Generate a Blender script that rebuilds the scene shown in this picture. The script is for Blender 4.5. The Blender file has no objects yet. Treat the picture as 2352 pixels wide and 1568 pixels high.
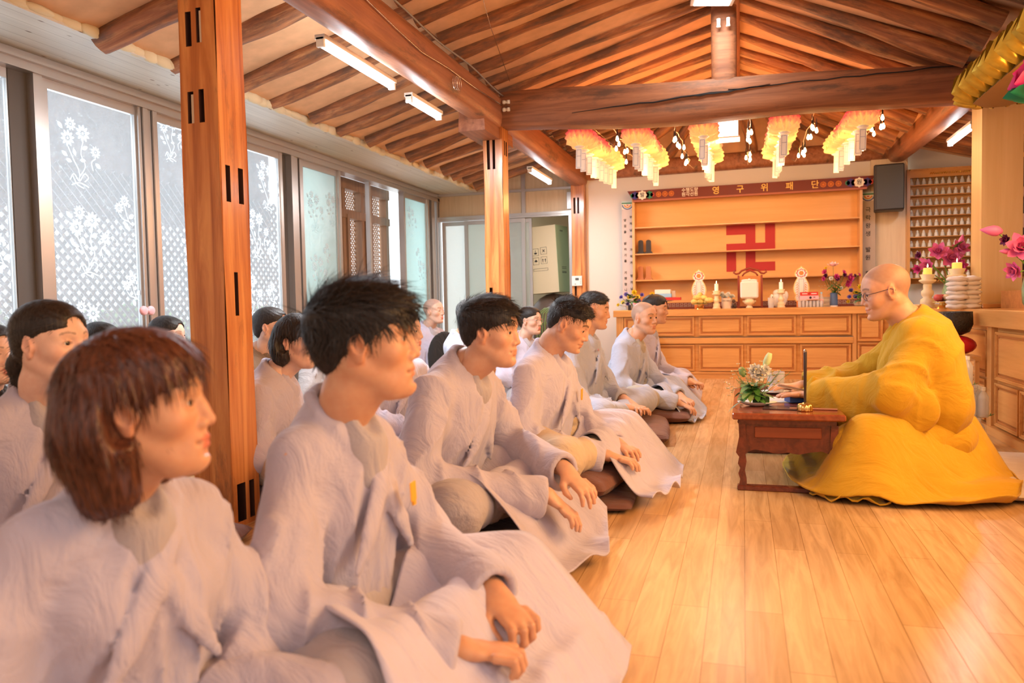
import bpy, math, random
import numpy as np
from mathutils import Matrix, Vector, Euler

# ---------------------------------------------------------------- camera, world, exposure
SC = bpy.context.scene
COL = SC.collection
ROT = Matrix(((0.95817414, 0.00557169, 0.28613158), (0.2855005, 0.05054058, -0.95704499), (-0.01979361, 0.99870647, 0.04683596)))
CAMZ = 0.85
cd = bpy.data.cameras.new('camera'); cam = bpy.data.objects.new('camera', cd); COL.objects.link(cam)
cd.sensor_width = 36; cd.lens = 1780/2352*36; cd.clip_start = .05
cam.matrix_world = Matrix.Translation((0, 0, CAMZ)) @ ROT.to_4x4()
cd.dof.use_dof = True; cd.dof.focus_distance = 4.2; cd.dof.aperture_fstop = 3.2
SC.camera = cam
SC.view_settings.view_transform = 'Standard'; SC.view_settings.look = 'None'
SC.view_settings.gamma = 1; SC.view_settings.use_curve_mapping = False
SC.view_settings.exposure = 0.1
SC.render.film_transparent = False
SC.cycles.use_denoising = True
SC.cycles.use_adaptive_sampling = True; SC.cycles.adaptive_threshold = .03
SC.cycles.max_bounces = 6; SC.cycles.diffuse_bounces = 3; SC.cycles.glossy_bounces = 3
SC.cycles.transmission_bounces = 5; SC.cycles.transparent_max_bounces = 10
SC.cycles.sample_clamp_indirect = 4; SC.cycles.caustics_reflective = False; SC.cycles.caustics_refractive = False

W = bpy.data.worlds.new('daylight'); SC.world = W; W.use_nodes = True
W.node_tree.nodes['Background'].inputs[0].default_value = (.86, .94, 1, 1)
W.node_tree.nodes['Background'].inputs[1].default_value = 1.9

WARM = (1, .54, .21); COOL = (.93, .97, 1)
def light(name, typ, loc, power, color, size=.1, rot=None, sy=None, spread=None):
    d = bpy.data.lights.new(name, typ); d.energy = power; d.color = color
    if typ == 'AREA':
        d.size = size
        if sy: d.shape = 'RECTANGLE'; d.size_y = sy
        if spread: d.spread = spread
    else: d.shadow_soft_size = size
    o = bpy.data.objects.new(name, d); COL.objects.link(o); o.location = loc
    if rot: o.rotation_euler = rot
    return o
# daylight coming in through the long window wall on the left
light('window_daylight', 'AREA', (-4.5, 4.6, 1.3), 420, (.80, .90, 1), 9.5, (0, math.radians(-90), 0), 2.0).data.size = 2.0
bpy.data.objects['window_daylight'].data.size_y = 9.5
sun = bpy.data.lights.new('sun', 'SUN'); sun.energy = 2.2; sun.angle = .02; sun.color = (1, .97, .9)
so = bpy.data.objects.new('sun', sun); COL.objects.link(so); so.rotation_euler = (0, math.radians(38), math.radians(8))
# added unseen fills: warm from the shrine side, pale from behind the viewer
light('warm_side_fill', 'AREA', (1.9, 2.6, 1.9), 125, WARM, .8, (0, math.radians(75), 0), 3.2)  # added area light with no lamp of its own, warms the right-hand sides
light('rear_fill', 'AREA', (-.2, -1.2, 2.1), 22, (1, .95, .9), 3.0, (math.radians(68), 0, 0), 1.6)  # added fill inside the closed front wall, no opening there

random.seed(7); RNG = np.random.default_rng(7)
PI = math.pi
# ---------------------------------------------------------------- naming helpers
def tag(o, label=None, cat=None, group=None, kind=None):
    if label: o['label'] = label
    if cat: o['category'] = cat
    if group: o['group'] = group
    if kind: o['kind'] = kind
    return o
def thing(name, label, cat, loc=(0, 0, 0), rz=0, group=None):
    o = bpy.data.objects.new(name, None); COL.objects.link(o); o.empty_display_size = .05
    o.location = loc; o.rotation_euler = (0, 0, rz)
    return tag(o, label, cat, group)
ORD = 'first second third fourth fifth sixth seventh eighth ninth tenth eleventh twelfth'.split()
def copy_tree(o, parent=None):
    c = o.copy(); COL.objects.link(c)
    if parent: c.parent = parent
    for ch in list(o.children): copy_tree(ch, c)
    return c
def again(o, label=None, loc=None, rz=None, scale=None):
    c = copy_tree(o)
    if label: c['label'] = label
    if loc is not None: c.location = loc
    if rz is not None: c.rotation_euler = (0, 0, rz)
    if scale: c.scale = (scale,)*3 if not hasattr(scale, '__len__') else scale
    return c
# ---------------------------------------------------------------- mesh helpers
def rotm(rx=0, ry=0, rz=0): return np.array(Euler((rx, ry, rz)).to_matrix())
def align(a, b):
    """matrix whose z axis runs from a to b, moved to a"""
    a = Vector(a); b = Vector(b); q = (b-a).to_track_quat('Z', 'Y')
    return np.array(Matrix.Translation(a) @ q.to_matrix().to_4x4())
class MB:
    def __init__(s): s.v = []; s.f = []; s.m = []; s.n = 0; s.cm = 0
    def add(s, v, f, M=None):
        v = np.asarray(v, float)
        if M is not None:
            M = np.asarray(M); v = v @ M[:3, :3].T + (M[:3, 3] if M.shape[0] == 4 else 0)
        s.v.append(v); s.f += [[i+s.n for i in q] for q in f]; s.m += [s.cm]*len(f); s.n += len(v); return s
    def box(s, a, b, M=None, bev=0):
        x0, y0, z0 = a; x1, y1, z1 = b
        x0, x1 = min(x0, x1), max(x0, x1); y0, y1 = min(y0, y1), max(y0, y1); z0, z1 = min(z0, z1), max(z0, z1)
        if bev <= 0:
            v = [(x, y, z) for x in (x0, x1) for y in (y0, y1) for z in (z0, z1)]
            f = [(0, 1, 3, 2), (4, 6, 7, 5), (0, 4, 5, 1), (2, 3, 7, 6), (0, 2, 6, 4), (1, 5, 7, 3)]
            return s.add(v, f, M)
        c = bev; v = []; idx = {}
        for i, x in enumerate((x0, x1)):
            for j, y in enumerate((y0, y1)):
                for k, z in enumerate((z0, z1)):
                    sx, sy, sz = 1-2*i, 1-2*j, 1-2*k
                    idx[i, j, k] = len(v)
                    v += [(x, y+sy*c, z+sz*c), (x+sx*c, y, z+sz*c), (x+sx*c, y+sy*c, z)]
        I = idx; f = []
        for i in (0, 1):
            q = [I[i, 0, 0], I[i, 0, 1], I[i, 1, 1], I[i, 1, 0]]; f.append(q if i == 0 else q[::-1])
            q = [I[0, i, 0]+1, I[1, i, 0]+1, I[1, i, 1]+1, I[0, i, 1]+1]; f.append(q if i == 0 else q[::-1])
            q = [I[0, 0, i]+2, I[0, 1, i]+2, I[1, 1, i]+2, I[1, 0, i]+2]; f.append(q if i == 0 else q[::-1])
        for j in (0, 1):
            for k in (0, 1):
                q = [I[0, j, k]+1, I[1, j, k]+1, I[1, j, k]+2, I[0, j, k]+2]; f.append(q if (j == k) else q[::-1])
                q = [I[j, 0, k]+0, I[j, 0, k]+2, I[j, 1, k]+2, I[j, 1, k]+0]; f.append(q if (j == k) else q[::-1])
                q = [I[j, k, 0]+0, I[j, k, 1]+0, I[j, k, 1]+1, I[j, k, 0]+1]; f.append(q if (j == k) else q[::-1])
        for (i, j, k), a0 in I.items(): f.append([a0, a0+1, a0+2] if (i+j+k) % 2 else [a0, a0+2, a0+1])
        return s.add(v, f, M)
    def loft(s, rings, closed=True, caps=True, M=None):
        n = len(rings[0]); v = np.concatenate([np.asarray(r, float) for r in rings]); f = []
        for i in range(len(rings)-1):
            for j in range(n if closed else n-1):
                k = (j+1) % n; f.append((i*n+j, i*n+k, (i+1)*n+k, (i+1)*n+j))
        if caps and closed: f.append(tuple(range(n))[::-1]); f.append(tuple((len(rings)-1)*n+j for j in range(n)))
        return s.add(v, f, M)
    def lathe(s, prof, n=20, M=None, caps=True):
        a = np.linspace(0, 2*PI, n, endpoint=False); c, t = np.cos(a), np.sin(a)
        return s.loft([np.stack([r*c, r*t, np.full(n, z)], 1) for r, z in prof], M=M, caps=caps)
    def tube(s, pts, r, n=8, M=None, caps=True):
        pts = [np.asarray(p, float) for p in pts]; rs = r if hasattr(r, '__len__') else [r]*len(pts)
        rings = []; up = None; a = np.linspace(0, 2*PI, n, endpoint=False)
        for i, p in enumerate(pts):
            t = pts[min(i+1, len(pts)-1)]-pts[max(i-1, 0)]; t = t/(np.linalg.norm(t)+1e-12)
            if up is None:
                up = np.array([0, 0, 1.]) if abs(t[2]) < .9 else np.array([1., 0, 0])
            u = np.cross(up, t); u /= np.linalg.norm(u)+1e-12; w = np.cross(t, u); up = w
            rings.append(p+rs[i]*(np.outer(np.cos(a), u)+np.outer(np.sin(a), w)))
        return s.loft(rings, M=M, caps=caps)
    def prism(s, poly, y0, y1, M=None):
        """outline in x,z pushed from y0 to y1"""
        a = [(x, y0, z) for x, z in poly]; b = [(x, y1, z) for x, z in poly]
        return s.loft([a, b], M=M)
    def ball(s, c, r, n=12, m=8, M=None, R=None):
        r = np.array(r if hasattr(r, '__len__') else (r, r, r), float); rings = []
        a = np.linspace(0, 2*PI, n, endpoint=False)
        for i in range(m+1):
            t = -PI/2+PI*i/m; q = max(math.cos(t), 1e-3)
            p = np.stack([q*np.cos(a), q*np.sin(a), np.full(n, math.sin(t))], 1)*r
            if R is not None: p = p @ np.asarray(R).T
            rings.append(p+np.array(c))
        return s.loft(rings, M=M)
    def petal(s, M, L=.1, wd=.05, cup=.3, curl=.2, nu=4, nv=6, tip=1.0, th=0):
        """a leaf or petal growing along local x, width along y, bending up z"""
        g = []
        for i in range(nv+1):
            t = i/nv; w = wd*.5*(math.sin(PI*min(1, (t*.86+.08))**tip))*(1 if t < 1 else .15)
            for j in range(nu+1):
                u = -1+2*j/nu; g.append((L*t, w*u, L*(curl*t*t)+cup*w*u*u))
        f = []
        for i in range(nv):
            for j in range(nu):
                a = i*(nu+1)+j; f.append((a, a+1, a+nu+2, a+nu+1))
        return s.add(g, f, M)
    def build(s, name, mat, parent=None, smooth=False, loc=None, rz=0, sharp=None):
        me = bpy.data.meshes.new(name); v = np.concatenate(s.v) if s.v else np.zeros((0, 3))
        me.from_pydata(v.tolist(), [], s.f)
        for m in (mat if isinstance(mat, (list, tuple)) else [mat]): me.materials.append(m)
        if isinstance(mat, (list, tuple)): me.polygons.foreach_set('material_index', np.array(s.m, dtype=np.int32))
        if smooth: me.polygons.foreach_set('use_smooth', np.ones(len(me.polygons), dtype=bool))
        me.update()
        if sharp: me.set_sharp_from_angle(angle=sharp)
        o = bpy.data.objects.new(name, me); COL.objects.link(o)
        if parent: o.parent = parent
        if loc is not None: o.location = loc
        if rz: o.rotation_euler = (0, 0, rz)
        return o
def T(x=0, y=0, z=0, rx=0, ry=0, rz=0, s=1):
    M = np.eye(4); M[:3, :3] = rotm(rx, ry, rz)*(s if not hasattr(s, '__len__') else np.array(s)[None, :]); M[:3, 3] = (x, y, z); return M
def struct(o, **k): o['kind'] = 'structure'; return o
# ---------------------------------------------------------------- materials
def nodes(name):
    m = bpy.data.materials.new(name); m.use_nodes = True; nt = m.node_tree
    return m, nt, nt.nodes['Principled BSDF']
def col4(c): return (c[0], c[1], c[2], 1)
def plain(name, c, rough=.5, metal=0, spec=.5, emit=None, es=0, trans=0, alpha=None, sss=0, sheen=0, coat=0, bump=0, bs=40, ior=1.45, var=0):
    m, nt, b = nodes(name); b.inputs['Base Color'].default_value = col4(c)
    b.inputs['Roughness'].default_value = rough; b.inputs['Metallic'].default_value = metal
    b.inputs['Specular IOR Level'].default_value = spec; b.inputs['IOR'].default_value = ior
    if emit: b.inputs['Emission Color'].default_value = col4(emit); b.inputs['Emission Strength'].default_value = es
    if trans: b.inputs['Transmission Weight'].default_value = trans
    if alpha is not None: b.inputs['Alpha'].default_value = alpha
    if sheen: b.inputs['Sheen Weight'].default_value = sheen; b.inputs['Sheen Roughness'].default_value = .5
    if coat: b.inputs['Coat Weight'].default_value = coat; b.inputs['Coat Roughness'].default_value = .1
    if sss: b.inputs['Subsurface Weight'].default_value = sss; b.inputs['Subsurface Radius'].default_value = (.02, .008, .004); b.inputs['Subsurface Scale'].default_value = .5
    if bump or var:
        tc = nt.nodes.new('ShaderNodeTexCoord'); n = nt.nodes.new('ShaderNodeTexNoise'); n.inputs['Scale'].default_value = bs
        n.inputs['Detail'].default_value = 4
        nt.links.new(tc.outputs['Object'], n.inputs['Vector'])
        if bump:
            bp = nt.nodes.new('ShaderNodeBump'); bp.inputs['Strength'].default_value = bump; bp.inputs['Distance'].default_value = .01
            nt.links.new(n.outputs['Fac'], bp.inputs['Height']); nt.links.new(bp.outputs['Normal'], b.inputs['Normal'])
        if var:
            r = nt.nodes.new('ShaderNodeValToRGB'); r.color_ramp.elements[0].position = .3; r.color_ramp.elements[1].position = .7
            r.color_ramp.elements[0].color = col4([x*(1-var) for x in c]); r.color_ramp.elements[1].color = col4([min(1, x*(1+var*.6)) for x in c])
            nt.links.new(n.outputs['Fac'], r.inputs['Fac']); nt.links.new(r.outputs['Color'], b.inputs['Base Color'])
    return m
def wood(name, c1, c2, c3=None, axis='X', scale=1.0, rough=.4, bump=.15, dark=0, stretch=14, coat=0):
    """long-grained timber, grain along one object axis; dark = share of dark stains and cracks"""
    m, nt, b = nodes(name); N = nt.nodes.new; L = nt.links.new
    tc = N('ShaderNodeTexCoord'); mp = N('ShaderNodeMapping')
    sc = [stretch*scale]*3; sc['XYZ'.index(axis)] = .8*scale
    mp.inputs['Scale'].default_value = sc; L(tc.outputs['Object'], mp.inputs['Vector'])
    n = N('ShaderNodeTexNoise'); n.inputs['Scale'].default_value = 1.6; n.inputs['Detail'].default_value = 8; n.inputs['Roughness'].default_value = .62; n.inputs['Distortion'].default_value = .6
    L(mp.outputs['Vector'], n.inputs['Vector'])
    r = N('ShaderNodeValToRGB'); e = r.color_ramp.elements; e[0].position = .32; e[0].color = col4(c1); e[1].position = .66; e[1].color = col4(c2)
    if c3: q = e.new(.5); q.color = col4(c3)
    L(n.outputs['Fac'], r.inputs['Fac']); colout = r.outputs['Color']
    if dark:
        mp2 = N('ShaderNodeMapping'); s2 = [4.5*scale]*3; s2['XYZ'.index(axis)] = 1.1*scale; mp2.inputs['Scale'].default_value = s2
        L(tc.outputs['Object'], mp2.inputs['Vector'])
        n2 = N('ShaderNodeTexNoise'); n2.inputs['Scale'].default_value = 1.5; n2.inputs['Detail'].default_value = 7; n2.inputs['Roughness'].default_value = .7
        L(mp2.outputs['Vector'], n2.inputs['Vector'])
        r2 = N('ShaderNodeValToRGB'); f = r2.color_ramp.elements; f[0].position = .5-.18*(dark-.5) ; f[0].color = (0, 0, 0, 1); f[1].position = f[0].position+.13; f[1].color = (1, 1, 1, 1)
        L(n2.outputs['Fac'], r2.inputs['Fac'])
        mx = N('ShaderNodeMix'); mx.data_type = 'RGBA'; mx.blend_type = 'MIX'
        L(r2.outputs['Color'], mx.inputs[0]); L(colout, mx.inputs[6]); mx.inputs[7].default_value = (.075, .045, .03, 1)
        ml = N('ShaderNodeMath'); ml.operation = 'MULTIPLY'; ml.inputs[1].default_value = .75; L(r2.outputs['Color'], ml.inputs[0]); L(ml.outputs[0], mx.inputs[0])
        colout = mx.outputs[2]
    L(colout, b.inputs['Base Color']); b.inputs['Roughness'].default_value = rough
    if coat: b.inputs['Coat Weight'].default_value = coat; b.inputs['Coat Roughness'].default_value = .15
    bp = N('ShaderNodeBump'); bp.inputs['Strength'].default_value = bump; bp.inputs['Distance'].default_value = .01
    L(n.outputs['Fac'], bp.inputs['Height']); L(bp.outputs['Normal'], b.inputs['Normal'])
    return m
def text(s, size, mat, loc, rot, parent, name='lettering', ext=.001, align_x='CENTER', space=1, sx=1):
    c = bpy.data.curves.new(name, 'FONT'); c.body = s; c.size = size; c.extrude = ext; c.align_x = align_x; c.align_y = 'CENTER'
    c.space_line = space; c.offset = size*.012
    t = bpy.data.objects.new(name, c); COL.objects.link(t); bpy.context.view_layer.update()
    me = bpy.data.meshes.new_from_object(t.evaluated_get(bpy.context.evaluated_depsgraph_get())); bpy.data.objects.remove(t)
    me.materials.clear(); me.materials.append(mat); o = bpy.data.objects.new(name, me); COL.objects.link(o)
    o.parent = parent; o.location = loc; o.rotation_euler = rot; o.scale = (sx, 1, 1)
    return o
# ---------------------------------------------------------------- shared materials
M_POST = wood('aged_orange_timber', (.38, .11, .025), (.74, .33, .10), (.58, .21, .055), axis='Z', scale=1.0, rough=.32, dark=.12, bump=.2, coat=.3)
M_BEAMX = wood('dark_tie_beam_timber', (.17, .06, .025), (.36, .14, .06), None, axis='X', rough=.68, dark=.34, bump=.25)
M_BEAMY = wood('reddish_purlin_timber', (.26, .09, .04), (.45, .18, .085), None, axis='Y', rough=.5, dark=.25, bump=.2)
M_LOG = wood('weathered_rafter_timber', (.19, .065, .022), (.60, .29, .11), (.36, .13, .045), axis='X', rough=.6, dark=.66, bump=.6)
M_PLASTER = plain('peach_clay_plaster', (.74, .42, .22), .9, bump=.25, bs=9, var=.12)
M_ALU = plain('brushed_aluminium', (.50, .46, .43), .34, metal=.75)
M_ALU_D = plain('dark_frame_gap', (.10, .085, .075), .6)
M_PINE = wood('golden_pine_cabinet', (.60, .27, .07), (.78, .42, .14), None, axis='X', scale=.8, rough=.28, bump=.04, coat=.35)
M_PINEZ = wood('golden_pine_upright', (.60, .28, .08), (.78, .44, .16), None, axis='Z', scale=.8, rough=.28, bump=.04, coat=.35)
M_PINEY = wood('golden_pine_side', (.58, .24, .06), (.74, .36, .11), None, axis='Y', scale=.8, rough=.28, bump=.04, coat=.35)
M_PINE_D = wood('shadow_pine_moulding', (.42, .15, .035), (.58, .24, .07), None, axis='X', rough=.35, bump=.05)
M_PALE = wood('pale_pine_board', (.74, .58, .38), (.86, .70, .48), None, axis='Z', scale=.7, rough=.5, bump=.05)
M_NICHE = wood('honey_plywood_back', (.78, .40, .12), (.86, .47, .16), None, axis='X', scale=.5, rough=.45, bump=.02)
M_WHITE = plain('white_plaster', (.82, .77, .72), .85, bump=.05)
M_BLACK = plain('black', (.012, .012, .014), .5)
M_GREYDARK = plain('charcoal_cabinet', (.05, .055, .062), .55)
M_CHROME = plain('chrome', (.7, .7, .7), .2, metal=1)
M_GOLD = plain('polished_gold', (.83, .55, .16), .25, metal=.9)
M_IVORY = plain('ivory_stone', (.85, .68, .42), .35, sss=.1)
M_WAX = plain('white_wax', (.92, .88, .80), .45, emit=(1, .8, .5), es=.25)
M_FLAME = plain('candle_flame', (1, .8, .4), .5, emit=(1, .72, .3), es=14)
M_PAPER = plain('white_paper', (.86, .84, .80), .7)
M_RED = plain('red_card', (.62, .035, .03), .45)
M_GLASS = plain('clear_glass', (.95, .97, .97), .04, trans=1, ior=1.2)
M_TUBE = plain('lit_white_tube', (1, 1, 1), .5, emit=(.93, .97, 1), es=14)
def mat_floor():
    m, nt, b = nodes('oak_plank_floor'); N = nt.nodes.new; L = nt.links.new
    tc = N('ShaderNodeTexCoord'); mp = N('ShaderNodeMapping'); mp.inputs['Rotation'].default_value = (0, 0, PI/2); L(tc.outputs['Object'], mp.inputs['Vector'])
    br = N('ShaderNodeTexBrick'); L(mp.outputs['Vector'], br.inputs['Vector'])
    br.offset = .37; br.offset_frequency = 2; br.inputs['Scale'].default_value = 1; br.inputs['Brick Width'].default_value = .92; br.inputs['Row Height'].default_value = .098
    br.inputs['Mortar Size'].default_value = .0012; br.inputs['Mortar Smooth'].default_value = .3; br.inputs['Bias'].default_value = 0
    br.inputs['Color1'].default_value = (.60, .36, .16, 1); br.inputs['Color2'].default_value = (.73, .47, .235, 1); br.inputs['Mortar'].default_value = (.30, .16, .06, 1)
    mp2 = N('ShaderNodeMapping'); mp2.inputs['Scale'].default_value = (16, 1.3, 1); L(tc.outputs['Object'], mp2.inputs['Vector'])
    n = N('ShaderNodeTexNoise'); n.inputs['Scale'].default_value = 1.7; n.inputs['Detail'].default_value = 7; n.inputs['Roughness'].default_value = .6; n.inputs['Distortion'].default_value = 1.1; L(mp2.outputs['Vector'], n.inputs['Vector'])
    r = N('ShaderNodeValToRGB'); e = r.color_ramp.elements; e[0].position = .3; e[0].color = (.62, .55, .48, 1); e[1].position = .62; e[1].color = (1.08, 1.06, 1.04, 1); L(n.outputs['Fac'], r.inputs['Fac'])
    mx = N('ShaderNodeMix'); mx.data_type = 'RGBA'; mx.blend_type = 'MULTIPLY'; mx.inputs[0].default_value = .8
    L(br.outputs['Color'], mx.inputs[6]); L(r.outputs['Color'], mx.inputs[7])
    # the two vinyl sheets meet at a lengthwise seam; the right one is a shade greyer
    sx = N('ShaderNodeSeparateXYZ'); L(tc.outputs['Object'], sx.inputs[0]); g = N('ShaderNodeMath'); g.operation = 'GREATER_THAN'; g.inputs[1].default_value = -.062; L(sx.outputs['X'], g.inputs[0])
    mx2 = N('ShaderNodeMix'); mx2.data_type = 'RGBA'; mx2.blend_type = 'MULTIPLY'; L(g.outputs[0], mx2.inputs[0]); L(mx.outputs[2], mx2.inputs[6]); mx2.inputs[7].default_value = (.84, .87, .86, 1)
    L(mx2.outputs[2], b.inputs['Base Color']); b.inputs['Roughness'].default_value = .27; b.inputs['Specular IOR Level'].default_value = .55
    bp = N('ShaderNodeBump'); bp.inputs['Strength'].default_value = .06; bp.inputs['Distance'].default_value = .01; L(n.outputs['Fac'], bp.inputs['Height']); L(bp.outputs['Normal'], b.inputs['Normal'])
    return m
def mat_soffit():
    m = wood('pale_soffit_boards', (.62, .57, .48), (.72, .67, .57), None, axis='Y', scale=.8, rough=.5, bump=.04)
    nt = m.node_tree; b = nt.nodes['Principled BSDF']; N = nt.nodes.new; L = nt.links.new; src = b.inputs['Base Color'].links[0].from_socket
    tc = N('ShaderNodeTexCoord'); w = N('ShaderNodeTexWave'); w.bands_direction = 'X'; w.wave_profile = 'SAW'; w.inputs['Scale'].default_value = 3.4; L(tc.outputs['Object'], w.inputs['Vector'])
    r = N('ShaderNodeValToRGB'); e = r.color_ramp.elements; e[0].position = 0; e[0].color = (.55, .5, .45, 1); e[1].position = .07; e[1].color = (1, 1, 1, 1); L(w.outputs['Fac'], r.inputs['Fac'])
    mp = N('ShaderNodeMapping'); mp.inputs['Scale'].default_value = (11, 4, 1); L(tc.outputs['Object'], mp.inputs['Vector'])
    v = N('ShaderNodeTexVoronoi'); v.inputs['Scale'].default_value = 1; L(mp.outputs['Vector'], v.inputs['Vector'])
    r2 = N('ShaderNodeValToRGB'); e = r2.color_ramp.elements; e[0].position = .05; e[0].color = (.35, .25, .18, 1); e[1].position = .10; e[1].color = (1, 1, 1, 1); L(v.outputs['Distance'], r2.inputs['Fac'])
    a = N('ShaderNodeMix'); a.data_type = 'RGBA'; a.blend_type = 'MULTIPLY'; a.inputs[0].default_value = 1; L(src, a.inputs[6]); L(r.outputs['Color'], a.inputs[7])
    c = N('ShaderNodeMix'); c.data_type = 'RGBA'; c.blend_type = 'MULTIPLY'; c.inputs[0].default_value = 1; L(a.outputs[2], c.inputs[6]); L(r2.outputs['Color'], c.inputs[7])
    L(c.outputs[2], b.inputs['Base Color']); return m
def mat_pane(name, tint, clear=.5, rough=.22, bump=.6, scale=160):
    """pressed glass under bubble film: partly see-through, partly milky, with a rippled sheen"""
    m = bpy.data.materials.new(name); m.use_nodes = True; nt = m.node_tree; nt.nodes.clear(); N = nt.nodes.new; L = nt.links.new
    out = N('ShaderNodeOutputMaterial'); tr = N('ShaderNodeBsdfTransparent'); tr.inputs[0].default_value = col4(tint)
    tl = N('ShaderNodeBsdfTranslucent'); tl.inputs[0].default_value = col4([x*.9 for x in tint]); df = N('ShaderNodeBsdfDiffuse'); df.inputs[0].default_value = col4([x*.75 for x in tint]); gl = N('ShaderNodeBsdfGlossy'); gl.inputs['Roughness'].default_value = rough
    tc = N('ShaderNodeTexCoord'); v = N('ShaderNodeTexVoronoi'); v.inputs['Scale'].default_value = scale; v.inputs['Randomness'].default_value = .35; L(tc.outputs['Object'], v.inputs['Vector'])
    bp = N('ShaderNodeBump'); bp.inputs['Strength'].default_value = bump; bp.inputs['Distance'].default_value = .004; L(v.outputs['Distance'], bp.inputs['Height'])
    n = N('ShaderNodeTexNoise'); n.inputs['Scale'].default_value = 7; L(tc.outputs['Object'], n.inputs['Vector'])
    bp2 = N('ShaderNodeBump'); bp2.inputs['Strength'].default_value = .5; bp2.inputs['Distance'].default_value = .02; L(n.outputs['Fac'], bp2.inputs['Height']); L(bp.outputs['Normal'], bp2.inputs['Normal'])
    for s in (tl, df, gl): L(bp2.outputs['Normal'], s.inputs['Normal'])
    a = N('ShaderNodeMixShader'); a.inputs[0].default_value = .45; L(tl.outputs[0], a.inputs[1]); L(df.outputs[0], a.inputs[2])
    c = N('ShaderNodeMixShader'); c.inputs[0].default_value = .32; L(a.outputs[0], c.inputs[1]); L(gl.outputs[0], c.inputs[2])
    d = N('ShaderNodeMixShader'); d.inputs[0].default_value = clear; L(c.outputs[0], d.inputs[1]); L(tr.outputs[0], d.inputs[2]); L(d.outputs[0], out.inputs[0])
    return m
M_FLOOR = mat_floor(); M_SOFFIT = mat_soffit()
M_PANE = mat_pane('daisy_film_glass', (.86, .90, .92), .70)
M_PANE_T = mat_pane('frosted_turquoise_glass', (.72, .90, .88), .22, .3, .3)
M_PANE_P = mat_pane('plain_frosted_glass', (.86, .92, .86), .30, .3, .3)
M_DECAL = plain('white_film_print', (.90, .92, .93), .6)
def _tl(m, c):
    nt = m.node_tree; b = nt.nodes['Principled BSDF']; out = nt.nodes['Material Output']; t = nt.nodes.new('ShaderNodeBsdfTranslucent'); t.inputs[0].default_value = col4(c); x = nt.nodes.new('ShaderNodeMixShader'); x.inputs[0].default_value = .72
    nt.links.new(b.outputs[0], x.inputs[1]); nt.links.new(t.outputs[0], x.inputs[2]); nt.links.new(x.outputs[0], out.inputs[0])
_tl(M_DECAL, (.95, .97, 1))
M_BROWN = wood('brown_lattice_wood', (.20, .10, .05), (.33, .18, .09), None, axis='Z', rough=.5)

# ---------------------------------------------------------------- floor, roof, walls
XL, YB, ZS = -3.95, 9.75, 2.34          # window wall, rear wall, soffit height
RX, RZ, LZ, QX, QZ = -.10, 3.22, 2.70, 1.55, 2.52   # ridge, left and right purlin tops
b = MB(); b.box((-4.9, -1.5, -.12), (3.6, 10.9, 0)); struct(b.build('floor', M_FLOOR))
def slab(name, p, q, y0, y1, th, m):
    (x0, z0), (x1, z1) = p, q; s = MB()
    s.loft([[(x0, y, z0), (x1, y, z1), (x1, y, z1+th), (x0, y, z0+th)] for y in (y0, y1)]); return struct(s.build(name, m))
slab('ceiling', (-1.99, LZ-.02), (RX, RZ-.01), -.8, YB+.1, .08, M_PLASTER)
slab('ceiling', (RX, RZ-.01), (1.75, QZ-.09), -.8, YB+.1, .08, M_PLASTER)
slab('ceiling', (-3.40, 2.375), (-1.99, LZ+.05), -.8, YB+1.0, .08, M_PLASTER)
slab('ceiling', (1.6, QZ+.10), (3.7, 2.05), -.8, YB+.1, .08, M_PLASTER)
b = MB(); b.box((XL-.25, -.8, ZS), (-3.36, YB+.05, ZS+.03)); struct(b.build('ceiling', M_SOFFIT))
b = MB(); r = random.Random(3)          # ragged foam filler where the soffit meets the clay
for i in range(60): b.ball((-3.37+r.uniform(-.01, .02), 3.0+i*.11, ZS+.03), (.03, .08+r.random()*.04, .022+r.random()*.02), 7, 5)
o = b.build('trim_1', plain('cream_foam_filler', (.75, .66, .45), .9), smooth=True); struct(o)

def log(name, p0, p1, r0, r1, seed, label, group, wob=.02, mat=None, n=16):
    rr = random.Random(seed); L = math.dist(p0, p1); b = MB(); rings = []; N = 18
    ph = [rr.uniform(0, 6.28) for _ in range(6)]
    for i in range(N+1):
        t = i/N; rad = (r0+(r1-r0)*t)*(1+.09*math.sin(7*t+ph[0])+.05*math.sin(19*t+ph[1])); ring = []
        cy = wob*math.sin(3.3*t+ph[2])*math.sin(PI*t); cz = wob*.6*math.sin(4.1*t+ph[3])*math.sin(PI*t)
        for j in range(n):
            a = 2*PI*j/n; q = rad*(1+.07*math.sin(2*a+ph[4]+t*2)+.05*math.sin(5*a+ph[5]+t*5)+.03*rr.random())
            ring.append((L*t, cy+q*math.cos(a), cz+q*math.sin(a)))
        rings.append(ring)
    b.loft(rings); o = b.build(name, mat or M_LOG, smooth=True, sharp=math.radians(50))
    d = Vector(p1)-Vector(p0); o.rotation_euler = d.to_track_quat('X', 'Z').to_euler(); o.location = p0
    tag(o, label, 'rafter', group, 'structure'); return o
k = 0
YO = [2.2, 2.85, 3.55, 4.1, 4.62, 5.1, 5.58, 6.06, 6.5, 6.92, 7.36, 7.8, 8.22, 8.6, 9.0, 9.4]
for i, y in enumerate(YO):
    r = random.Random(i+50); xe = -3.46+.2*min(1, max(0, (y-3)/4))+r.uniform(-.03, .03)
    rad = .085 if y < 4.2 else .066
    log('rafter', (xe, y, 2.39+r.uniform(-.02, .02)), (-1.86, y+r.uniform(-.06, .06), 2.79), rad, rad*1.05, i+50, 'weathered round log rafter sloping from the left purlin down to the window side eaves', 'rafters over the window side aisle')
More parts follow.
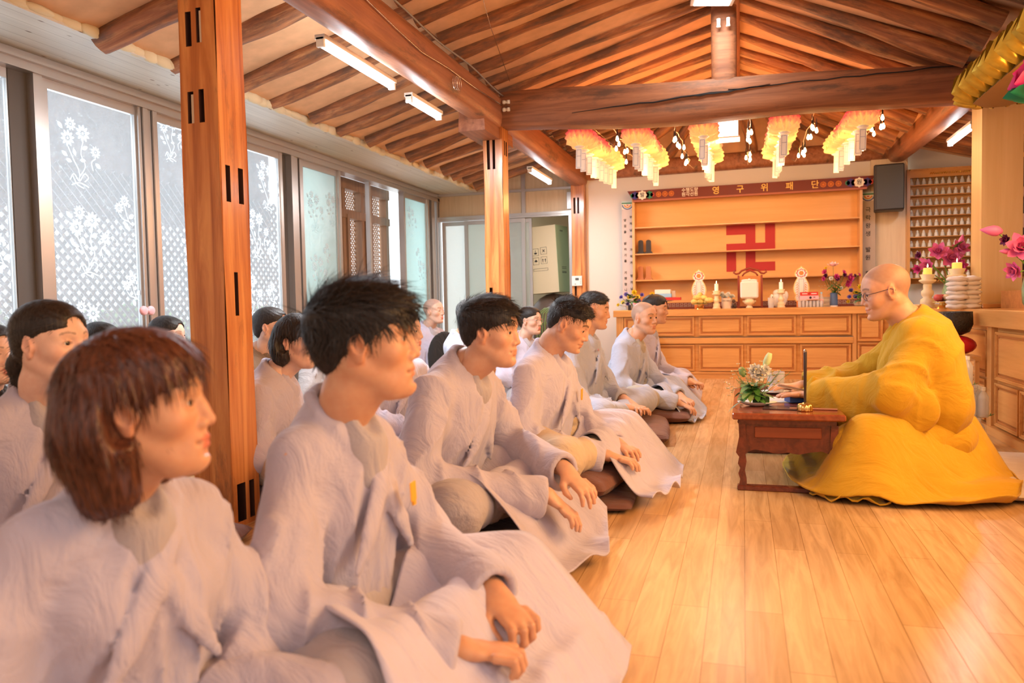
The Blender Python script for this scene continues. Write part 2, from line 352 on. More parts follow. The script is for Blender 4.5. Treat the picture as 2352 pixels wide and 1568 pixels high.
for i in range(19):
    y = 3.2+i*.36; r = random.Random(i+90)
    log('rafter', (-2.0+r.uniform(-.02, .05), y, LZ-.03), (RX-.03, y+r.uniform(-.1, .1)+.08, RZ-.02), .050+r.random()*.010, .044, i+90, 'knotty log rafter between the left purlin and the ridge', 'rafters on the left slope of the main roof', .035)
for i in range(20):
    y = 2.7+i*.37; r = random.Random(i+130)
    log('rafter', (1.52+r.uniform(-.05, .02), y, QZ-.06), (RX+.03, y+r.uniform(-.1, .1), RZ-.02), .052+r.random()*.010, .044, i+130, 'knotty log rafter between the right purlin and the ridge', 'rafters on the right slope of the main roof', .035)
for i in range(10):
    y = 5.3+i*.46
    log('rafter', (1.7, y, 2.60), (3.4, y+.05, 2.12), .066, .066, i+170, 'dark log rafter sloping down to the right of the shrine pillar', 'rafters over the right side aisle')
for i, a in enumerate((-64, -46, -28, -10, 8, 26, 44, 62)):     # hipped rear end: short fanning rafters
    x1 = RX+math.sin(math.radians(a))*1.55; y1 = 8.25+math.cos(math.radians(a))*1.32
    log('rafter', (x1, min(y1, 9.6), 2.60), (RX+math.sin(math.radians(a))*.2, 8.5, 3.10), .06, .05, i+190, 'short log rafter fanning out above the memorial altar', 'fanned rafters at the rear end of the roof')
def hewn(name, p0, p1, w, h, mat, label, axis, seed=1, bulge=0, cat='beam', wob=.012, rnd=.25):
    """hewn timber with softened, slightly wavy edges; p0 and p1 are the centres of its ends"""
    rr = random.Random(seed); b = MB(); p0 = np.array(p0, float); d = np.array(p1, float)-p0; rings = []; N = 26
    ph = [rr.uniform(0, 6.28) for _ in range(4)]
    for i in range(N+1):
        t = i/N; c = d*t; ww = w*(1+wob*2*math.sin(9*t+ph[0])); hh = h*(1+wob*3*math.sin(6*t+ph[1])); zz = bulge*math.sin(PI*t)+wob*h*math.sin(11*t+ph[2])
        ring = []
        for j in range(24):
            a = 2*PI*(j+.5)/24; ca, sa = math.cos(a), math.sin(a); k = rnd
            q = (abs(ca)**(2/k/2.2)+abs(sa)**(2/k/2.2))**(-1/(2/k/2.2)) if k < .9 else 1
            u, v = q*ca*ww/2, q*sa*hh/2
            if axis == 'X': ring.append((c[0], c[1]+u, c[2]+v+zz))
            elif axis == 'Y': ring.append((c[0]+u, c[1], c[2]+v+zz))
            else: ring.append((c[0]+u, c[1]+v, c[2]))
        rings.append(ring)
    b.loft(rings); o = b.build(name, mat, smooth=True, sharp=math.radians(40)); o.location = tuple(p0)
    return tag(o, label, cat, None, 'structure')
hewn('purlin', (-1.98, -.5, 2.40), (-1.98, YB, 2.46), .20, .27, M_BEAMY, 'long reddish purlin running over the row of left posts', 'Y', 2)
hewn('purlin', (1.67, 1.5, 2.36), (1.67, YB, 2.50), .20, .26, M_BEAMY, 'long reddish purlin over the shrine side on the right', 'Y', 3)
hewn('ridge_beam', (RX, -.5, RZ-.04), (RX, 8.7, RZ-.04), .17, .22, M_BEAMY, 'ridge beam where the log rafters meet', 'Y', 4)
hewn('tie_beam', (-1.90, 6.27, 2.455), (1.66, 6.27, 2.36), .24, .29, M_BEAMX, 'big crooked hewn tie beam with long crack crossing the hall', 'X', 8, -.015, wob=.035, rnd=.16)
b = MB(); rr_c = random.Random(5)
for x0, x1, z0, z1 in ((-1.3, .2, 2.37, 2.45), (-.1, 1.5, 2.44, 2.46), (-.4, .3, 2.41, 2.45)):
    P = [(x0+(x1-x0)*k/14, z0+(z1-z0)*k/14+rr_c.uniform(-.006, .006)) for k in range(15)]; b.prism([(x, z) for x, z in P]+[(x, z-.007*math.sin(PI*max(.05, min(.95, (x-x0)/(x1-x0))))-.001) for x, z in P[::-1]], 6.139, 6.16)
tag(b.build('beam_crack', M_BLACK), 'long dark drying crack along the face of the tie beam', 'crack', None, 'structure')
hewn('tie_beam', (-2.0, 9.72, 2.50), (1.7, 9.72, 2.52), .16, .20, M_BEAMY, 'rear tie beam directly above the memorial altar', 'X', 9)
hewn('king_post', (-.13, 6.25, 2.50), (-.13, 6.25, 3.2), .19, .16, M_BEAMX, 'short dark king post standing on the tie beam', 'Z', 10, wob=.004)
b = MB(); b.box((-2.0, YB-.04, 2.58), (1.7, YB+.04, 3.3)); struct(b.build('wall_gable', M_PLASTER))
b = MB(); b.prism([(-.11, -.11), (.11, -.11), (.1, .12), (-.1, .12)], -.35, .42)
o = b.build('beam_bracket', M_BEAMY); o.location = (-2.03, 6.15, 2.33); tag(o, 'stub bracket under the purlin beside the second post', 'bracket', None, 'structure')

M_MORT = plain('dark_mortise', (.06, .02, .01), .9); M_PLUG = plain('pale_wood_plug', (.72, .58, .42), .7)
def post(y, x, ztop, w, label, slots, seed, rot=0):
    """squared post with real mortise pockets: the shell is boxes around each pocket"""
    t = thing('timber_post', label, 'post', (x, y, 0), rot, None); t['kind'] = 'structure'
    h = w/2; b = MB(); rr = random.Random(seed)
    zs = [0]+[z for s in slots for z in (s[1], s[2])]+[ztop]; zs = sorted(set(zs)); rings = []
    steps = []
    for a, c in zip(zs[:-1], zs[1:]):
        n = max(1, int((c-a)/.12)); steps += [a+(c-a)*i/n for i in range(n)]
    steps.append(ztop)
    # face order: front(-y) and right(+x); pockets are cut as missing quads with inner boxes
    us = [-1, -.62, -.30, -.02, .26, .62, 1]
    def off(z): return .004*math.sin(z*5+seed)
    def P(face, u, z, d=0):
        m = h*(1+off(z)/h); v = h-d
        return {'f': (u*m, -v, z), 'r': (v, u*m, z), 'b': (-u*m, v, z), 'l': (-v, -u*m, z)}[face]
    for face in 'frbl':
        sl = [s for s in slots if s[0] == face]
        for a, c in zip(steps[:-1], steps[1:]):
            for i in range(6):
                u0, u1 = us[i], us[i+1]; zm = (a+c)/2; cut = any(s[1] < zm < s[2] and i in s[3] for s in sl)
                if not cut: b.add([P(face, u0, a), P(face, u1, a), P(face, u1, c), P(face, u0, c)], [(0, 1, 2, 3)])
    b.add([(-h, -h, ztop), (h, -h, ztop), (h, h, ztop), (-h, h, ztop)], [(0, 1, 2, 3)])
    b.build('shaft', M_POST, t)
    if slots:
        c = MB(); pg = MB()
        for face, z0, z1, idx, *pl in slots:
            for i in idx:
                u0, u1 = us[i], us[i+1]; d = .035
                A = [P(face, u0, z0), P(face, u1, z0), P(face, u1, z1), P(face, u0, z1)]; B = [P(face, u0, z0, d), P(face, u1, z0, d), P(face, u1, z1, d), P(face, u0, z1, d)]
                c.add(A+B, [(0, 4, 5, 1), (1, 5, 6, 2), (2, 6, 7, 3), (3, 7, 4, 0), (4, 7, 6, 5)])
                if pl and i in pl[0]:
                    um = (u0+u1)/2; q = [P(face, u, z, d2) for d2 in (.004, .034) for u, z in ((um, z0), (u1, z0), (u1, z1-.01), (um, z1-.01))]
                    pg.add(q, [(0, 1, 2, 3), (0, 4, 5, 1), (1, 5, 6, 2), (2, 6, 7, 3), (3, 7, 4, 0)])
        c.build('mortise', M_MORT, t)
        if pg.n: o = pg.build('wood_plug', M_PLUG, t); o['label'] = 'pale plug filling part of the mortise'
    return t
post(2.62, -1.985, 2.36, .168, 'near square timber post with pairs of empty mortises', [('f', 1.86, 1.99, (1,)), ('f', 1.87, 2.0, (3,), (3,)), ('f', 1.57, 1.69, (1,), (1,)), ('f', 1.57, 1.695, (3,)), ('r', 1.27, 1.41, (1, 4)), ('r', .02, .17, (1, 2, 4)), ('r', .83, 1.0, (2,))], 1)
post(6.27, -1.985, 2.38, .165, 'middle timber post carrying the end of the tie beam', [('f', 1.98, 2.22, (1, 3)), ('r', 2.1, 2.22, (2, 4)), ('f', .84, 1.0, (1,))], 2)
post(9.7, -1.985, 2.42, .16, 'rear timber post holding the white thermostat', [('f', 1.98, 2.18, (1, 3)), ('f', .95, 1.1, (1,))], 3)

# ---------------------------------------------------------------- window wall (left): sliding aluminium sashes
def xbox(b, x0, x1, y0, y1, z0, z1): b.box((x0, y0, z0), (x1, y1, z1))
b = MB()
xbox(b, XL-.09, XL+.06, -.8, YB, 2.24, ZS); xbox(b, XL-.07, XL+.09, -.8, YB, 2.285, 2.30); xbox(b, XL-.07, XL+.07, -.8, YB, 2.235, 2.245)
xbox(b, XL-.09, XL+.06, -.8, YB, 0, .06)
struct(b.build('trim_2', M_ALU))
b = MB(); b.box((XL-.12, -.8, 0), (XL-.10, 2.4, ZS)); struct(b.build('wall_left', M_WHITE))
def mullion(i, ys):
    b = MB()
    for (y0, y1, x0, x1) in ys: xbox(b, XL+x0, XL+x1, y0, y1, .05, 2.25)
    return struct(b.build('trim_%d' % i, M_ALU))
def gap(b, y0, y1): xbox(b, XL-.05, XL+.0, y0, y1, .05, 2.25)
g = MB(); gap(g, 3.43, 3.56); gap(g, 6.10, 6.20); gap(g, 6.33, 6.37); gap(g, 9.42, 9.47); struct(g.build('trim_3', M_ALU_D))
mullion(4, [(3.55, 3.61, -.03, .05), (3.61, 3.65, -.01, .03)])
mullion(5, [(4.36, 4.385, -.02, .045), (4.39, 4.43, -.02, .06), (4.435, 4.475, -.02, .045), (4.48, 4.52, -.02, .06)])
mullion(6, [(6.05, 6.09, -.02, .03), (6.19, 6.235, -.02, .06), (6.24, 6.33, -.02, .035), (6.37, 6.42, -.02, .03)])
mullion(7, [(7.06, 7.10, -.02, .05), (7.105, 7.13, -.02, .03)])
mullion(8, [(7.78, 7.815, -.03, .02)])
mullion(9, [(8.62, 8.66, -.02, .05), (8.67, 8.70, -.02, .03)])
mullion(10, [(9.36, 9.41, -.02, .05), (9.47, 9.53, -.02, .06), (9.56, 9.62, -.02, .04), (9.66, 9.72, -.02, .06)])

def flower_art(kind):
    """white daisy sprays printed on the film, flat like the print itself; local y along the pane, z up"""
    b = MB()
    def leaf(y, z, L, w, a):
        n = 9; pts = [(L*t, w*math.sin(PI*t)**.8) for t in [i/n for i in range(n+1)]]
        poly = pts+[(x, -q) for x, q in pts[::-1][1:-1]]; c, s = math.cos(a), math.sin(a)
        b.loft([[(d, y+c*x-s*q, z+s*x+c*q) for x, q in poly] for d in (0, .0012)])
    def daisy(y, z, R):
        for k in range(10):
            a = 2*PI*k/10+.2; leaf(y+math.cos(a)*R*.26, z+math.sin(a)*R*.26, R*.74, R*.17, a)
        ring = [(R*.2*math.cos(t*PI/6), R*.2*math.sin(t*PI/6)) for t in range(12)]
        b.loft([[(d, y+p*.75, z+q*.75) for p, q in ring] for d in (0, .0012)])
    def stem(pts, w=.0035):
        P = []
        for i in range(len(pts)-1):
            p0 = pts[max(i-1, 0)]; p1 = pts[i]; p2 = pts[i+1]; p3 = pts[min(i+2, len(pts)-1)]
            for t in (0, .25, .5, .75): P.append([.5*((2*p1[q])+(-p0[q]+p2[q])*t+(2*p0[q]-5*p1[q]+4*p2[q]-p3[q])*t*t+(-p0[q]+3*p1[q]-3*p2[q]+p3[q])*t**3) for q in (0, 1)])
        P.append(pts[-1]); v = []; f = []
        for i, (y, z) in enumerate(P):
            a = P[min(i+1, len(P)-1)]; c = P[max(i-1, 0)]; dy, dz = a[0]-c[0], a[1]-c[1]; l = math.hypot(dy, dz)+1e-9
            v += [(.0012, y-dz/l*w, z+dy/l*w), (.0012, y+dz/l*w, z-dy/l*w)]
            if i: f.append((2*i-2, 2*i-1, 2*i+1, 2*i))
        b.add(v, f)
    if kind == 'spray':
        daisy(-.03, .34, .042); daisy(-.055, .25, .052); daisy(.06, .30, .055); daisy(.155, .20, .04)
        leaf(-.09, .30, .05, .014, 2.3); leaf(.05, .2, .05, .013, .5); leaf(.03, .13, .045, .012, .1); leaf(.0, .15, .05, .012, 1.9); leaf(-.06, .14, .05, .013, 2.6); leaf(-.03, .11, .045, .012, 2.9); leaf(.15, .13, .05, .014, -.6)
        stem([(-.055, .2), (-.02, .13), (.02, .06), (.02, 0)]); stem([(.06, .25), (.04, .17), (.07, .1), (.025, .03)]); stem([(.155, .16), (.12, .13), (.13, .08)])
        stem([(-.05, .0), (-.02, .04), (.02, 0), (.06, .05), (.09, .03), (.06, .0)]); stem([(-.04, -.03), (.02, -.01), (.09, -.03)]); stem([(-.03, .03), (0, -.02), (.05, -.04)])
    else:
        daisy(0, .13, .04); daisy(-.05, .08, .038); stem([(0, .09), (.01, .05), (.03, .0), (.055, -.02)]); stem([(-.05, .04), (-.02, .01), (.03, .0)])
        leaf(.03, .02, .055, .016, .5); leaf(0, -.01, .05, .015, -1.2); leaf(.03, .09, .03, .009, .9)
    return b
A1 = flower_art('spray').build('flower_print', M_DECAL); A2 = flower_art('sprig').build('flower_print', M_DECAL)
def sash(n, y0, y1, x, pane, prints, stiles=True, z1=2.235, label=None):
    """one sliding sash: aluminium frame with the pane and its prints as children"""
    b = MB(); w = .035
    b.box((-.015, 0, .06), (.015, w, z1)); b.box((-.015, y1-y0-w, .06), (.015, y1-y0, z1)); b.box((-.015, w, z1-.055), (.015, y1-y0-w, z1)); b.box((-.015, w, .06), (.015, y1-y0-w, .16))
    f = b.build('window_%d' % n, M_ALU, loc=(x, y0, 0)); struct(f)
    if label: f['label'] = label
    p = MB(); p.box((-.002, w, .16), (.002, y1-y0-w, z1-.055)); p.build('pane', pane, f)
    for kind, y, z, s in prints:
        c = (A1 if kind == 1 else A2).copy(); COL.objects.link(c); c.parent = f; c.location = (.004, y-y0, z); c.scale = (1, s, s)
    return f
PR = lambda y0: [(1, y0+.30, 1.55, 1.0), (2, y0+.60, 1.42, .95), (1, y0+.34, 1.0, 1.0), (2, y0+.66, .93, .95), (1, y0+.3, .5, 1.0), (2, y0+.12, 1.18, .9)]
sash(1, 2.5, 3.46, XL-.02, M_PANE, [(2, 3.33, 1.14, 1.05), (1, 3.05, 1.5, 1.0), (1, 3.0, .95, 1.0)])
sash(2, 3.63, 4.38, XL+.01, M_PANE, [(1, 3.86, 1.67, 1.0), (2, 4.24, 1.46, 1.0), (1, 3.90, 1.12, 1.05), (2, 4.28, .95, 1.0), (1, 3.88, .55, 1.0)])
sash(3, 4.50, 5.35, XL+.01, M_PANE, [(1, 4.68, 1.96, .8), (1, 5.0, 1.6, 1.0), (1, 4.9, 1.05, 1.0)])
sash(4, 5.36, 6.07, XL+.01, M_PANE, [(1, 5.85, 1.75, 1.0), (2, 5.92, 1.28, .95), (1, 5.68, 1.32, 1.0), (1, 5.55, .78, 1.05), (2, 5.9, .92, 1.0)])
sash(5, 6.40, 7.08, XL+.01, M_PANE_T, [(1, 6.62, 1.62, .95), (1, 6.95, 1.7, .8), (2, 6.85, 1.35, .9), (1, 6.66, 1.02, .95), (2, 6.95, .9, .9), (1, 6.7, .5, .95)])
sash(6, 8.68, 9.38, XL+.01, M_PANE_T, [(1, 8.9, 1.75, .9), (2, 9.1, 1.45, .9), (1, 9.2, 1.1, .9), (1, 8.9, .7, .9)])
bpy.data.objects.remove(A1); bpy.data.objects.remove(A2)
# outer timber windows with diamond lattice, seen where the inner sashes stand open
b = MB(); X0 = XL-.32
for (y0, y1, z0, z1) in ((6.9, 8.9, 2.18, 2.3), (6.9, 8.9, 1.86, 1.95), (6.9, 8.9, 0, .2)): xbox(b, X0-.05, X0+.05, y0, y1, z0, z1)
for y in (6.95, 7.32, 7.68, 7.76, 8.2, 8.42, 8.85): xbox(b, X0-.06, X0+.04, y-.035, y+.035, 0, 2.3)
for y in (7.0, 7.36, 7.8, 8.25): xbox(b, X0-.02, X0+.06, y-.0, y+.05, .2, 1.9)
struct(b.build('window_7', M_BROWN))
def lattice(y0, y1, z0, z1, x, step=.075, w=.008):
    b = MB(); H = z1-z0; n = int((y1-y0+H)/step)
    for s in (0, 1):
        for i in range(n):
            a = y0-H+i*step; ya, za, yb, zb = a, z0, a+H, z1
            if s: ya, yb = yb, ya
            def clip(ya, za, yb, zb):
                for lim, sg in ((y0, 1), (y1, -1)):
                    for _ in (0, 1):
                        if sg*(ya-lim) < 0 and sg*(yb-lim) < 0: return None
                        if sg*(ya-lim) < 0: t = (lim-ya)/(yb-ya); za += (zb-za)*t; ya = lim
                        ya, za, yb, zb = yb, zb, ya, za
                return ya, za, yb, zb
            q = clip(ya, za, yb, zb)
            if not q: continue
            ya, za, yb, zb = q; L = math.hypot(yb-ya, zb-za)
            if L < .02: continue
            uy, uz = (yb-ya)/L, (zb-za)/L; py, pz = -uz*w, uy*w; d = .006*(1 if s else -1)
            b.loft([[(x+d+e, yy+sg*py, zz+sg*pz) for e, sg in ((-.005, -1), (.005, -1), (.005, 1), (-.005, 1))] for yy, zz in ((ya, za), (yb, zb))])
    return b
o = lattice(7.0, 8.8, .1, 2.25, X0-.06, .052, .006).build('window_8', M_BROWN); struct(o)
o = lattice(.5, 6.9, 0, 1.9, XL-.55, .082, .012).build('window_9', plain('grey_brown_lattice', (.07, .055, .045), .7)); struct(o)
b = MB(); b.box((XL-.75, -.5, 1.58), (XL-.65, 6.9, 2.5)); o = b.build('wall_outer', plain('mossy_outer_boards', (.13, .09, .08), .8, bump=.3, bs=6, var=.6)); struct(o)

# ---------------------------------------------------------------- rear left wall: plywood above, sliding doors below
M_PLY = wood('tan_plywood', (.50, .36, .22), (.60, .45, .29), None, axis='Z', scale=1.2, rough=.45, bump=.03)
b = MB(); b.box((XL, YB, 2.02), (-2.05, YB+.03, 2.7)); struct(b.build('wall_rear_left', M_PLY))
b = MB()
b.box((XL+.03, YB-.05, 1.975), (-2.06, YB+.05, 2.035)); b.box((XL+.03, YB-.06, 2.0), (-2.06, YB-.05, 2.02)); b.box((-2.74, YB-.03, 2.03), (-2.69, YB+.04, 2.7)); b.box((-2.14, YB-.03, 2.06), (-2.06, YB-.01, 2.27)); b.box((XL, YB-.05, 0), (XL+.06, YB+.04, 2.34)); b.box((XL+.02, YB-.04, 2.31), (-2.06, YB+.0, 2.34))
b.box((-2.12, YB-.04, 0), (-2.06, YB+.04, 2.0))
struct(b.build('trim_11', M_ALU))
def rdoor(n, x0, x1, dy, pane, w=.045):
    b = MB(); z1 = 1.97
    b.box((0, -.015, .03), (w, .015, z1)); b.box((x1-x0-w, -.015, .03), (x1-x0, .015, z1)); b.box((w, -.015, z1-.05), (x1-x0-w, .015, z1)); b.box((w, -.015, .03), (x1-x0-w, .015, .12))
    f = struct(b.build('door_%d' % n, M_ALU, loc=(x0, YB+dy, 0))); p = MB(); p.box((w, -.002, .12), (x1-x0-w, .002, z1-.05)); p.build('pane', pane, f); return f
rdoor(1, -3.86, -3.50, .01, mat_pane('bright_door_glass', (.98, .99, .96), .5, .3, .2)); rdoor(2, -3.53, -2.70, -.03, M_PANE_P)
rdoor(3, -2.92, -2.62, .02, M_PANE_P, .035)
b = MB(); b.box((.012, -.03, 0), (.03, -.015, .05)); o = b.build('door_handle', M_BLACK, bpy.data.objects['door_2']); o.location = (-.005, 0, .80)
# little store room behind the rear doors
b = MB(); b.box((-3.4, 10.8, 0), (-1.9, 10.85, 2.4)); b.box((-1.99, YB+.06, 0), (-1.95, 10.85, 2.4)); struct(b.build('wall_store', plain('cream_wall', (.78, .66, .48), .8)))
b = MB(); b.box((-4.2, YB+.06, 2.15), (-1.95, 10.9, 2.2)); struct(b.build('ceiling', plain('store_ceiling', (.70, .58, .40), .8)))

# ---------------------------------------------------------------- rear wall behind the memorial altar, right wall
b = MB(); b.box((-1.9, YB, 0), (1.42, YB+.05, 2.55)); struct(b.build('wall_rear', M_WHITE))
b = MB(); b.box((1.40, YB-.06, 0), (1.78, YB+.04, 2.45)); struct(b.build('trim_12', M_PALE))
b = MB(); b.box((1.78, YB+.1, 0), (3.6, YB+.14, 2.7)); struct(b.build('wall_rear_right', M_WHITE))
b = MB(); b.box((-4.2, -1.45, 0), (3.6, -1.40, 3.4)); struct(b.build('wall_front', plain('warm_front_wall', (.60, .45, .32), .8)))
b = MB(); b.box((3.3, 1.5, 0), (3.36, YB, 2.4)); struct(b.build('wall_right', plain('dim_right_wall', (.55, .40, .26), .8)))
# ---------------------------------------------------------------- smooth bodies: blended distance fields turned into meshes
def nz(P, f, seed=0):
    """cheap smooth pseudo-noise in -1..1"""
    x, y, z = P[..., 0]*f+seed*1.7, P[..., 1]*f+seed*2.3, P[..., 2]*f-seed*.9
    return (np.sin(x+1.3*np.sin(y*.9+z*.4))+np.sin(y*1.1+1.7*np.sin(z*.8+x*.3)+2)+np.sin(z*1.2+1.1*np.sin(x*.7+y*.5)+4))/3
class SDF:
    def __init__(s, lo, hi, h):
        s.h = h; s.lo = np.array(lo, float); n = np.ceil((np.array(hi)-s.lo)/h).astype(int)+1
        s.n = n; s.ax = [s.lo[i]+h*np.arange(n[i]) for i in range(3)]; s.d = np.full(n, .2, np.float32)
    def sub(s, lo, hi, m):
        i0 = np.maximum(0, np.floor((np.array(lo)-m-s.lo)/s.h).astype(int)); i1 = np.minimum(s.n, np.ceil((np.array(hi)+m-s.lo)/s.h).astype(int)+1)
        if (i1 <= i0).any(): return None, None
        sl = tuple(slice(a, b) for a, b in zip(i0, i1))
        P = np.stack(np.meshgrid(*[s.ax[i][sl[i]] for i in range(3)], indexing='ij'), -1)
        return sl, P
    def put(s, sl, e, k, op):
        d = s.d[sl]
        if op == 'u':
            if k > 0: q = np.maximum(k-np.abs(d-e), 0)/k; r = np.minimum(d, e)-q*q*k*.25
            else: r = np.minimum(d, e)
        elif op == 's':
            e = -e
            if k > 0: q = np.maximum(k-np.abs(d-e), 0)/k; r = np.maximum(d, e)+q*q*k*.25
            else: r = np.maximum(d, e)
        s.d[sl] = r
    def ell(s, c, r, R=None, k=.02, op='u', fold=None):
        c = np.array(c, float); r = np.array(r, float); m = max(r)*(1 if R is not None else 1)
        ext = r if R is None else np.full(3, m); sl, P = s.sub(c-ext, c+ext, k+3*s.h+(.02 if fold else 0))
        if sl is None: return
        Q = P-c
        if R is not None: Q = Q @ np.asarray(R)
        k0 = np.linalg.norm(Q/r, axis=-1); k1 = np.linalg.norm(Q/(r*r), axis=-1)+1e-9
        e = k0*(k0-1)/k1
        if fold: e = e+fold(P)
        s.put(sl, e, k, op)
    def cap(s, a, b, ra, rb=None, k=.02, op='u', fold=None, flat=None, limit=None):
        """tapered capsule; flat=(axis vector, factor) squeezes it along that axis; fold(P,t) displaces"""
        a = np.array(a, float); b = np.array(b, float); rb = ra if rb is None else rb; R = max(ra, rb)
        R2 = R*(flat[1] if flat and flat[1] > 1 else 1)
        sl, P = s.sub(np.minimum(a, b)-R2, np.maximum(a, b)+R2, k+3*s.h+(.02 if fold else 0))
        if sl is None: return
        Q = P-a; ab = b-a; L2 = ab.dot(ab)+1e-12; t = np.clip((Q@ab)/L2, 0, 1); V = Q-t[..., None]*ab
        if flat:
            u = np.array(flat[0], float); u /= np.linalg.norm(u); dv = V@u; V = V+((1/flat[1]-1)*dv)[..., None]*u
        e = np.linalg.norm(V, axis=-1)-(ra+(rb-ra)*t)
        if flat and flat[1] < 1: e *= flat[1]**.5
        if fold: e = e+fold(P, t)
        s.put(sl, e, k, op)
    def chain(s, pts, rs, k=.02, op='u', fold=None, flat=None):
        for i in range(len(pts)-1): s.cap(pts[i], pts[i+1], rs[i], rs[i+1], k, op, fold, flat)
    def half(s, p, n, k=.01, lo=None, hi=None):
        """cut away everything on the side the normal points to (within a box)"""
        lo = s.lo if lo is None else lo; hi = s.lo+s.h*(s.n-1) if hi is None else hi
        sl, P = s.sub(lo, hi, 0)
        if sl is None: return
        n = np.array(n, float); n /= np.linalg.norm(n); e = -((P-np.array(p))@n); s.put(sl, e, k, 's')
    def disp(s, fn):
        P = np.stack(np.meshgrid(*s.ax, indexing='ij'), -1); m = np.abs(s.d) < 5*s.h
        s.d[m] += fn(P[m])
    def mesh(s):
        d = s.d.copy(); d[0] = d[-1] = .1; d[:, 0] = d[:, -1] = .1; d[:, :, 0] = d[:, :, -1] = .1
        ins = d < 0; nx, ny, nzz = d.shape; c = ins[:-1, :-1, :-1]; any_ = np.zeros(c.shape, bool); all_ = np.ones(c.shape, bool)
        for i in (0, 1):
            for j in (0, 1):
                for k in (0, 1):
                    q = ins[i:nx-1+i, j:ny-1+j, k:nzz-1+k]; any_ |= q; all_ &= q
        act = any_ & ~all_; I = np.argwhere(act)
        if len(I) == 0: return np.zeros((0, 3)), []
        acc = np.zeros((len(I), 3)); cnt = np.zeros(len(I))
        offs = [(i, j, k) for i in (0, 1) for j in (0, 1) for k in (0, 1)]
        for a in offs:
            for b in offs:
                if sum(b)-sum(a) == 1 and all(y >= x for x, y in zip(a, b)):
                    da = d[I[:, 0]+a[0], I[:, 1]+a[1], I[:, 2]+a[2]]; db = d[I[:, 0]+b[0], I[:, 1]+b[1], I[:, 2]+b[2]]
                    m = (da < 0) != (db < 0); t = np.where(m, da/(da-db+1e-12), 0)
                    p = np.array(a)+t[:, None]*(np.array(b)-np.array(a)); acc[m] += p[m]; cnt[m] += 1
        V = (I+acc/np.maximum(cnt, 1)[:, None])*s.h+s.lo
        idx = np.full(act.shape, -1, np.int64); idx[act] = np.arange(len(I)); F = []
        for ax in range(3):
            lo = [slice(1, -1)]*3; lo[ax] = slice(0, -1); hi = [slice(1, -1)]*3; hi[ax] = slice(1, None)
            A = ins[tuple(lo)]; B = ins[tuple(hi)]; E = np.argwhere(A != B); 
            if len(E) == 0: continue
            base = E.copy(); 
            for q in range(3):
                if q != ax: base[:, q] += 1
            u, v = [q for q in range(3) if q != ax]; du = np.zeros(3, int); dv = np.zeros(3, int); du[u] = 1; dv[v] = 1
            g = lambda o: idx[tuple((base-o).T)]
            Q = np.stack([g(du+dv), g(dv), g(0*du), g(du)], 1)
            fl = A[tuple(E.T)]
            if ax == 1: fl = ~fl
            Q[~fl] = Q[~fl][:, ::-1]; F.append(Q)
        F = np.concatenate(F); F = F[(F >= 0).all(1)]
        return V, F
def relax(V, F, it=1, w=.5):
    """one or two rounds of averaging to remove grid stairs"""
    e = np.concatenate([F[:, [0, 1]], F[:, [1, 2]], F[:, [2, 3]], F[:, [3, 0]]]); n = len(V)
    for _ in range(it):
        acc = np.zeros_like(V); c = np.bincount(e.ravel(), minlength=n)
        for k in range(3): acc[:, k] = np.bincount(e[:, 0], V[e[:, 1], k], n)+np.bincount(e[:, 1], V[e[:, 0], k], n)
        V = V*(1-w)+w*acc/np.maximum(c, 1)[:, None]
    return V
def mk(name, parts, mats, parent=None, cols=None):
    """parts: list of (V,F,matindex[,colour fn result]) joined to one smooth mesh object"""
    me = bpy.data.meshes.new(name); vs = []; fs = []; mi = []; cs = []; n = 0
    for p in parts:
        V, F, m = p[:3]; vs.append(V); F = np.asarray(F); fs += (F+n).tolist(); mi += [m]*len(F); n += len(V)
        cs.append(p[3] if len(p) > 3 and p[3] is not None else np.ones((len(V), 4)))
    v = np.concatenate(vs); me.from_pydata(v.tolist(), [], fs)
    for m in mats: me.materials.append(m)
    me.polygons.foreach_set('material_index', np.array(mi, np.int32)); me.polygons.foreach_set('use_smooth', np.ones(len(me.polygons), bool))
    if any(len(p) > 3 and p[3] is not None for p in parts):
        a = me.color_attributes.new('Tint', 'FLOAT_COLOR', 'POINT'); a.data.foreach_set('color', np.concatenate(cs).astype(np.float32).ravel())
    me.update(); o = bpy.data.objects.new(name, me); COL.objects.link(o)
    if parent: o.parent = parent
    return o
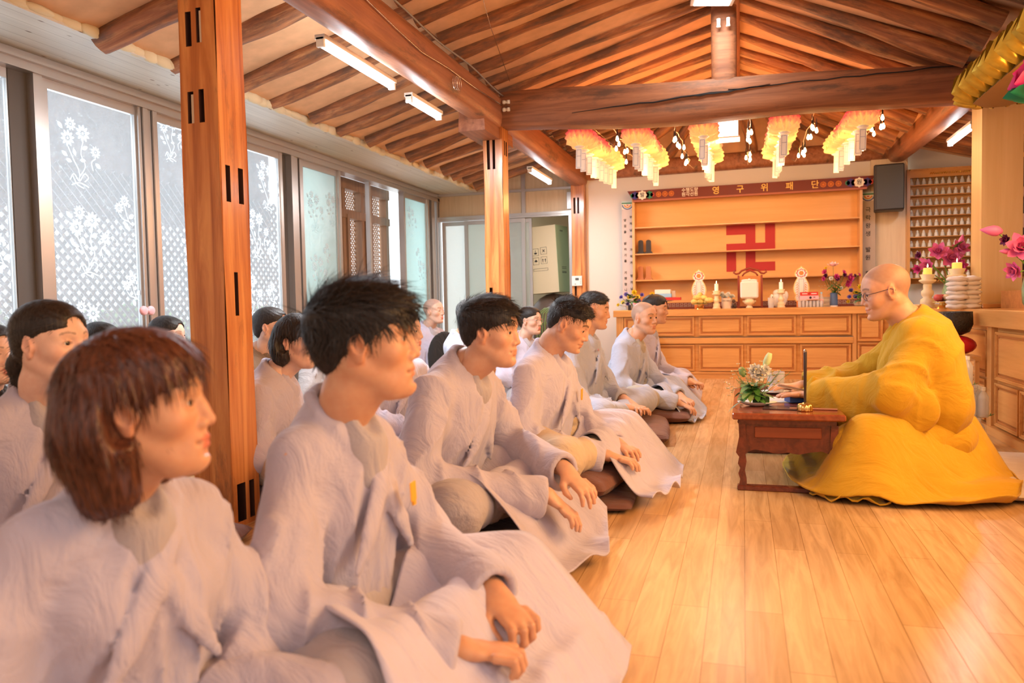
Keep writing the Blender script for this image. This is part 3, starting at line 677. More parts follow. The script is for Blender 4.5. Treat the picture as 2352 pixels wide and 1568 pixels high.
# ---------------------------------------------------------------- materials of people
def mat_skin(name, c):
    m, nt, b = nodes(name); N = nt.nodes.new; L = nt.links.new
    at = N('ShaderNodeAttribute'); at.attribute_name = 'Tint'; tc = N('ShaderNodeTexCoord'); n = N('ShaderNodeTexNoise'); n.inputs['Scale'].default_value = 45; n.inputs['Detail'].default_value = 3
    L(tc.outputs['Object'], n.inputs['Vector']); r = N('ShaderNodeValToRGB'); e = r.color_ramp.elements; e[0].position = .3; e[0].color = col4([c[0]*.94, c[1]*.86, c[2]*.84]); e[1].position = .7; e[1].color = col4(c)
    L(n.outputs['Fac'], r.inputs['Fac']); mx = N('ShaderNodeMix'); mx.data_type = 'RGBA'; mx.blend_type = 'MULTIPLY'; mx.inputs[0].default_value = 1
    L(r.outputs['Color'], mx.inputs[6]); L(at.outputs['Color'], mx.inputs[7]); L(mx.outputs[2], b.inputs['Base Color'])
    b.inputs['Roughness'].default_value = .46; b.inputs['Specular IOR Level'].default_value = .4
    b.inputs['Subsurface Weight'].default_value = .12; b.inputs['Subsurface Radius'].default_value = (.012, .004, .002); b.inputs['Subsurface Scale'].default_value = .6
    bp = N('ShaderNodeBump'); bp.inputs['Strength'].default_value = .08; bp.inputs['Distance'].default_value = .003; n2 = N('ShaderNodeTexNoise'); n2.inputs['Scale'].default_value = 260; L(tc.outputs['Object'], n2.inputs['Vector']); L(n2.outputs['Fac'], bp.inputs['Height']); L(bp.outputs['Normal'], b.inputs['Normal'])
    return m
SKIN = mat_skin('warm_skin', (.70, .41, .27)); SKIN_L = mat_skin('fair_skin', (.80, .53, .40)); SKIN_T = mat_skin('tanned_skin', (.66, .36, .21))
M_EYEW = plain('eye_white', (.72, .68, .64), .25); M_IRIS = plain('dark_iris', (.02, .012, .008), .15)
def mat_hair(name, c, c2, rough=.5):
    m, nt, b = nodes(name); N = nt.nodes.new; L = nt.links.new; tc = N('ShaderNodeTexCoord'); mp = N('ShaderNodeMapping'); mp.inputs['Scale'].default_value = (60, 60, 9); L(tc.outputs['Object'], mp.inputs['Vector'])
    n = N('ShaderNodeTexNoise'); n.inputs['Scale'].default_value = 3; n.inputs['Detail'].default_value = 4; L(mp.outputs['Vector'], n.inputs['Vector']); r = N('ShaderNodeValToRGB'); e = r.color_ramp.elements; e[0].position = .35; e[0].color = col4(c); e[1].position = .7; e[1].color = col4(c2)
    L(n.outputs['Fac'], r.inputs['Fac']); L(r.outputs['Color'], b.inputs['Base Color']); b.inputs['Roughness'].default_value = rough; b.inputs['Specular IOR Level'].default_value = .4
    bp = N('ShaderNodeBump'); bp.inputs['Strength'].default_value = .5; bp.inputs['Distance'].default_value = .004; L(n.outputs['Fac'], bp.inputs['Height']); L(bp.outputs['Normal'], b.inputs['Normal']); return m
H_BLACK = mat_hair('black_hair', (.008, .006, .005), (.03, .022, .018)); H_BROWN = mat_hair('red_brown_hair', (.045, .012, .006), (.14, .045, .022), .36); H_GREY = mat_hair('greying_hair', (.02, .02, .02), (.20, .20, .20))
def cloth(name, c, c2=None, rough=.85, sheen=.25, scale=1, weave=700):
    m, nt, b = nodes(name); N = nt.nodes.new; L = nt.links.new; tc = N('ShaderNodeTexCoord'); n = N('ShaderNodeTexNoise'); n.inputs['Scale'].default_value = 5*scale; n.inputs['Detail'].default_value = 5; L(tc.outputs['Object'], n.inputs['Vector'])
    r = N('ShaderNodeValToRGB'); e = r.color_ramp.elements; e[0].position = .3; e[0].color = col4(c); e[1].position = .7; e[1].color = col4(c2 or [x*1.08 for x in c]); L(n.outputs['Fac'], r.inputs['Fac']); L(r.outputs['Color'], b.inputs['Base Color'])
    b.inputs['Roughness'].default_value = rough; b.inputs['Sheen Weight'].default_value = sheen; b.inputs['Specular IOR Level'].default_value = .2
    mp = N('ShaderNodeMapping'); mp.inputs['Rotation'].default_value = (.5, .4, .6); mp.inputs['Scale'].default_value = (3.2, 10, 5); L(tc.outputs['Object'], mp.inputs['Vector'])
    n2 = N('ShaderNodeTexNoise'); n2.inputs['Scale'].default_value = 1.6*scale; n2.inputs['Detail'].default_value = 5; n2.inputs['Roughness'].default_value = .55; n2.inputs['Distortion'].default_value = .8; L(mp.outputs['Vector'], n2.inputs['Vector'])
    b1 = N('ShaderNodeBump'); b1.inputs['Strength'].default_value = .5; b1.inputs['Distance'].default_value = .035; L(n2.outputs['Fac'], b1.inputs['Height'])
    n3 = N('ShaderNodeTexNoise'); n3.inputs['Scale'].default_value = weave; L(tc.outputs['Object'], n3.inputs['Vector']); b2 = N('ShaderNodeBump'); b2.inputs['Strength'].default_value = .12; b2.inputs['Distance'].default_value = .002
    L(n3.outputs['Fac'], b2.inputs['Height']); L(b1.outputs['Normal'], b2.inputs['Normal']); L(b2.outputs['Normal'], b.inputs['Normal']); return m
C_ROBE = cloth('lavender_grey_robe_cloth', (.49, .45, .54)); C_ROBE2 = cloth('blue_grey_robe_cloth', (.44, .47, .59)); C_ROBE3 = cloth('pale_grey_robe_cloth', (.55, .52, .64))
C_PANTS = cloth('grey_trouser_cloth', (.42, .38, .40)); C_BEIGE = cloth('beige_trouser_cloth', (.58, .46, .32)); C_OLIVE = cloth('olive_grey_trouser_cloth', (.42, .38, .32))
C_GOLD = cloth('ochre_yellow_robe_cloth', (.56, .33, .02), (.64, .39, .03), sheen=.15); C_BLACK = cloth('black_cloth', (.018, .017, .018)); C_BROWNC = cloth('olive_brown_cloth', (.22, .16, .11))
M_BADGE = plain('orange_yellow_badge', (.86, .42, .04), .6)

# ---------------------------------------------------------------- the head
HEADS = {}
def head_mesh(kind, h=.0032, closed=False, smile=0, shaved=False, lean=0):
    """face looks along +x, crown at z=.115, chin at z=-.115. returns V,F,colours, and the eye pieces"""
    key = (kind, h, closed, smile, shaved)
    if key in HEADS: return HEADS[key]
    f = kind == 'f'; S = SDF((-.13, -.105, -.20), (.14, .105, .135), h); w = .95 if f else 1
    S.ell((-.012, 0, .030), (.093, .075, .084), k=0); S.ell((.028, 0, .022), (.062, .064, .066), k=.03)
    S.ell((.030, 0, -.030), (.058, .057*w, .078), k=.03); S.ell((.040, 0, -.078), (.040, .040*w, .032), k=.03)
    for s in (-1, 1):
        S.cap((-.008, s*.054*w, -.045), (.060, s*.020, -.098), .017 if f else .020, .014, k=.028)
        S.ell((.056, s*.042, -.024), (.024, .022, .020), k=.025)
        S.cap((.078, s*.012, .023), (.064, s*.046, .022), .011, .009, k=.02)
    S.ell((.084, 0, -.100), (.015 if f else .017, .018, .014), k=.022)
    S.ell((.072, 0, -.064), (.023, .028, .026), k=.022)
    for s in (-1, 1): S.ell((.0985, s*.032, .002), (.014, .019, .013), k=.018, op='s')
    # nose
    S.chain([(.082, 0, .012), (.092, 0, -.010), (.1025, 0, -.031)], [.0070, .0080, .0105], k=.014)
    for s in (-1, 1): S.ell((.092, s*.0145, -.0365), (.011, .0070, .0080), k=.007)
    for s in (-1, 1): S.ell((.099, s*.0080, -.0440), (.005, .003, .004), k=.003, op='s')
    S.cap((.097, 0, -.046), (.096, 0, -.055), .0025, k=.004, op='s')
    # lips
    S.ell((.0905, 0, -.0605), (.009, .021+.004*smile, .0058), k=.005); S.ell((.0885, 0, -.0715), (.009, .018+.003*smile, .0068), k=.005)
    S.ell((.1025, 0, -.0662), (.0075, .019, .0016), k=.004, op='s'); S.ell((.094, 0, -.0835), (.006, .014, .004), k=.010, op='s')
    for s in (-1, 1):
        S.ell((.0865, s*(.023+.004*smile), -.0658+.004*smile), (.004, .004, .0022), k=.006, op='s')
        if smile: S.ell((.066, s*.040, -.040), (.017, .017, .016), k=.02)
    # eyelids over the eyeballs, with an almond opening
    for s in (-1, 1):
        S.ell((.0745, s*.0315, .001), (.0155, .0165, .0125), k=.007)
        if not closed:
            S.ell((.092, s*.0315, .0005), (.0125, .0140, .0050), R=rotm(0, 0, s*.25), k=.002, op='s')
            S.cap((.086, s*.020, .0085), (.080, s*.045, .0085), .0012, k=.003, op='s')
        else: S.cap((.0905, s*.021, -.003), (.083, s*.044, -.003), .0011, k=.0025, op='s'); S.cap((.087, s*.022, .008), (.080, s*.044, .008), .0011, k=.003, op='s')
    # ears
    for s in (-1, 1):
        R = rotm(0, -.18, s*.35)
        S.ell((-.002, s*.077, -.006), (.0165, .0055, .031), R=R, k=.008); S.cap((.002, s*.070, -.008), (.0, s*.076, -.006), .016, .014, k=.01)
        S.ell((.002, s*.0850, -.002), (.0100, .0065, .020), R=R, k=.004, op='s'); S.ell((.008, s*.080, -.011), (.005, .006, .008), k=.004, op='s')
        S.ell((.004, s*.076, -.031), (.008, .005, .008), k=.006)
        S.cap((.013, s*.076, -.007), (.010, s*.076, -.016), .004, k=.004)
    # neck
    S.chain([(-.020, 0, -.050), (-.035, 0, -.115), (-.048, 0, -.20)], [.050 if f else .054, .049 if f else .054, .056 if f else .062], k=.03)
    if not f: S.ell((.005, 0, -.135), (.02, .014, .018), k=.02)
    V, F = S.mesh(); V = relax(V, F, 1, .3)
    c = np.ones((len(V), 4)); x, y, z = V.T
    def mask(e, s=.15): return np.clip(.5-e/s, 0, 1)[:, None]
    lips = mask(np.minimum(((y/(.022+.004*smile))**2+((z+.0605)/.0062)**2), ((y/.019)**2+((z+.0715)/.0075)**2))-1)*(x > .075)[:, None]
    c[:, :3] = c[:, :3]*(1-lips)+lips*np.array([.95, .56, .58] if f else [.92, .72, .70])
    ay = np.abs(y); bz = .0255+.004*np.sin(np.clip((ay-.014)/.036, 0, 1)*PI)-.10*np.maximum(ay-.04, 0)
    bw = .0030 if f else .0044; brow = mask(np.abs(z-bz)/bw-1, .7)*((ay > .013) & (ay < .052) & (x > .04))[:, None]*(.6 if f or shaved else .82)
    c[:, :3] = c[:, :3]*(1-brow)+brow*np.array([.10, .09, .09])
    lash = mask((((ay-.0315)/.0150)**2+((z-.0015)/.0062)**2)-1, .5)*(x > .07)[:, None]*(.55 if not closed else .0)
    c[:, :3] = c[:, :3]*(1-lash)+lash*np.array([.30, .22, .20])
    if closed:
        lash = mask((np.abs(z+.003)/.0018)-1, 1)*((ay > .020) & (ay < .046) & (x > .07))[:, None]*.8; c[:, :3] = c[:, :3]*(1-lash)+lash*np.array([.12, .09, .09])
    cheek = np.exp(-(((ay-.045)/.02)**2+((z+.03)/.022)**2))[:, None]*(x > .02)[:, None]*.30; c[:, :3] = c[:, :3]*(1-cheek)+cheek*np.array([1, .72, .68])
    earm = ((ay > .070) & (np.abs(z+.005) < .04) & (x < .02) & (x > -.03))[:, None]*.35; c[:, :3] = c[:, :3]*(1-earm)+earm*np.array([1, .70, .62])
    if shaved:
        line = np.where(x > .0, .030+.9*np.clip(x-.02, 0, .06)**1.0, .030-1.2*np.clip(-x, 0, .09))
        hl = (np.clip(.5+(z-line)/.016, 0, 1)*np.clip(.5+(.088-x)/.02, 0, 1))[:, None]*(1-np.clip((ay-.0745)/.003, 0, 1))[:, None]*.62
        c[:, :3] = c[:, :3]*(1-hl)+hl*np.array([.40, .46, .54])
    eyes = []
    if not closed:
        for s in (-1, 1):
            cx = np.array((.0745, s*.0315, .0008)); b = MB(); b.ball((0, 0, 0), .0128, 14, 10); EV = np.concatenate(b.v) @ rotm(0, PI/2, 0).T; EF = [q for q in b.f]
            EQ = np.array([q if len(q) == 4 else list(q[:3])+[q[2]] for q in EF if len(q) == 4]); cen = EV[EQ].mean(1); eyes.append((EV+cx, EQ[cen[:, 0] < .0098], 1)); eyes.append((EV+cx+np.array([.0003, 0, 0]), EQ[cen[:, 0] >= .0098], 2))
    HEADS[key] = (V, F, c, eyes); return HEADS[key]
def xf(V, M): return V @ M[:3, :3].T+M[:3, 3]

# ---------------------------------------------------------------- hands (local: wrist at origin, fingers along +x, palm facing -z, thumb towards +y)
def hand_parts(S, M, curl=.5, spread=.12, thumb=.3, flip=1, sc=1):
    """adds a hand with five jointed fingers to the field S; M places it"""
    def p(x, y, z): return tuple(M[:3, :3] @ (np.array([x, y*flip, z])*sc)+M[:3, 3])
    k = .006*sc
    nrm = M[:3, :3] @ np.array([0, 0, 1.]); nrm /= np.linalg.norm(nrm)
    S.cap(p(-.02, 0, 0), p(.02, 0, 0), .027*sc, .029*sc, k=.012, flat=(nrm, .68)); S.cap(p(.02, .008, 0), p(.075, .006, .0), .033*sc, .036*sc, k=.012, flat=(nrm, .42))
    S.ell(p(.035, .024, -.006), (.018*sc, .018*sc, .014*sc), k=.012)
    for i, (y, L) in enumerate(((.030, .072), (.010, .080), (-.011, .074), (-.030, .058))):
        a = (y/.03)*spread; x0, z0 = .082-abs(y-.01)*.25, .002; ang = curl*.5; pts = [p(x0-.01, y, z0)]; d = 0; X, Y, Z = x0-.01, y, z0
        for seg, q in ((.46, 0), (.30, 1), (.24, 2)):
            l = L*seg+(.01 if q == 0 else 0); X += math.cos(d)*l*math.cos(a); Y += math.sin(a)*l*math.cos(d); Z -= math.sin(d)*l
            pts.append(p(X, Y, Z)); d += curl*(1.0 if q == 0 else .8)
        S.chain(pts, [.0098*sc, .0094*sc, .0086*sc, .0076*sc], k=k*.6)
    S.chain([p(.018, .026, -.004), p(.045, .052, -.012-.01*thumb), p(.070, .062-.02*thumb, -.018-.02*thumb), p(.092, .062-.04*thumb, -.020-.03*thumb)], [.0135*sc, .0115*sc, .0105*sc, .0085*sc], k=k)

# ---------------------------------------------------------------- hair
def strands(V, F, n, length, dirfn, wd=.0016, seed=1, rough=.25, seg=4, sel=None, lift=.12):
    rg = np.random.default_rng(seed); cen = V[F].mean(1); a = V[F[:, 2]]-V[F[:, 0]]; b = V[F[:, 3]]-V[F[:, 1]]; N = np.cross(a, b); ar = np.linalg.norm(N, axis=1)+1e-12; N /= ar[:, None]
    pr = ar.copy()
    if sel is not None: pr = pr*sel(cen)
    pr /= pr.sum(); k = rg.choice(len(F), n, p=pr); P = cen[k]+rg.normal(0, .001, (n, 3)); Nn = N[k]
    D = dirfn(P, Nn); D -= Nn*(D*Nn).sum(1)[:, None]; D /= np.linalg.norm(D, axis=1)[:, None]+1e-9; D += rg.normal(0, rough, (n, 3))+Nn*lift; D /= np.linalg.norm(D, axis=1)[:, None]+1e-9; Ls = length*(.5+rg.random(n)) if not callable(length) else length(P)*(.6+.8*rg.random(n))
    side = np.cross(D, Nn); side /= np.linalg.norm(side, axis=1)[:, None]+1e-9; vs = []; pos = P-Nn*.002; g = np.array([0, 0, -1.])
    for i in range(seg+1):
        t = i/seg; w = wd*(1-t)**.7*.5+.0001; vs.append(np.stack([pos-side*w, pos+side*w], 1))
        D2 = D+g*t*.4-Nn*t*.25; D2 /= np.linalg.norm(D2, axis=1)[:, None]; pos = pos+D2*(Ls/seg)[:, None]
    A = np.stack(vs, 1).reshape(n, -1, 3); m = 2*(seg+1); VV = A.reshape(-1, 3); q = np.array([[2*i, 2*i+1, 2*i+3, 2*i+2] for i in range(seg)]); FF = (q[None]+(np.arange(n)*m)[:, None, None]).reshape(-1, 4)
    return VV, FF
def short_hair(name, M, parent, mat, seed=1, h=.005, fringe=0, vol=.0, n=2600, length=.026, fade=True, messy=.2, lift=.22):
    """a cropped male haircut as cap plus many fine locks; M places the head"""
    S = SDF((-.14, -.11, -.09), (.12, .11, .16), h); v = vol
    S.ell((-.014, 0, .036), (.099+v, .079+v, .086+v), k=0, fold=lambda P: .0025*nz(P, 90, seed)); S.ell((.03, 0, .058), (.058+v, .062+v*.7, .050+v), k=.03, fold=lambda P: .0025*nz(P, 90, seed))
    S.ell((-.05, 0, -.01), (.052+v*.6, .060+v*.3, .060), k=.02)
    # open the face, the ears and the nape
    S.ell((.115, 0, -.02+.0*fringe), (.085, .10, .078-.028*fringe), k=.008, op='s', fold=lambda P: .007*nz(P, 75, seed)+.004*nz(P, 180, seed)); S.ell((.10, 0, .052), (.05, .035, .016*(1-fringe)+.001), k=.006, op='s')
    for s in (-1, 1):
        S.ell((.066, s*.085, -.03), (.045, .05, .066-.012*fringe), k=.007, op='s', fold=lambda P: .004*nz(P, 160, seed)); S.ell((-.002, s*.095, -.022), (.026, .035, .036), k=.008, op='s')
    S.half((-.03, 0, -.068), (.35, 0, -1), .006)
    V, F = S.mesh(); V = relax(V, F, 1)
    def dr(P, N):
        D = np.zeros_like(P); D[:, 0] = np.where(P[:, 2] > .03, .55+.5*fringe, -.1); D[:, 2] = np.where(P[:, 2] > .06, .25*(1-fringe), -.9); D += N*.35; return D
    parts = [(V, F, 0)]
    if n: VV, FF = strands(V, F, n, (lambda P: length*(.30+.70*np.clip((P[:, 2]+.02)/.08, 0, 1))) if fade else length, dr, seed=seed, rough=messy, lift=lift, wd=.0022); parts.append((VV, FF, 0))
    parts = [(xf(p[0], M), p[1], 0) for p in parts]
    return mk(name, parts, [mat], parent)
def bob_hair(name, M, parent, mat, seed=1, h=.005, length=.17, n=2500, back=.0, fringe=.6, width=1.0):
    """chin-length bob; length = how far below the crown line it hangs"""
    S = SDF((-.17, -.13, -.24), (.13, .13, .16), h); zb = .03-length+.02
    S.ell((-.012, 0, .038), (.106, .088*width, .090), k=0); S.ell((.03, 0, .056), (.064, .070, .054), k=.03)
    for s in (-1, 1):
        S.chain([(-.03, s*.062*width, .03), (-.028, s*.078*width, -.03), (-.015, s*.074*width, zb)], [.045, .036, .026], k=.035)
    S.chain([(-.06, 0, .02), (-.078-back, 0, -.05), (-.066-back*.7, 0, zb-.012)], [.06, .055, .036], k=.04)
    for s in (-1, 1): S.cap((-.06-back, s*.045, -.02), (-.052-back, s*.05, zb-.005), .05, .036, k=.04)
    S.ell((.120, 0, -.045), (.085, .072, .088-.03*fringe+.02), k=.02, op='s'); S.cap((-.02, 0, -.06), (-.01, 0, -.30), .052, .06, k=.02, op='s'); 
    for s in (-1, 1): S.ell((.085, s*.07, -.05), (.072, .045, .085-.02*fringe), k=.015, op='s')
    for s in (-1, 1): S.ell((.004, s*.105, -.012), (.023, .042, .038), k=.012, op='s')
    S.disp(lambda P: .0016*np.sin(np.arctan2(P[:, 1], P[:, 0]+.02)*38+6*P[:, 2]/.1+seed)+.001*nz(P, 60, seed))
    V, F = S.mesh(); V = relax(V, F, 1)
    parts = [(V, F, 0)]
    if n:
        def dr(P, N): D = np.zeros_like(P); D[:, 2] = -1; D[:, 0] = np.where(P[:, 2] > .07, .8, .05); D += N*.08; return D
        parts.append((*strands(V, F, n, lambda P: np.where(P[:, 2] < zb+.03, .018, .05), dr, seed=seed, rough=.07, lift=.03, wd=.003), 0))
    return mk(name, [(xf(p[0], M), p[1], 0) for p in parts], [mat], parent)
def tied_hair(name, M, parent, mat, seed=1, h=.005, n=900, bun=None, tail=False):
    """hair combed back close to the head, to a bun or tail"""
    S = SDF((-.19, -.11, -.16), (.12, .11, .17), h)
    S.ell((-.014, 0, .034), (.099, .080, .087), k=0); S.ell((.03, 0, .052), (.060, .064, .050), k=.03); S.ell((-.05, 0, -.015), (.054, .058, .055), k=.02)
    S.ell((.118, 0, -.025), (.080, .10, .082), k=.008, op='s', fold=lambda P: .006*nz(P, 80, seed)+.003*nz(P, 190, seed)); S.ell((.10, 0, .055), (.05, .03, .018), k=.006, op='s')
    for s in (-1, 1): S.ell((.07, s*.085, -.03), (.05, .05, .066), k=.01, op='s'); S.ell((.0, s*.098, -.024), (.026, .035, .036), k=.01, op='s')
    S.half((-.03, 0, -.062), (.3, 0, -1), .01)
    if bun: S.ell(bun, (.034, .036, .032), k=.012)
    if tail: S.chain([(-.09, 0, -.02), (-.112, 0, -.06), (-.11, 0, -.15)], [.028, .026, .014], k=.015)
    S.disp(lambda P: .0012*np.sin(P[:, 2]*420+P[:, 0]*220+seed))
    V, F = S.mesh(); V = relax(V, F, 1); parts = [(V, F, 0)]
    if n: parts.append((*strands(V, F, n, .03, lambda P, N: np.stack([-np.ones(len(P)), 0*P[:, 1], -.3+0*P[:, 2]], 1)+N*.1, seed=seed, rough=.1, lift=.05), 0))
    return mk(name, [(xf(p[0], M), p[1], 0) for p in parts], [mat], parent)
# ---------------------------------------------------------------- seated figures
M_BUTTON = plain('mauve_button', (.45, .30, .36), .35)
def wr(a, f=14, s=0, g=24):
    return lambda P, t: -a*(1.25*(1-np.abs(np.sin(t*f*.42+2.2*nz(P, 8, s)+s+P[..., 1]*20+P[..., 2]*5)))**2.5+.5*np.clip(1-np.abs(nz(P, g*.7, s))*1.7, 0, 1)**2-.55)
def fo(a, f=16, s=0): return lambda P: a*(-np.abs(nz(P, f, s))*1.1+.6*nz(P, f*.45, s+2))
def basis(lean, yaw):
    return rotm(0, 0, yaw) @ rotm(0, lean, 0)
def person(label, loc, rz, sex='m', zs=.07, lean=.12, side=0, tyaw=0, hyaw=0, hpitch=0, hroll=0, hfwd=.03, tall=0, skin=None, robe=None, pants=None,
           elb=((.05, .27, .28), (.05, -.27, .28)), wri=((.27, .09, .20), (.27, -.09, .20)), hdir=((.8, -.6, -.2), (.8, .6, -.2)), hroll2=(0, 0), curl=.7,
           knee=((.30, .33), (.30, -.33)), kz=.10, res=.011, hres=.0036, closed=False, smile=0, shaved=False, hair=None, scale=1, collar=True, fat=1.0,
           cuffr=.060, sleeve=.078, drape=None, badge=None, hands=True, legs=True, group=None, hscale=1.0, extra=None, fold=1.0, seed=1, neckup=0, open_v=1.0, buttons=False, gap=.0, gb=None):
    t = thing('person', label, 'person', loc, rz, group)
    if scale != 1: t.scale = (scale,)*3
    skin = skin or SKIN; robe = robe or C_ROBE; pants = pants or C_PANTS
    P0 = np.array((0, 0, zs+.10)); B = basis(lean, tyaw) @ rotm(side, 0, 0); Nk = P0+B @ np.array((0, 0, .44+tall))
    def tb(x, y, z): return Nk+B @ np.array((x, y, z))            # torso frame, origin at the neck base
    sh = [tb(-.012, s*.158*fat, -.078) for s in (1, -1)]
    HR = rotm(0, 0, tyaw+hyaw) @ rotm(0, hpitch, 0) @ rotm(hroll, 0, 0); Hc = Nk+rotm(0, 0, tyaw) @ np.array((hfwd+.045, 0, 0))+np.array((0, 0, .150+neckup))
    HM = np.eye(4); HM[:3, :3] = HR*hscale; HM[:3, 3] = Hc
    V, F, c, eyes = head_mesh(sex, hres, closed, smile, shaved)
    # keep the lower end of the neck on the body while the head turns
    Vh = xf(V, HM); w = np.clip((-V[:, 2]-.085)/.11, 0, 1)[:, None]; w = w*w*(3-2*w); HM0 = np.eye(4); HM0[:3, :3] = B; HM0[:3, 3] = tb(.045, 0, .15); Vh = Vh*(1-w)+xf(V, HM0)*w
    parts = [(Vh, F, 0, c)]+[(xf(e[0], HM), e[1], e[2]) for e in eyes]
    # body under the clothes
    S = SDF((-.45, -.75, -.02), (.95, .75, 1.0), .022)
    S.chain([P0, P0+(Nk-P0)*.5, tb(0, 0, -.10)], [.13, .115, .12], k=.05, flat=(B[:, 0], .7)); S.cap(sh[0], sh[1], .05, k=.05); S.cap(tb(-.005, 0, -.06), tb(0, 0, .03), .058, .052, k=.03)
    for i in (0, 1):
        s = 1-2*i; S.chain([sh[i], elb[i], wri[i]], [.047, .040, .028], k=.02)
        if legs: S.chain([(0, s*.09, zs+.09), (knee[i][0], knee[i][1], zs+kz), (.26+.02*i, -s*.10, zs+.05)], [.085, .06, .04], k=.03); S.cap((.26, -s*.10, zs+.045), (.30, -s*.26, zs+.04), .035, .028, k=.02)
    v, f = S.mesh(); parts.append((v, f, 0))
    if hands:
        for i in (0, 1):
            d = np.array(hdir[i], float); d /= np.linalg.norm(d); wv = np.array(wri[i]); up = np.array((0, 0, 1.)); y = np.cross(up, d); y /= np.linalg.norm(y); z = np.cross(d, y)
            M = np.eye(4); M[:3, 0] = d; M[:3, 1] = y; M[:3, 2] = z; M[:3, :3] = M[:3, :3] @ rotm(hroll2[i], 0, 0); M[:3, 3] = wv+d*.012
            ctr = wv+d*.07; S = SDF(ctr-.15, ctr+.15, .0046 if res < .010 else .006); a = np.array(elb[i]); u = a-wv; u /= np.linalg.norm(u)
            S.cap(wv+u*.10, wv+d*.01, .036, .026, k=.01); hand_parts(S, M, curl=curl, flip=(1 if i else -1)); v, f = S.mesh(); parts.append((v, f, 0))
    mk('body', parts, [skin, M_EYEW, M_IRIS], t)
    # trousers
    if legs:
        S = SDF((-.30, -.56, zs-.03), (.62, .56, zs+.32), max(res, .011)); fd = wr(.009*fold, 16, seed, 26)
        for i in (0, 1):
            s = 1-2*i; K = (knee[i][0], knee[i][1], zs+kz)
            S.cap((-.02, s*.09, zs+.10), K, .110*fat, .088, k=.05, fold=fd); S.cap(K, (.27+.04*i, -s*.08, zs+.060), .080, .058, k=.03, fold=fd)
        S.ell((-.02, 0, zs+.10), (.15, .19*fat, .12), k=.05); S.half((0, 0, zs+.006), (0, 0, -1), .02)
        v, f = S.mesh(); mk('trousers', [(relax(v, f, 1, .4), f, 0)], [pants], t)
    # robe: body of the jacket
    g0, g1 = gb or ((-.36, -.46, zs-.01), (.62, .46, Nk[2]+.16)); S = SDF(g0, g1, res); a = .0095*fold
    def torsofold(P, tt=None):
        th = np.arctan2(P[..., 1], P[..., 0]+.03); lo = np.clip((Nk[2]-.12-P[..., 2])/.35, 0, 1)
        Q = P.copy(); Q[..., 2] = P[..., 2]*.45-P[..., 1]*.35; Q[..., 1] = P[..., 1]*1.3
        r1 = 1-np.abs(np.sin(th*6+2.6*nz(P, 4, seed)+seed)); r2 = 1-np.abs(nz(Q, 15, seed))*1.6
        return -a*((.5+1.6*lo)*r1**3.5+1.7*np.clip(r2, 0, 1)**3-.55)
    mid = P0*.5+Nk*.5
    S.chain([P0+np.array((0, 0, -.03)), P0+(mid-P0)*.6, mid+B@np.array((.01, 0, .02)), tb(.005, 0, -.12)], [.178*fat, .165*fat, .158*fat, .138*fat], k=.05, flat=(B[:, 0], .76), fold=torsofold)
    S.cap(sh[0]*.93+sh[1]*.07+np.array((0, 0, .004)), sh[1]*.93+sh[0]*.07+np.array((0, 0, .004)), .056, k=.06, fold=lambda P, tt: fo(a*.7, 18, seed)(P)); S.cap(tb(-.035, 0, -.05), tb(-.022, 0, .020), .080, .060, k=.06)
    if sex == 'f': [S.ell(tb(.065, s*.07, -.19), (.055, .06, .06), k=.05) for s in (1, -1)]
    if extra: extra(S, tb, zs)
    for i in (0, 1):
        wv = np.array(wri[i], float); ev = np.array(elb[i], float); u = wv-ev; L = np.linalg.norm(u); u /= L
        S2 = SDF.__new__(SDF); S2.__dict__.update(S.__dict__); S2.d = np.full(S.n, .2, np.float32)
        dn = np.array((0, 0, -1.)); hang = sleeve*.34
        S2.cap(sh[i], ev+dn*.012, .060*fat, sleeve*.94, k=.03, fold=wr(a*1.5, 13, seed+i, 22)); S2.cap(ev+dn*.016, wv+dn*hang*.6-u*.02, sleeve, sleeve*.92, k=.03, fold=(lambda P, t, g=wr(a*1.7, 17, seed+4+i, 22): g(P, t)*np.clip((1-t)*4, .15, 1)), flat=(np.cross(u, dn), .86))
        ce = wv-u*gap+dn*hang*.5; lo = ce-.15; hi = ce+.15; S2.half(ce, u, .008, lo, hi); S2.cap(ce-u*.030, ce+u*.2, sleeve*.92-.026, k=.006, op='s', flat=(np.cross(u, dn), .86))
        q = np.maximum(.036-np.abs(S.d-S2.d), 0)/.036; S.d = np.minimum(S.d, S2.d)-q*q*.036*.25
    # neck opening
    S.ell(tb(.012, 0, .045), (.066, .062, .070), R=B, k=.008, op='s'); S.chain([tb(.05, 0, .03), tb(.095, -.006, -.05), tb(.14, -.012, -.14*open_v)], [.050, .036, .006], k=.006, op='s')
    inner = []
    for s in (1, -1):           # crossed collar bands; the left front lies over the right
        over = .010 if s > 0 else 0
        pts = [(-.066, 0, .052), (-.045, s*.050, .042), (.000, s*.070, .012), (.050, s*.060, -.020), (.100+over, s*.026, -.080), (.130+over, -s*.014, -.145), (.146+over, -s*.065, -.230), (.150+over, -s*.105, -.30)]
        fk = min(1.0, fat); pts = [tb(p[0]*(fk**.7 if p[0] > .09 else 1), p[1], p[2]) for p in pts]
        if collar: S.chain(pts[:3], [.014, .015, .017], k=.004); S.chain(pts[2:], [.017, .022, .026, .026, .024, .012], k=.003, flat=(B[:, 0]+.25*B[:, 2], .46))
    S.half((0, 0, zs+.004), (0, 0, -1), .01)
    v, f = S.mesh(); v = relax(v, f, 1, .35); R = mk('robe', [(v, f, 0)], [robe], t)
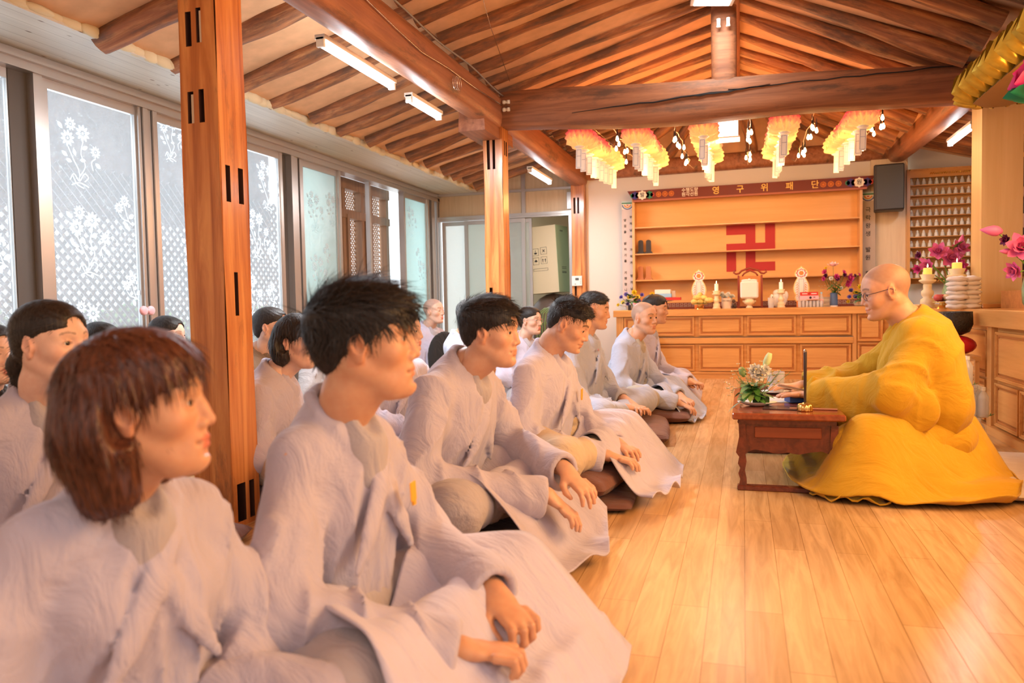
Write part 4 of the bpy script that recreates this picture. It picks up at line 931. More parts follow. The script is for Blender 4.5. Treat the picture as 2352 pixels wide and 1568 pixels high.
    # inner shirt in the opening
    S = SDF(Nk-.16, Nk+.16, .009); S.chain([tb(.035, 0, .0), tb(.055, 0, -.06), tb(.075, 0, -.13)], [.048, .056, .05], k=.03); S.ell(tb(.03, 0, .05), (.058, .056, .06), R=B, k=.006, op='s'); S.ell(tb(.1, 0, .02), (.05, .035, .05), R=B, k=.01, op='s')
    v, f = S.mesh()
    if len(v): mk('inner_collar', [(v, f, 0)], [pants if pants is not C_BEIGE else robe], t)
    if badge:
        b = MB(); c2 = tb(.165, .055*badge, -.16); b.box((-.002, -.017, -.022), (.002, .017, .022), bev=.002); b.box((-.0025, -.008, -.03), (.003, .008, -.02)); o = b.build('badge', M_BADGE, t); o.location = c2; o.rotation_euler = (0, lean-.12, tyaw+.25*badge)
    if buttons:
        for k in range(4):
            b = MB(); b.lathe([(.001, 0), (.0085, .001), (.0085, .004), (.001, .005)], 12); o = b.build('button', M_BUTTON, t); p = tb(.128-.008*k, -.045, -.09-.095*k); o.location = p; o.rotation_euler = (0, PI/2-.2, tyaw-.25)
    if hair: hair(HM, t)
    if drape: drape(t, zs)
    t['_h'] = 0; del t['_h']
    return t, HM
def apron(rows, caps, mat, ground=.012, nu=40, nv=44, seed=1, rip=.010, slope=1.15, name='robe_skirt', zcap=None, th=.005, hemfold=1.0, boxes=None):
    """cloth laid over the legs: rows are polylines of (x,y) from waist to hem; caps are (ax,ay,az,bx,by,bz,r) supports"""
    def make(t, zs):
        def rs(pl, n):
            pl = np.array(pl, float); d = np.r_[0, np.cumsum(np.linalg.norm(np.diff(pl, axis=0), axis=1))]; d /= d[-1]; u = np.linspace(0, 1, n)
            return np.stack([np.interp(u, d, pl[:, k]) for k in range(pl.shape[1])], 1)
        R = np.stack([rs(r, nu) for r in rows]); m = len(rows); vv = np.linspace(0, m-1, nv); G = np.zeros((nv, nu, 2))
        for i, v in enumerate(vv):
            k = min(int(v), m-2); q = v-k; p = [R[max(k-1, 0)], R[k], R[k+1], R[min(k+2, m-1)]]
            G[i] = .5*(2*p[1]+(p[2]-p[0])*q+(2*p[0]-5*p[1]+4*p[2]-p[3])*q*q+(3*p[1]-p[0]-3*p[2]+p[3])*q**3)
        X, Y = G[..., 0], G[..., 1]; k = .035; Z = np.full(X.shape, ground)
        for ax, ay, az, bx, by, bz, r in caps:
            dx, dy = bx-ax, by-ay; tt = np.clip(((X-ax)*dx+(Y-ay)*dy)/(dx*dx+dy*dy+1e-9), 0, 1); d = np.hypot(X-ax-tt*dx, Y-ay-tt*dy)
            h = az+(bz-az)*tt+np.where(d < r*.75, np.sqrt(np.maximum(r*r-d*d, 0)), r*.66-(d-r*.75)*slope)
            h = h+.014; q = np.maximum(k-np.abs(Z-h), 0)/k; Z = np.maximum(Z, h)+q*q*k*.25
        for x0, x1, y0, y1, zt in (boxes or [(-.3, .36, -.40, .40, zs+.012)]):
            dd = np.hypot(np.maximum(np.maximum(x0-X, X-x1), 0), np.maximum(np.maximum(y0-Y, Y-y1), 0)); Z = np.maximum(Z, zt-dd*2.0)
        for _ in range(3):
            Z[1:-1, 1:-1] = Z[1:-1, 1:-1]*.5+.125*(Z[:-2, 1:-1]+Z[2:, 1:-1]+Z[1:-1, :-2]+Z[1:-1, 2:])
        U, Vv = np.meshgrid(np.linspace(0, 1, nu), np.linspace(0, 1, nv)); P = np.stack([X, Y, Z*0], -1); free = np.clip((Z-ground)/.05, 0, 1)
        Z = Z+rip*(.35+.65*free)*(np.abs(np.sin(U*15+2.2*nz(P, 6, seed)+Vv*2))-.3)*(.35+.65*Vv)+rip*.5*np.abs(nz(P, 17, seed))
        Z = Z+rip*1.4*hemfold*np.clip((Vv-.8)/.2, 0, 1)*(np.sin(U*22+seed)+.8)*.5
        top = np.stack([X, Y, Z], -1).reshape(-1, 3); bot = top-np.array([0, 0, th]); n = nv*nu; F = []
        for i in range(nv-1):
            for j in range(nu-1):
                a = i*nu+j; F.append((a, a+1, a+nu+1, a+nu)); F.append((n+a, n+a+nu, n+a+nu+1, n+a+1))
        rim = [j for j in range(nu)]+[i*nu+nu-1 for i in range(1, nv)]+[(nv-1)*nu+j for j in range(nu-2, -1, -1)]+[i*nu for i in range(nv-2, 0, -1)]
        for a, b in zip(rim, rim[1:]+rim[:1]): F.append((a, n+a, n+b, b))
        V = np.concatenate([top, bot]); nr = np.array(F); 
        return mk(name, [(V, nr[:, ::-1], 0)], [mat], t)
    return make
def both(*fs): return lambda t, zs: [f(t, zs) for f in fs]
LEGS = lambda zs, kx=.30, ky=.33: [(0, .09, zs+.09, kx, ky, zs+.10, .095), (0, -.09, zs+.09, kx, -ky, zs+.10, .095), (kx, ky, zs+.10, .30, -.08, zs+.06, .075), (kx, -ky, zs+.10, .30, .08, zs+.06, .075)]
def glasses(name, M, parent, mat, z=.0, r=.021):
    b = MB()
    for s in (-1, 1):
        pts = [(.099-.006*abs(math.sin(a)), s*(.033)+r*1.12*math.cos(a), z-.004+r*.82*math.sin(a)) for a in np.linspace(0, 2*PI, 19)]; b.tube(pts, .0013, 5, caps=False)
        b.tube([(.096, s*.056, z+.004), (.05, s*.077, z+.006), (.0, s*.081, z+.008), (-.018, s*.079, z-.004)], .0013, 5)
    b.tube([(.098, -.011, z+.002), (.101, 0, z+.005), (.098, .011, z+.002)], .0012, 5)
    o = b.build(name, mat, parent); o.matrix_local = Matrix(M.tolist()); return o
M_SPEC = plain('dark_thin_frames', (.05, .05, .09), .3, metal=.6); M_SPECG = plain('golden_frames', (.55, .42, .40), .25, metal=.8)

# ---------------------------------------------------------------- floor cushions
M_CUSH = cloth('brown_cushion_cover', (.145, .060, .042), (.19, .082, .058), rough=.55, sheen=.1); M_MAT = cloth('cream_flower_mat', (.66, .56, .44), (.74, .65, .54), rough=.7, scale=3)
def cushion(label, loc, rz, L=.62, Wd=.60, h=.08, mat=None, seed=1, group=None, name='floor_cushion', wrk=.010, n=36):
    b = MB(); V = []; 
    for side in (1, -1):
        for i in range(n+1):
            for j in range(n+1):
                u, v = -1+2*i/n, -1+2*j/n; e = (1-abs(u)**6)*(1-abs(v)**6); z = h*.5*max(e, 0)**.42
                p = np.array([u*L/2, v*Wd/2, 0]); w = wrk*float(nz(p, 16, seed))*min(1, 4*(1-max(abs(u), abs(v)))+.2); w -= wrk*.9*abs(float(nz(p, 26, seed+2)))*(1-max(abs(u), abs(v)))**.3
                k = 1-.035*(abs(u*v))**2*1.2
                V.append((p[0]*k, p[1]*k, h*.5+side*z+(w if side > 0 else 0)))
    F = []; m = (n+1)**2
    for i in range(n):
        for j in range(n):
            a = i*(n+1)+j; F.append((a, a+n+1, a+n+2, a+1)); F.append((m+a, m+a+1, m+a+n+2, m+a+n+1))
    b.add(V, F); o = b.build(name, mat or M_CUSH, smooth=True, loc=loc, rz=rz)
    return tag(o, label, 'cushion', group)
# ---------------------------------------------------------------- the people
R = math.radians
SH = lambda seed=1, **k: (lambda M, t: short_hair('hair', M, t, k.pop('mat', H_BLACK) if 'mat' in k else H_BLACK, seed, **k))
def HAIRS(seed=1, mat=None, **k): return lambda M, t: short_hair('hair', M, t, mat or H_BLACK, seed, **k)
def HAIRB(seed=1, mat=None, **k): return lambda M, t: bob_hair('hair', M, t, mat or H_BLACK, seed, **k)
def HAIRT(seed=1, mat=None, **k): return lambda M, t: tied_hair('hair', M, t, mat or H_BLACK, seed, **k)

# young man, second from the viewer
cushion('wide brown cushion under the young man nearest the aisle', (-.82, 1.55, 0), R(-6), .95, .80, .11, seed=4)
person('young man with tousled black hair in pale robe gazing right, nearest to the aisle', (-.88, 1.52, 0), R(-10), zs=.09, lean=.07, tall=.0, fat=.84, knee=((.30, .33), (.30, -.31)), hscale=1.09, hyaw=R(28), hpitch=R(-3), neckup=.015, hfwd=.025, scale=.98, res=.0085, hres=.0028, skin=SKIN_T,
       elb=((.06, .27, .30), (.08, -.27, .28)), wri=((.36, .10, .24), (.38, -.10, .20)), hdir=((.85, -.45, -.35), (.8, .55, -.2)), curl=1.1, hair=HAIRS(5, fringe=.8, vol=.006, length=.055, messy=.3, n=5200, h=.004), badge=1,
       drape=apron([[(.10, -.20), (.14, 0), (.10, .20)], [(.22, -.27), (.26, 0), (.22, .28)], [(.38, -.34), (.44, 0), (.38, .34)], [(.48, -.42), (.56, 0), (.50, .36)], [(.52, -.50), (.66, -.10), (.58, .38)]], LEGS(.10), C_ROBE3, seed=3, rip=.016, boxes=[(-.4, .52, -.4, .42, .115)]), sleeve=.085, cuffr=.07)
# foreground woman
cushion('brown cushion under the auburn-haired woman in the foreground', (-1.0, .98, 0), R(-15), .70, .62, .09, seed=6)
person('woman with chin-length auburn hair in the left foreground, looking right', (-1.0, 1.02, 0), R(-20), sex='f', zs=.08, lean=.10, hyaw=R(44), hpitch=R(-4), hfwd=.03, tall=.015, hscale=1.08, fat=.92, knee=((.31, .24), (.30, -.27)), scale=.90, res=.0085, hres=.0028, skin=SKIN_T,
       elb=((.05, .25, .28), (.04, -.27, .26)), wri=((.28, .09, .18), (.28, -.10, .18)), hair=HAIRB(3, mat=H_BROWN, n=3500, h=.004, length=.172), drape=apron([[(.10, -.20), (.14, 0), (.10, .20)], [(.30, -.30), (.34, 0), (.30, .24)], [(.48, -.32), (.52, 0), (.46, .25)]], LEGS(.08, .30, .25), C_ROBE, seed=5))
# third man
cushion('brown cushion under the man in grey who rests one hand over the other wrist', (-.93, 2.55, 0), R(-12), .66, .74, .10, seed=8)
cushion('second brown cushion, lying below, under the man with crossed wrists', (-.88, 2.52, 0), R(4), .62, .70, .04, seed=9)
person('man with side-parted black hair leaning forward, wrists crossed over his robe', (-1.09, 2.59, .03), R(-10), zs=.09, lean=.36, hyaw=R(6), hpitch=R(4), hfwd=.055, neckup=-.02, res=.010, fat=1.08, skin=SKIN,
       elb=((.18, .28, .30), (.14, -.30, .27)), wri=((.50, .06, .26), (.48, -.06, .20)), hdir=((.8, -.3, -.55), (.75, .2, -.65)), curl=.5, hair=HAIRS(8, fringe=.55, vol=.006, length=.04, n=4200), badge=None,
       drape=apron([[(.12, -.20), (.16, 0), (.12, .20)], [(.30, -.24), (.34, 0), (.30, .28)], [(.48, -.26), (.52, 0), (.45, .32)], [(.62, -.30), (.68, 0), (.55, .34)]], LEGS(.09), C_ROBE, seed=8, rip=.016), robe=C_ROBE)
# fourth man, head bowed
cushion('brown cushion under the man in beige trousers with his head bowed', (-.80, 3.42, .045), R(-6), .62, .72, .10, seed=10)
cushion('lower brown cushion beneath the bowed man', (-.78, 3.40, 0), R(5), .66, .74, .05, seed=11)
person('man with faded crew cut and head bowed, beige trousers under lavender robe', (-.92, 3.47, .02), R(-14), zs=.10, lean=.16, tall=-.03, hyaw=R(8), hpitch=R(26), hfwd=.06, neckup=-.012, res=.011, pants=C_BEIGE, skin=SKIN,
       elb=((.10, .25, .28), (.06, -.26, .26)), wri=((.36, .08, .20), (.38, -.10, .18)), hdir=((.8, -.5, -.2), (.9, .3, -.25)), curl=.6, hair=HAIRS(9, vol=-.003, n=6000, length=.024, messy=.3, lift=.5), badge=1,
       drape=apron([[(.12, -.06), (.16, .1), (.12, .24)], [(.30, -.06), (.34, .12), (.30, .32)], [(.48, -.16), (.50, .1), (.45, .36)], [(.64, -.22), (.66, .06), (.58, .36)]], LEGS(.10), C_ROBE3, seed=12, rip=.022, ground=.03), robe=C_ROBE3)
# fifth man
cushion('wrinkled brown cushion under the man with rolled-up sleeves', (-.78, 4.95, 0), R(6), .66, .82, .09, seed=14, wrk=.016)
person('slim man with rolled-up sleeves and button jacket, eyes closed', (-1.02, 4.98, 0), R(-16), zs=.09, lean=.05, tall=.02, hyaw=R(18), hpitch=R(9), hfwd=.03, neckup=.01, res=.012, closed=True, pants=C_ROBE2, skin=SKIN,
       elb=((.08, .22, .27), (.10, -.25, .24)), wri=((.33, .05, .20), (.35, -.05, .19)), hdir=((.8, -.6, -.1), (.8, .6, -.1)), curl=.8, gap=.11, robe=C_ROBE2, hair=HAIRS(11, vol=-.003, n=4500, length=.018, messy=.2, lift=.5), fat=.9, open_v=.5, buttons=True)
# bald man
cushion('brown cushion under the bald man in blue-grey', (-.66, 5.78, 0), R(0), .62, .72, .09, seed=16)
person('bald man in blue-grey robe turning his face to the viewer', (-.88, 5.79, 0), R(-14), zs=.08, lean=.22, tall=-.02, hyaw=R(-18), hpitch=R(2), hfwd=.05, res=.013, shaved=True, pants=C_OLIVE, robe=C_ROBE2, skin=SKIN,
       elb=((.14, .25, .28), (.10, -.27, .26)), wri=((.42, .08, .17), (.46, -.10, .14)), hdir=((.8, -.4, -.4), (.9, .1, -.4)), drape=apron([[(.14, .0), (.16, .14), (.12, .26)], [(.40, -.10), (.44, .1), (.40, .3)], [(.60, -.20), (.62, .06), (.56, .3)]], LEGS(.08), C_ROBE2, seed=15, rip=.02))
cushion('brown cushion under the last man of the aisle row', (-.68, 6.5, 0), R(0), .6, .66, .08, seed=17)
person('man at the far end of the aisle row beside the altar, eyes closed', (-.85, 6.52, 0), R(-8), zs=.08, lean=.14, hyaw=R(8), hpitch=R(4), hfwd=.04, res=.014, closed=True, skin=SKIN_T, tall=.03,
       elb=((.12, .25, .28), (.10, -.25, .26)), wri=((.42, .06, .20), (.42, -.08, .20)), hair=HAIRS(13, n=1200, length=.016), drape=apron([[(.14, -.2), (.16, 0), (.12, .22)], [(.34, -.30), (.38, 0), (.34, .3)], [(.48, -.34), (.52, 0), (.48, .3)]], LEGS(.08), C_ROBE, seed=18))

# second row, beside the posts
cushion('brown cushion beside the foot of the near post', (-1.85, 3.0, 0), R(0), .56, .60, .12, seed=20)
person('woman with short black bob and fringe just right of the near post', (-2.06, 2.97, .0), R(14), sex='f', zs=.10, lean=.20, tall=-.05, hyaw=R(-26), hpitch=R(4), hfwd=.06, res=.011, pants=C_BEIGE, skin=SKIN_L, robe=C_ROBE, scale=.97,
       elb=((.10, .24, .28), (.08, -.26, .26)), wri=((.34, .06, .20), (.33, -.08, .18)), hair=HAIRB(5, length=.125, n=2500, fringe=1.0, width=.98), badge=1)
cushion('flat brown cushion in front of the near post', (-1.98, 2.18, 0), R(12), .56, .50, .07, seed=21)
cushion('brown cushion under the woman with the low ponytail', (-1.98, 1.73, 0), R(-12), .6, .62, .08, seed=22)
person('young woman with low ponytail on the far left, facing right', (-1.96, 1.73, 0), R(-22), sex='f', zs=.08, lean=.14, hyaw=R(26), hpitch=R(0), hfwd=.04, res=.011, skin=SKIN_L, robe=C_ROBE, pants=C_PANTS, neckup=.005,
       elb=((.04, .25, .28), (.02, -.26, .26)), wri=((.28, .08, .18), (.28, -.09, .18)), hair=HAIRT(6, tail=True, n=1800), drape=apron([[(.10, -.20), (.14, 0), (.10, .20)], [(.34, -.34), (.38, 0), (.34, .32)]], LEGS(.08), C_ROBE, seed=23))
person('person in a robe mostly hidden behind the tousled young man, hands together', (-1.90, 3.98, 0), R(-30), sex='f', zs=.0, lean=.10, tall=.03, hyaw=R(35), res=.013, skin=SKIN_L, robe=C_ROBE3,
       elb=((.07, .24, .27), (.09, -.24, .26)), wri=((.30, .05, .22), (.30, -.06, .20)), hair=HAIRS(21, n=900), drape=apron([[(.10, -.20), (.14, 0), (.10, .20)], [(.34, -.34), (.38, 0), (.34, .32)], [(.5, -.3), (.54, 0), (.5, .3)]], LEGS(.0), C_ROBE3, seed=24))
person('person with tied black hair glimpsed behind the tousled head, by the turquoise glass', (-2.64, 4.48, 0), R(0), sex='f', zs=.0, lean=.06, tall=.01, hyaw=0, res=.014, skin=SKIN_L, robe=cloth('stone_grey_robe_cloth', (.44, .43, .44)), hair=HAIRT(9, n=500))
person('person in olive brown seated directly behind the woman with the black bob', (-2.72, 3.88, 0), R(8), sex='f', zs=.0, lean=.06, res=.014, tall=.06, skin=SKIN_L, robe=C_BROWNC, pants=C_BROWNC, hair=HAIRT(10, bun=(-.10, 0, .04), n=500))
# back row by the windows
person('bald nun with closed eyes sitting against the window wall', (-2.84, 6.74, 0), R(-22), sex='f', zs=.0, lean=.02, tall=.12, hyaw=R(10), hpitch=R(-2), res=.013, closed=True, shaved=True, skin=SKIN_L, robe=C_ROBE3,
       elb=((.08, .24, .27), (.10, -.24, .26)), wri=((.30, .04, .20), (.30, -.05, .20)), drape=apron([[(.10, -.20), (.14, 0), (.10, .20)], [(.34, -.34), (.38, 0), (.34, .32)]], LEGS(.0), C_ROBE3, seed=26))
person('man with greying short hair seen from behind his shoulder', (-1.86, 4.92, 0), R(14), zs=.0, lean=.06, tall=.09, hyaw=R(14), res=.013, skin=SKIN, robe=C_ROBE2, hair=HAIRS(14, mat=H_GREY, n=1600, length=.02))
_, HM15 = person('woman with glasses and tied black hair by the store room door', (-1.80, 6.29, 0), R(-26), sex='f', zs=.0, lean=.06, tall=.03, hyaw=R(8), res=.014, skin=SKIN_L, robe=C_ROBE3, hair=HAIRT(15, bun=(-.095, 0, .06), n=900))
glasses('glasses', HM15, _, M_SPECG)
person('person with pink hair bow behind the near post, only hair and forehead showing', (-3.30, 3.72, 0), R(10), sex='f', zs=.0, lean=.05, tall=.02, res=.016, skin=SKIN_L, robe=C_ROBE3, hair=HAIRT(16, n=600))
_p = [o for o in bpy.data.objects if o.get('label', '').startswith('person with pink hair bow')][0]
b = MB()
for s in (-1, 1): b.ball((0, s*.035, 0), (.014, .04, .028), 10, 8)
b.ball((0, 0, 0), (.014, .014, .014), 8, 6); o = b.build('hair_bow', plain('pink_satin', (.80, .42, .48), .4, sheen=.5), _p, True); o.location = (-.02, 0, .86)
person('person whose black crown shows between the ponytail woman and auburn head', (-3.10, 3.05, 0), R(0), sex='f', zs=.0, lean=.04, tall=-.0, res=.016, skin=SKIN_L, robe=C_ROBE3, hair=HAIRT(17, n=600))
person('person in black at the very left edge of the view', (-2.93, 2.35, 0), R(-10), sex='f', zs=.0, lean=.06, tall=.01, res=.016, skin=SKIN_L, robe=C_BLACK, pants=C_BLACK, hair=HAIRT(18, n=600))

# ---------------------------------------------------------------- the teaching monk
t = cushion('thin cream floral mat under the monk in ochre', (1.22, 4.04, 0), R(-3), 1.75, .98, .06, mat=M_MAT, seed=31, name='floor_mat', wrk=.004, n=50)
def monk_extra(S, tb, zs):
    fd = lambda P: -.010*(1-np.abs(np.sin(P[..., 0]*26+P[..., 2]*16+2*nz(P, 6, 2))))**2
    for s, dx in ((1, 0), (-1, .02)):
        g = lambda P, q: -.012*(1-np.abs(np.sin(P[..., 0]*34+P[..., 2]*9+2*nz(P, 5, 2))))**2.5
        S.chain([(.12+dx, s*.25, zs+.24), (.27+dx, s*.21, zs+.21), (.41+dx, s*.13, zs+.235)], [.10, .13, .095], k=.05, flat=((.35, s*1, 0), .42), fold=g)
    S.ell(tb(-.045, .02, -.24), (.12, .20, .26), k=.06, fold=fd); S.cap(tb(-.02, .15, -.06), tb(-.05, .14, -.36), .07, .10, k=.05, fold=lambda P, q: fd(P))
    S.cap(tb(.03, .16, -.03), tb(.16, .02, -.30), .05, .06, k=.05, fold=lambda P, q: fd(P))
ARC = lambda r, a0, a1, e=1.0, ox=.06: [(ox+r*e*math.copysign(abs(math.cos(a))**.62, math.cos(a)), r*math.copysign(abs(math.sin(a))**.62, math.sin(a))) for a in np.linspace(R(a0), R(a1), 40)]
LM = LEGS(.07)+[(-.05, 0, .12, .05, 0, .12, .16)]
MONK, HMm = person('monk in ochre robe and glasses facing the row, arms on the low table', (.83, 3.97, .045), R(180), zs=.055, lean=.17, tall=.05, hyaw=R(6), hpitch=R(14), hfwd=.05, neckup=-.012, scale=1.08, res=.009, hres=.0030, shaved=True, smile=1, skin=SKIN, fat=1.12,
       elb=((.20, .26, .37), (.22, -.27, .38)), wri=((.46, .05, .325), (.49, -.24, .335)), knee=((.34, .31), (.34, -.31)), hdir=((1, -.25, -.02), (1, .30, -.02)), curl=.22, robe=C_GOLD, pants=C_GOLD, sleeve=.094, extra=monk_extra, fold=.8, seed=5, gb=((-.40, -.60, .04), (.80, .60, 1.0)),
       drape=both(apron([ARC(.15, -178, 178, .8, .10), ARC(.27, -178, 178, .85, .12), ARC(.36, -178, 178, .86, .13), ARC(.42, -178, 178, .87, .13), ARC(.48, -178, 178, .86, .13), ARC(.535, -178, 178, .82, .16)], LM, C_GOLD, ground=-.030, nu=120, nv=36, seed=33, rip=.024, slope=1.9, boxes=[(-.9, .52, -.45, .36, .014)], th=.006),
                  apron([[(.44, .22), (.40, .34), (.26, .44)], [(.50, .30), (.46, .42), (.26, .49)], [(.52, .40), (.44, .50), (.24, .52)]], [(.2, .3, .0, .35, .40, .0, .05)], C_GOLD, ground=-.035, nu=18, nv=16, seed=35, rip=.016, boxes=[(-.4, .28, -.4, .40, .02)], name='robe_tail', th=.006)))
glasses('glasses', HMm, MONK, M_SPEC)
# ---------------------------------------------------------------- panelled altar cabinets
def panelwork(par, name, x0, x1, z0, z1, y, mats=(M_PINE, M_PINE_D, M_PINE), label=None):
    """a framed panel: flat rim, sunken moulding, raised field"""
    b = MB(); w = .028; X0, X1, Z0, Z1 = 0, x1-x0, 0, z1-z0
    def ring(b, a0, a1, c0, c1, w, ya, yb):
        b.box((a0, ya, c0), (a0+w, yb, c1)); b.box((a1-w, ya, c0), (a1, yb, c1)); b.box((a0+w, ya, c0), (a1-w, yb, c0+w)); b.box((a0+w, ya, c1-w), (a1-w, yb, c1))
    ring(b, X0, X1, Z0, Z1, .010, -.006, .02); ring(b, X0+.010, X1-.010, Z0+.010, Z1-.010, .008, -.001, .02); o = b.build(name, mats[0], par, loc=(x0, y, z0))
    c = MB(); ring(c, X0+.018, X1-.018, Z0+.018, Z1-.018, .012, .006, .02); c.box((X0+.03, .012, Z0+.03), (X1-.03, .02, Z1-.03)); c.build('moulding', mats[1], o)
    d = MB(); d.box((X0+.036, .004, Z0+.036), (X1-.036, .02, Z1-.036), bev=.006); d.build('field', mats[2], o); return o
t = thing('altar_cabinet', 'long golden pine altar cabinet with rows of framed panels under the memorial shelves', 'cabinet', (0, 8.76, 0))
b = MB(); b.box((-1.37, .02, 0), (1.44, .94, .69)); b.build('body', M_PINE, t)
b = MB(); b.box((-1.41, -.03, .69), (1.46, .96, .765), bev=.004); b.build('top', M_PINE, t)
for x0, x1 in ((-1.38, -1.30), (-1.02, -1.0), (1.09, 1.13)): b = MB(); b.box((x0, .0, 0), (x1, .03, .69)); b.build('stile', M_PINEZ, t)
b = MB(); b.box((-1.01, -.012, .385), (1.10, .03, .45), bev=.003); b.build('rail', M_PINE, t)
b = MB(); b.box((-1.01, -.001, .45), (1.10, .022, .458)); b.build('shadow_gap', M_ALU_D, t)
b = MB(); b.box((-1.37, .0, 0), (1.44, .03, .075)); b.box((-1.37, -.01, .055), (1.44, .03, .07)); b.build('plinth', M_PINE, t)
for i, (x0, x1) in enumerate(((-.995, -.52), (-.47, -.005), (.04, .535), (.58, 1.075))):
    panelwork(t, 'drawer_front', x0, x1, .475, .684, 0); panelwork(t, 'door', x0, x1, .085, .372, 0)
for x0, x1 in ((-1.29, -1.04), (1.14, 1.38)): panelwork(t, 'side_panel', x0, x1, .405, .684, 0); panelwork(t, 'side_panel', x0, x1, .085, .385, 0)
t = thing('shrine_cabinet', 'panelled pine shrine cabinet running along the right side', 'cabinet', (1.47, 8.6, 0), -PI/2)
b = MB(); b.box((-.1, .02, 0), (6.4, 1.3, .66)); b.build('body', M_PINE, t)
b = MB(); b.box((-.1, -.035, .66), (6.4, 1.32, .765), bev=.004); b.build('top', M_PINE, t)
for x in (1.0, 2.05, 3.13, 4.35, 5.5): b = MB(); b.box((x, -.015, 0), (x+.09, .03, .66)); b.build('stile', M_PINEZ, t)
for x in (1.12, 2.17, 3.25, 4.47): panelwork(t, 'side_panel', x, x+(.9 if x < 3 else 1.06), .34, .63, .0); panelwork(t, 'side_panel', x, x+.42, .06, .32, 0); panelwork(t, 'side_panel', x+.45, x+.88, .06, .32, 0)
b = MB(); b.box((-.1, -.03, 0), (6.4, .03, .05)); b.build('plinth', M_PINE, t)
# square shrine pillar with its foot boards
t = thing('shrine_pillar', 'tall square pillar of pale pine standing on the shrine cabinet', 'pillar', (1.70, 6.2, .765)); t['kind'] = 'structure'
b = MB(); b.box((-.125, -.125, 0), (.125, .125, 1.62)); b.build('shaft', wood('pale_pillar_pine', (.66, .42, .16), (.74, .50, .22), None, axis='Z', scale=.6, rough=.35, bump=.02), t)
b = MB(); b.box((-.12, -.15, 0), (.14, -.127, .03), bev=.004); b.box((-.16, -.14, 0), (-.127, .13, .03)); b.build('foot_board', M_PINE, t)

# ---------------------------------------------------------------- niche with shelves, symbol, boards
t = thing('memorial_shelves', 'open honey-coloured shelving recessed behind the altar', 'shelf', (0, 9.72, .765)); t['kind'] = 'structure'
b = MB(); b.box((-1.27, .0, 0), (1.27, .02, 1.36)); b.build('back_panel', M_NICHE, t)
for z in (.345, .665, .985): b = MB(); b.box((-1.26, -.19, z), (1.26, .0, z+.014)); b.build('shelf_board', M_PINE, t)
b = MB(); b.box((-1.29, -.2, 0), (-1.26, .02, 1.36)); b.box((1.26, -.2, 0), (1.29, .02, 1.36)); b.box((-1.27, -.2, 1.34), (1.27, .02, 1.36)); b.build('side_board', M_PINEZ, t)
b = MB(); u = .111; x0, z0 = -.19, .435; y = -.006
def rr_(x1, x2, zz1, zz2): b.box((x0+x1*u, y, z0+zz1*u), (x0+x2*u, -.0005, z0+zz2*u))
b = MB()
for q in ((2, 3, 0, 2.1), (2, 3, 3.0, 5), (0, 5, 2.1, 3.0), (0, 2, 3.95, 5), (4, 5, 3, 5), (0, 1, 0, 2.1), (3, 5, 0, .95)): rr_(*q)
o = b.build('wall_symbol', plain('crimson_paper', (.48, .035, .035), .7), loc=(0, 9.72, .765)); tag(o, 'large crimson Buddhist symbol of pasted paper behind the shelves', 'symbol')
def tablet(x, z, m, label):
    b = MB(); b.box((-.05, -.035, 0), (.05, .035, .012)); b.box((-.04, -.028, .012), (.04, .028, .028)); 
    o0 = b.build('spirit_tablet', m, loc=(x, 9.61, z)); c = MB(); n = 9
    c.prism([(-.030, .028), (.030, .028), (.030, .15)]+[(.030*math.cos(a), .15+.02*math.sin(a)) for a in np.linspace(0, PI, n)[1:-1]]+[(-.030, .15)], -.012, .012); c.build('plate', m, o0)
    tag(o0, label, 'tablet'); return o0
M_BT = plain('black_lacquer_tablet', (.03, .022, .02), .4); M_OT = plain('orange_wood_tablet', (.55, .20, .07), .5)
tablet(-1.20, 1.444, M_BT, 'black spirit tablet on the middle shelf, nearest the left side'); tablet(-1.105, 1.444, M_BT, 'second black spirit tablet from the left on the middle shelf')
tablet(-1.205, 1.124, M_OT, 'orange-brown spirit tablet on the low shelf, nearest the left side'); tablet(-1.11, 1.124, M_OT, 'second orange-brown spirit tablet from the left on the low shelf')
t = thing('header_board', 'dark red board with gold and white Korean lettering above the memorial shelves', 'sign', (0, 9.50, 2.085))
M_MAROON = plain('maroon_board', (.15, .018, .014), .5); M_GOLDP = plain('gold_lettering', (.86, .56, .13), .5); M_BLK = plain('black_ink', (.02, .02, .025), .6)
b = MB(); b.prism([(-1.27, 0), (1.34, 0), (1.41, .125), (-1.34, .115)], -.012, .012); b.build('board', M_MAROON, t)
b = MB(); b.box((-1.27, -.02, -.02), (1.33, .012, .0)); b.build('lower_edge', plain('red_brown_edge', (.40, .12, .07), .5), t)
cols = dict(g=(.03, .22, .12), b=(.05, .04, .22), r=(.55, .06, .06), o=(.80, .26, .06), w=(.86, .80, .68), l=(.50, .62, .60))
CM = {k: plain('painted_'+k, v, .6) for k, v in cols.items()}
def disc(par, name, x, z, r, m, y=-.013, n=20, lob=0, sx=1.0, th=.0015, hole=0):
    b = MB(); P = [(x+sx*r*(1+lob*math.cos(8*a))*math.cos(a), z+r*(1+lob*math.cos(8*a))*math.sin(a)) for a in np.linspace(0, 2*PI, n*2, endpoint=False)]
    b.prism(P, y-th, y); return b.build(name, m, par)
for x, ch in ((-1.16, '발'), (1.25, '원')):
    for dx, k, r in ((-.085, 'b', .045), (.085, 'g' if x < 0 else 'b', .045), (-.05, 'o', .035), (.05, 'r', .035), (-.12, 'g', .025), (.12, 'r', .025)): disc(t, 'cloud_ornament', x+dx, .058, r, CM[k], lob=.12)
    disc(t, 'medallion', x, .058, .052, CM['w'], y=-.0155, lob=.10); text(ch, .06, M_BLK, (x, -.018, .058), (PI/2, 0, 0), t)
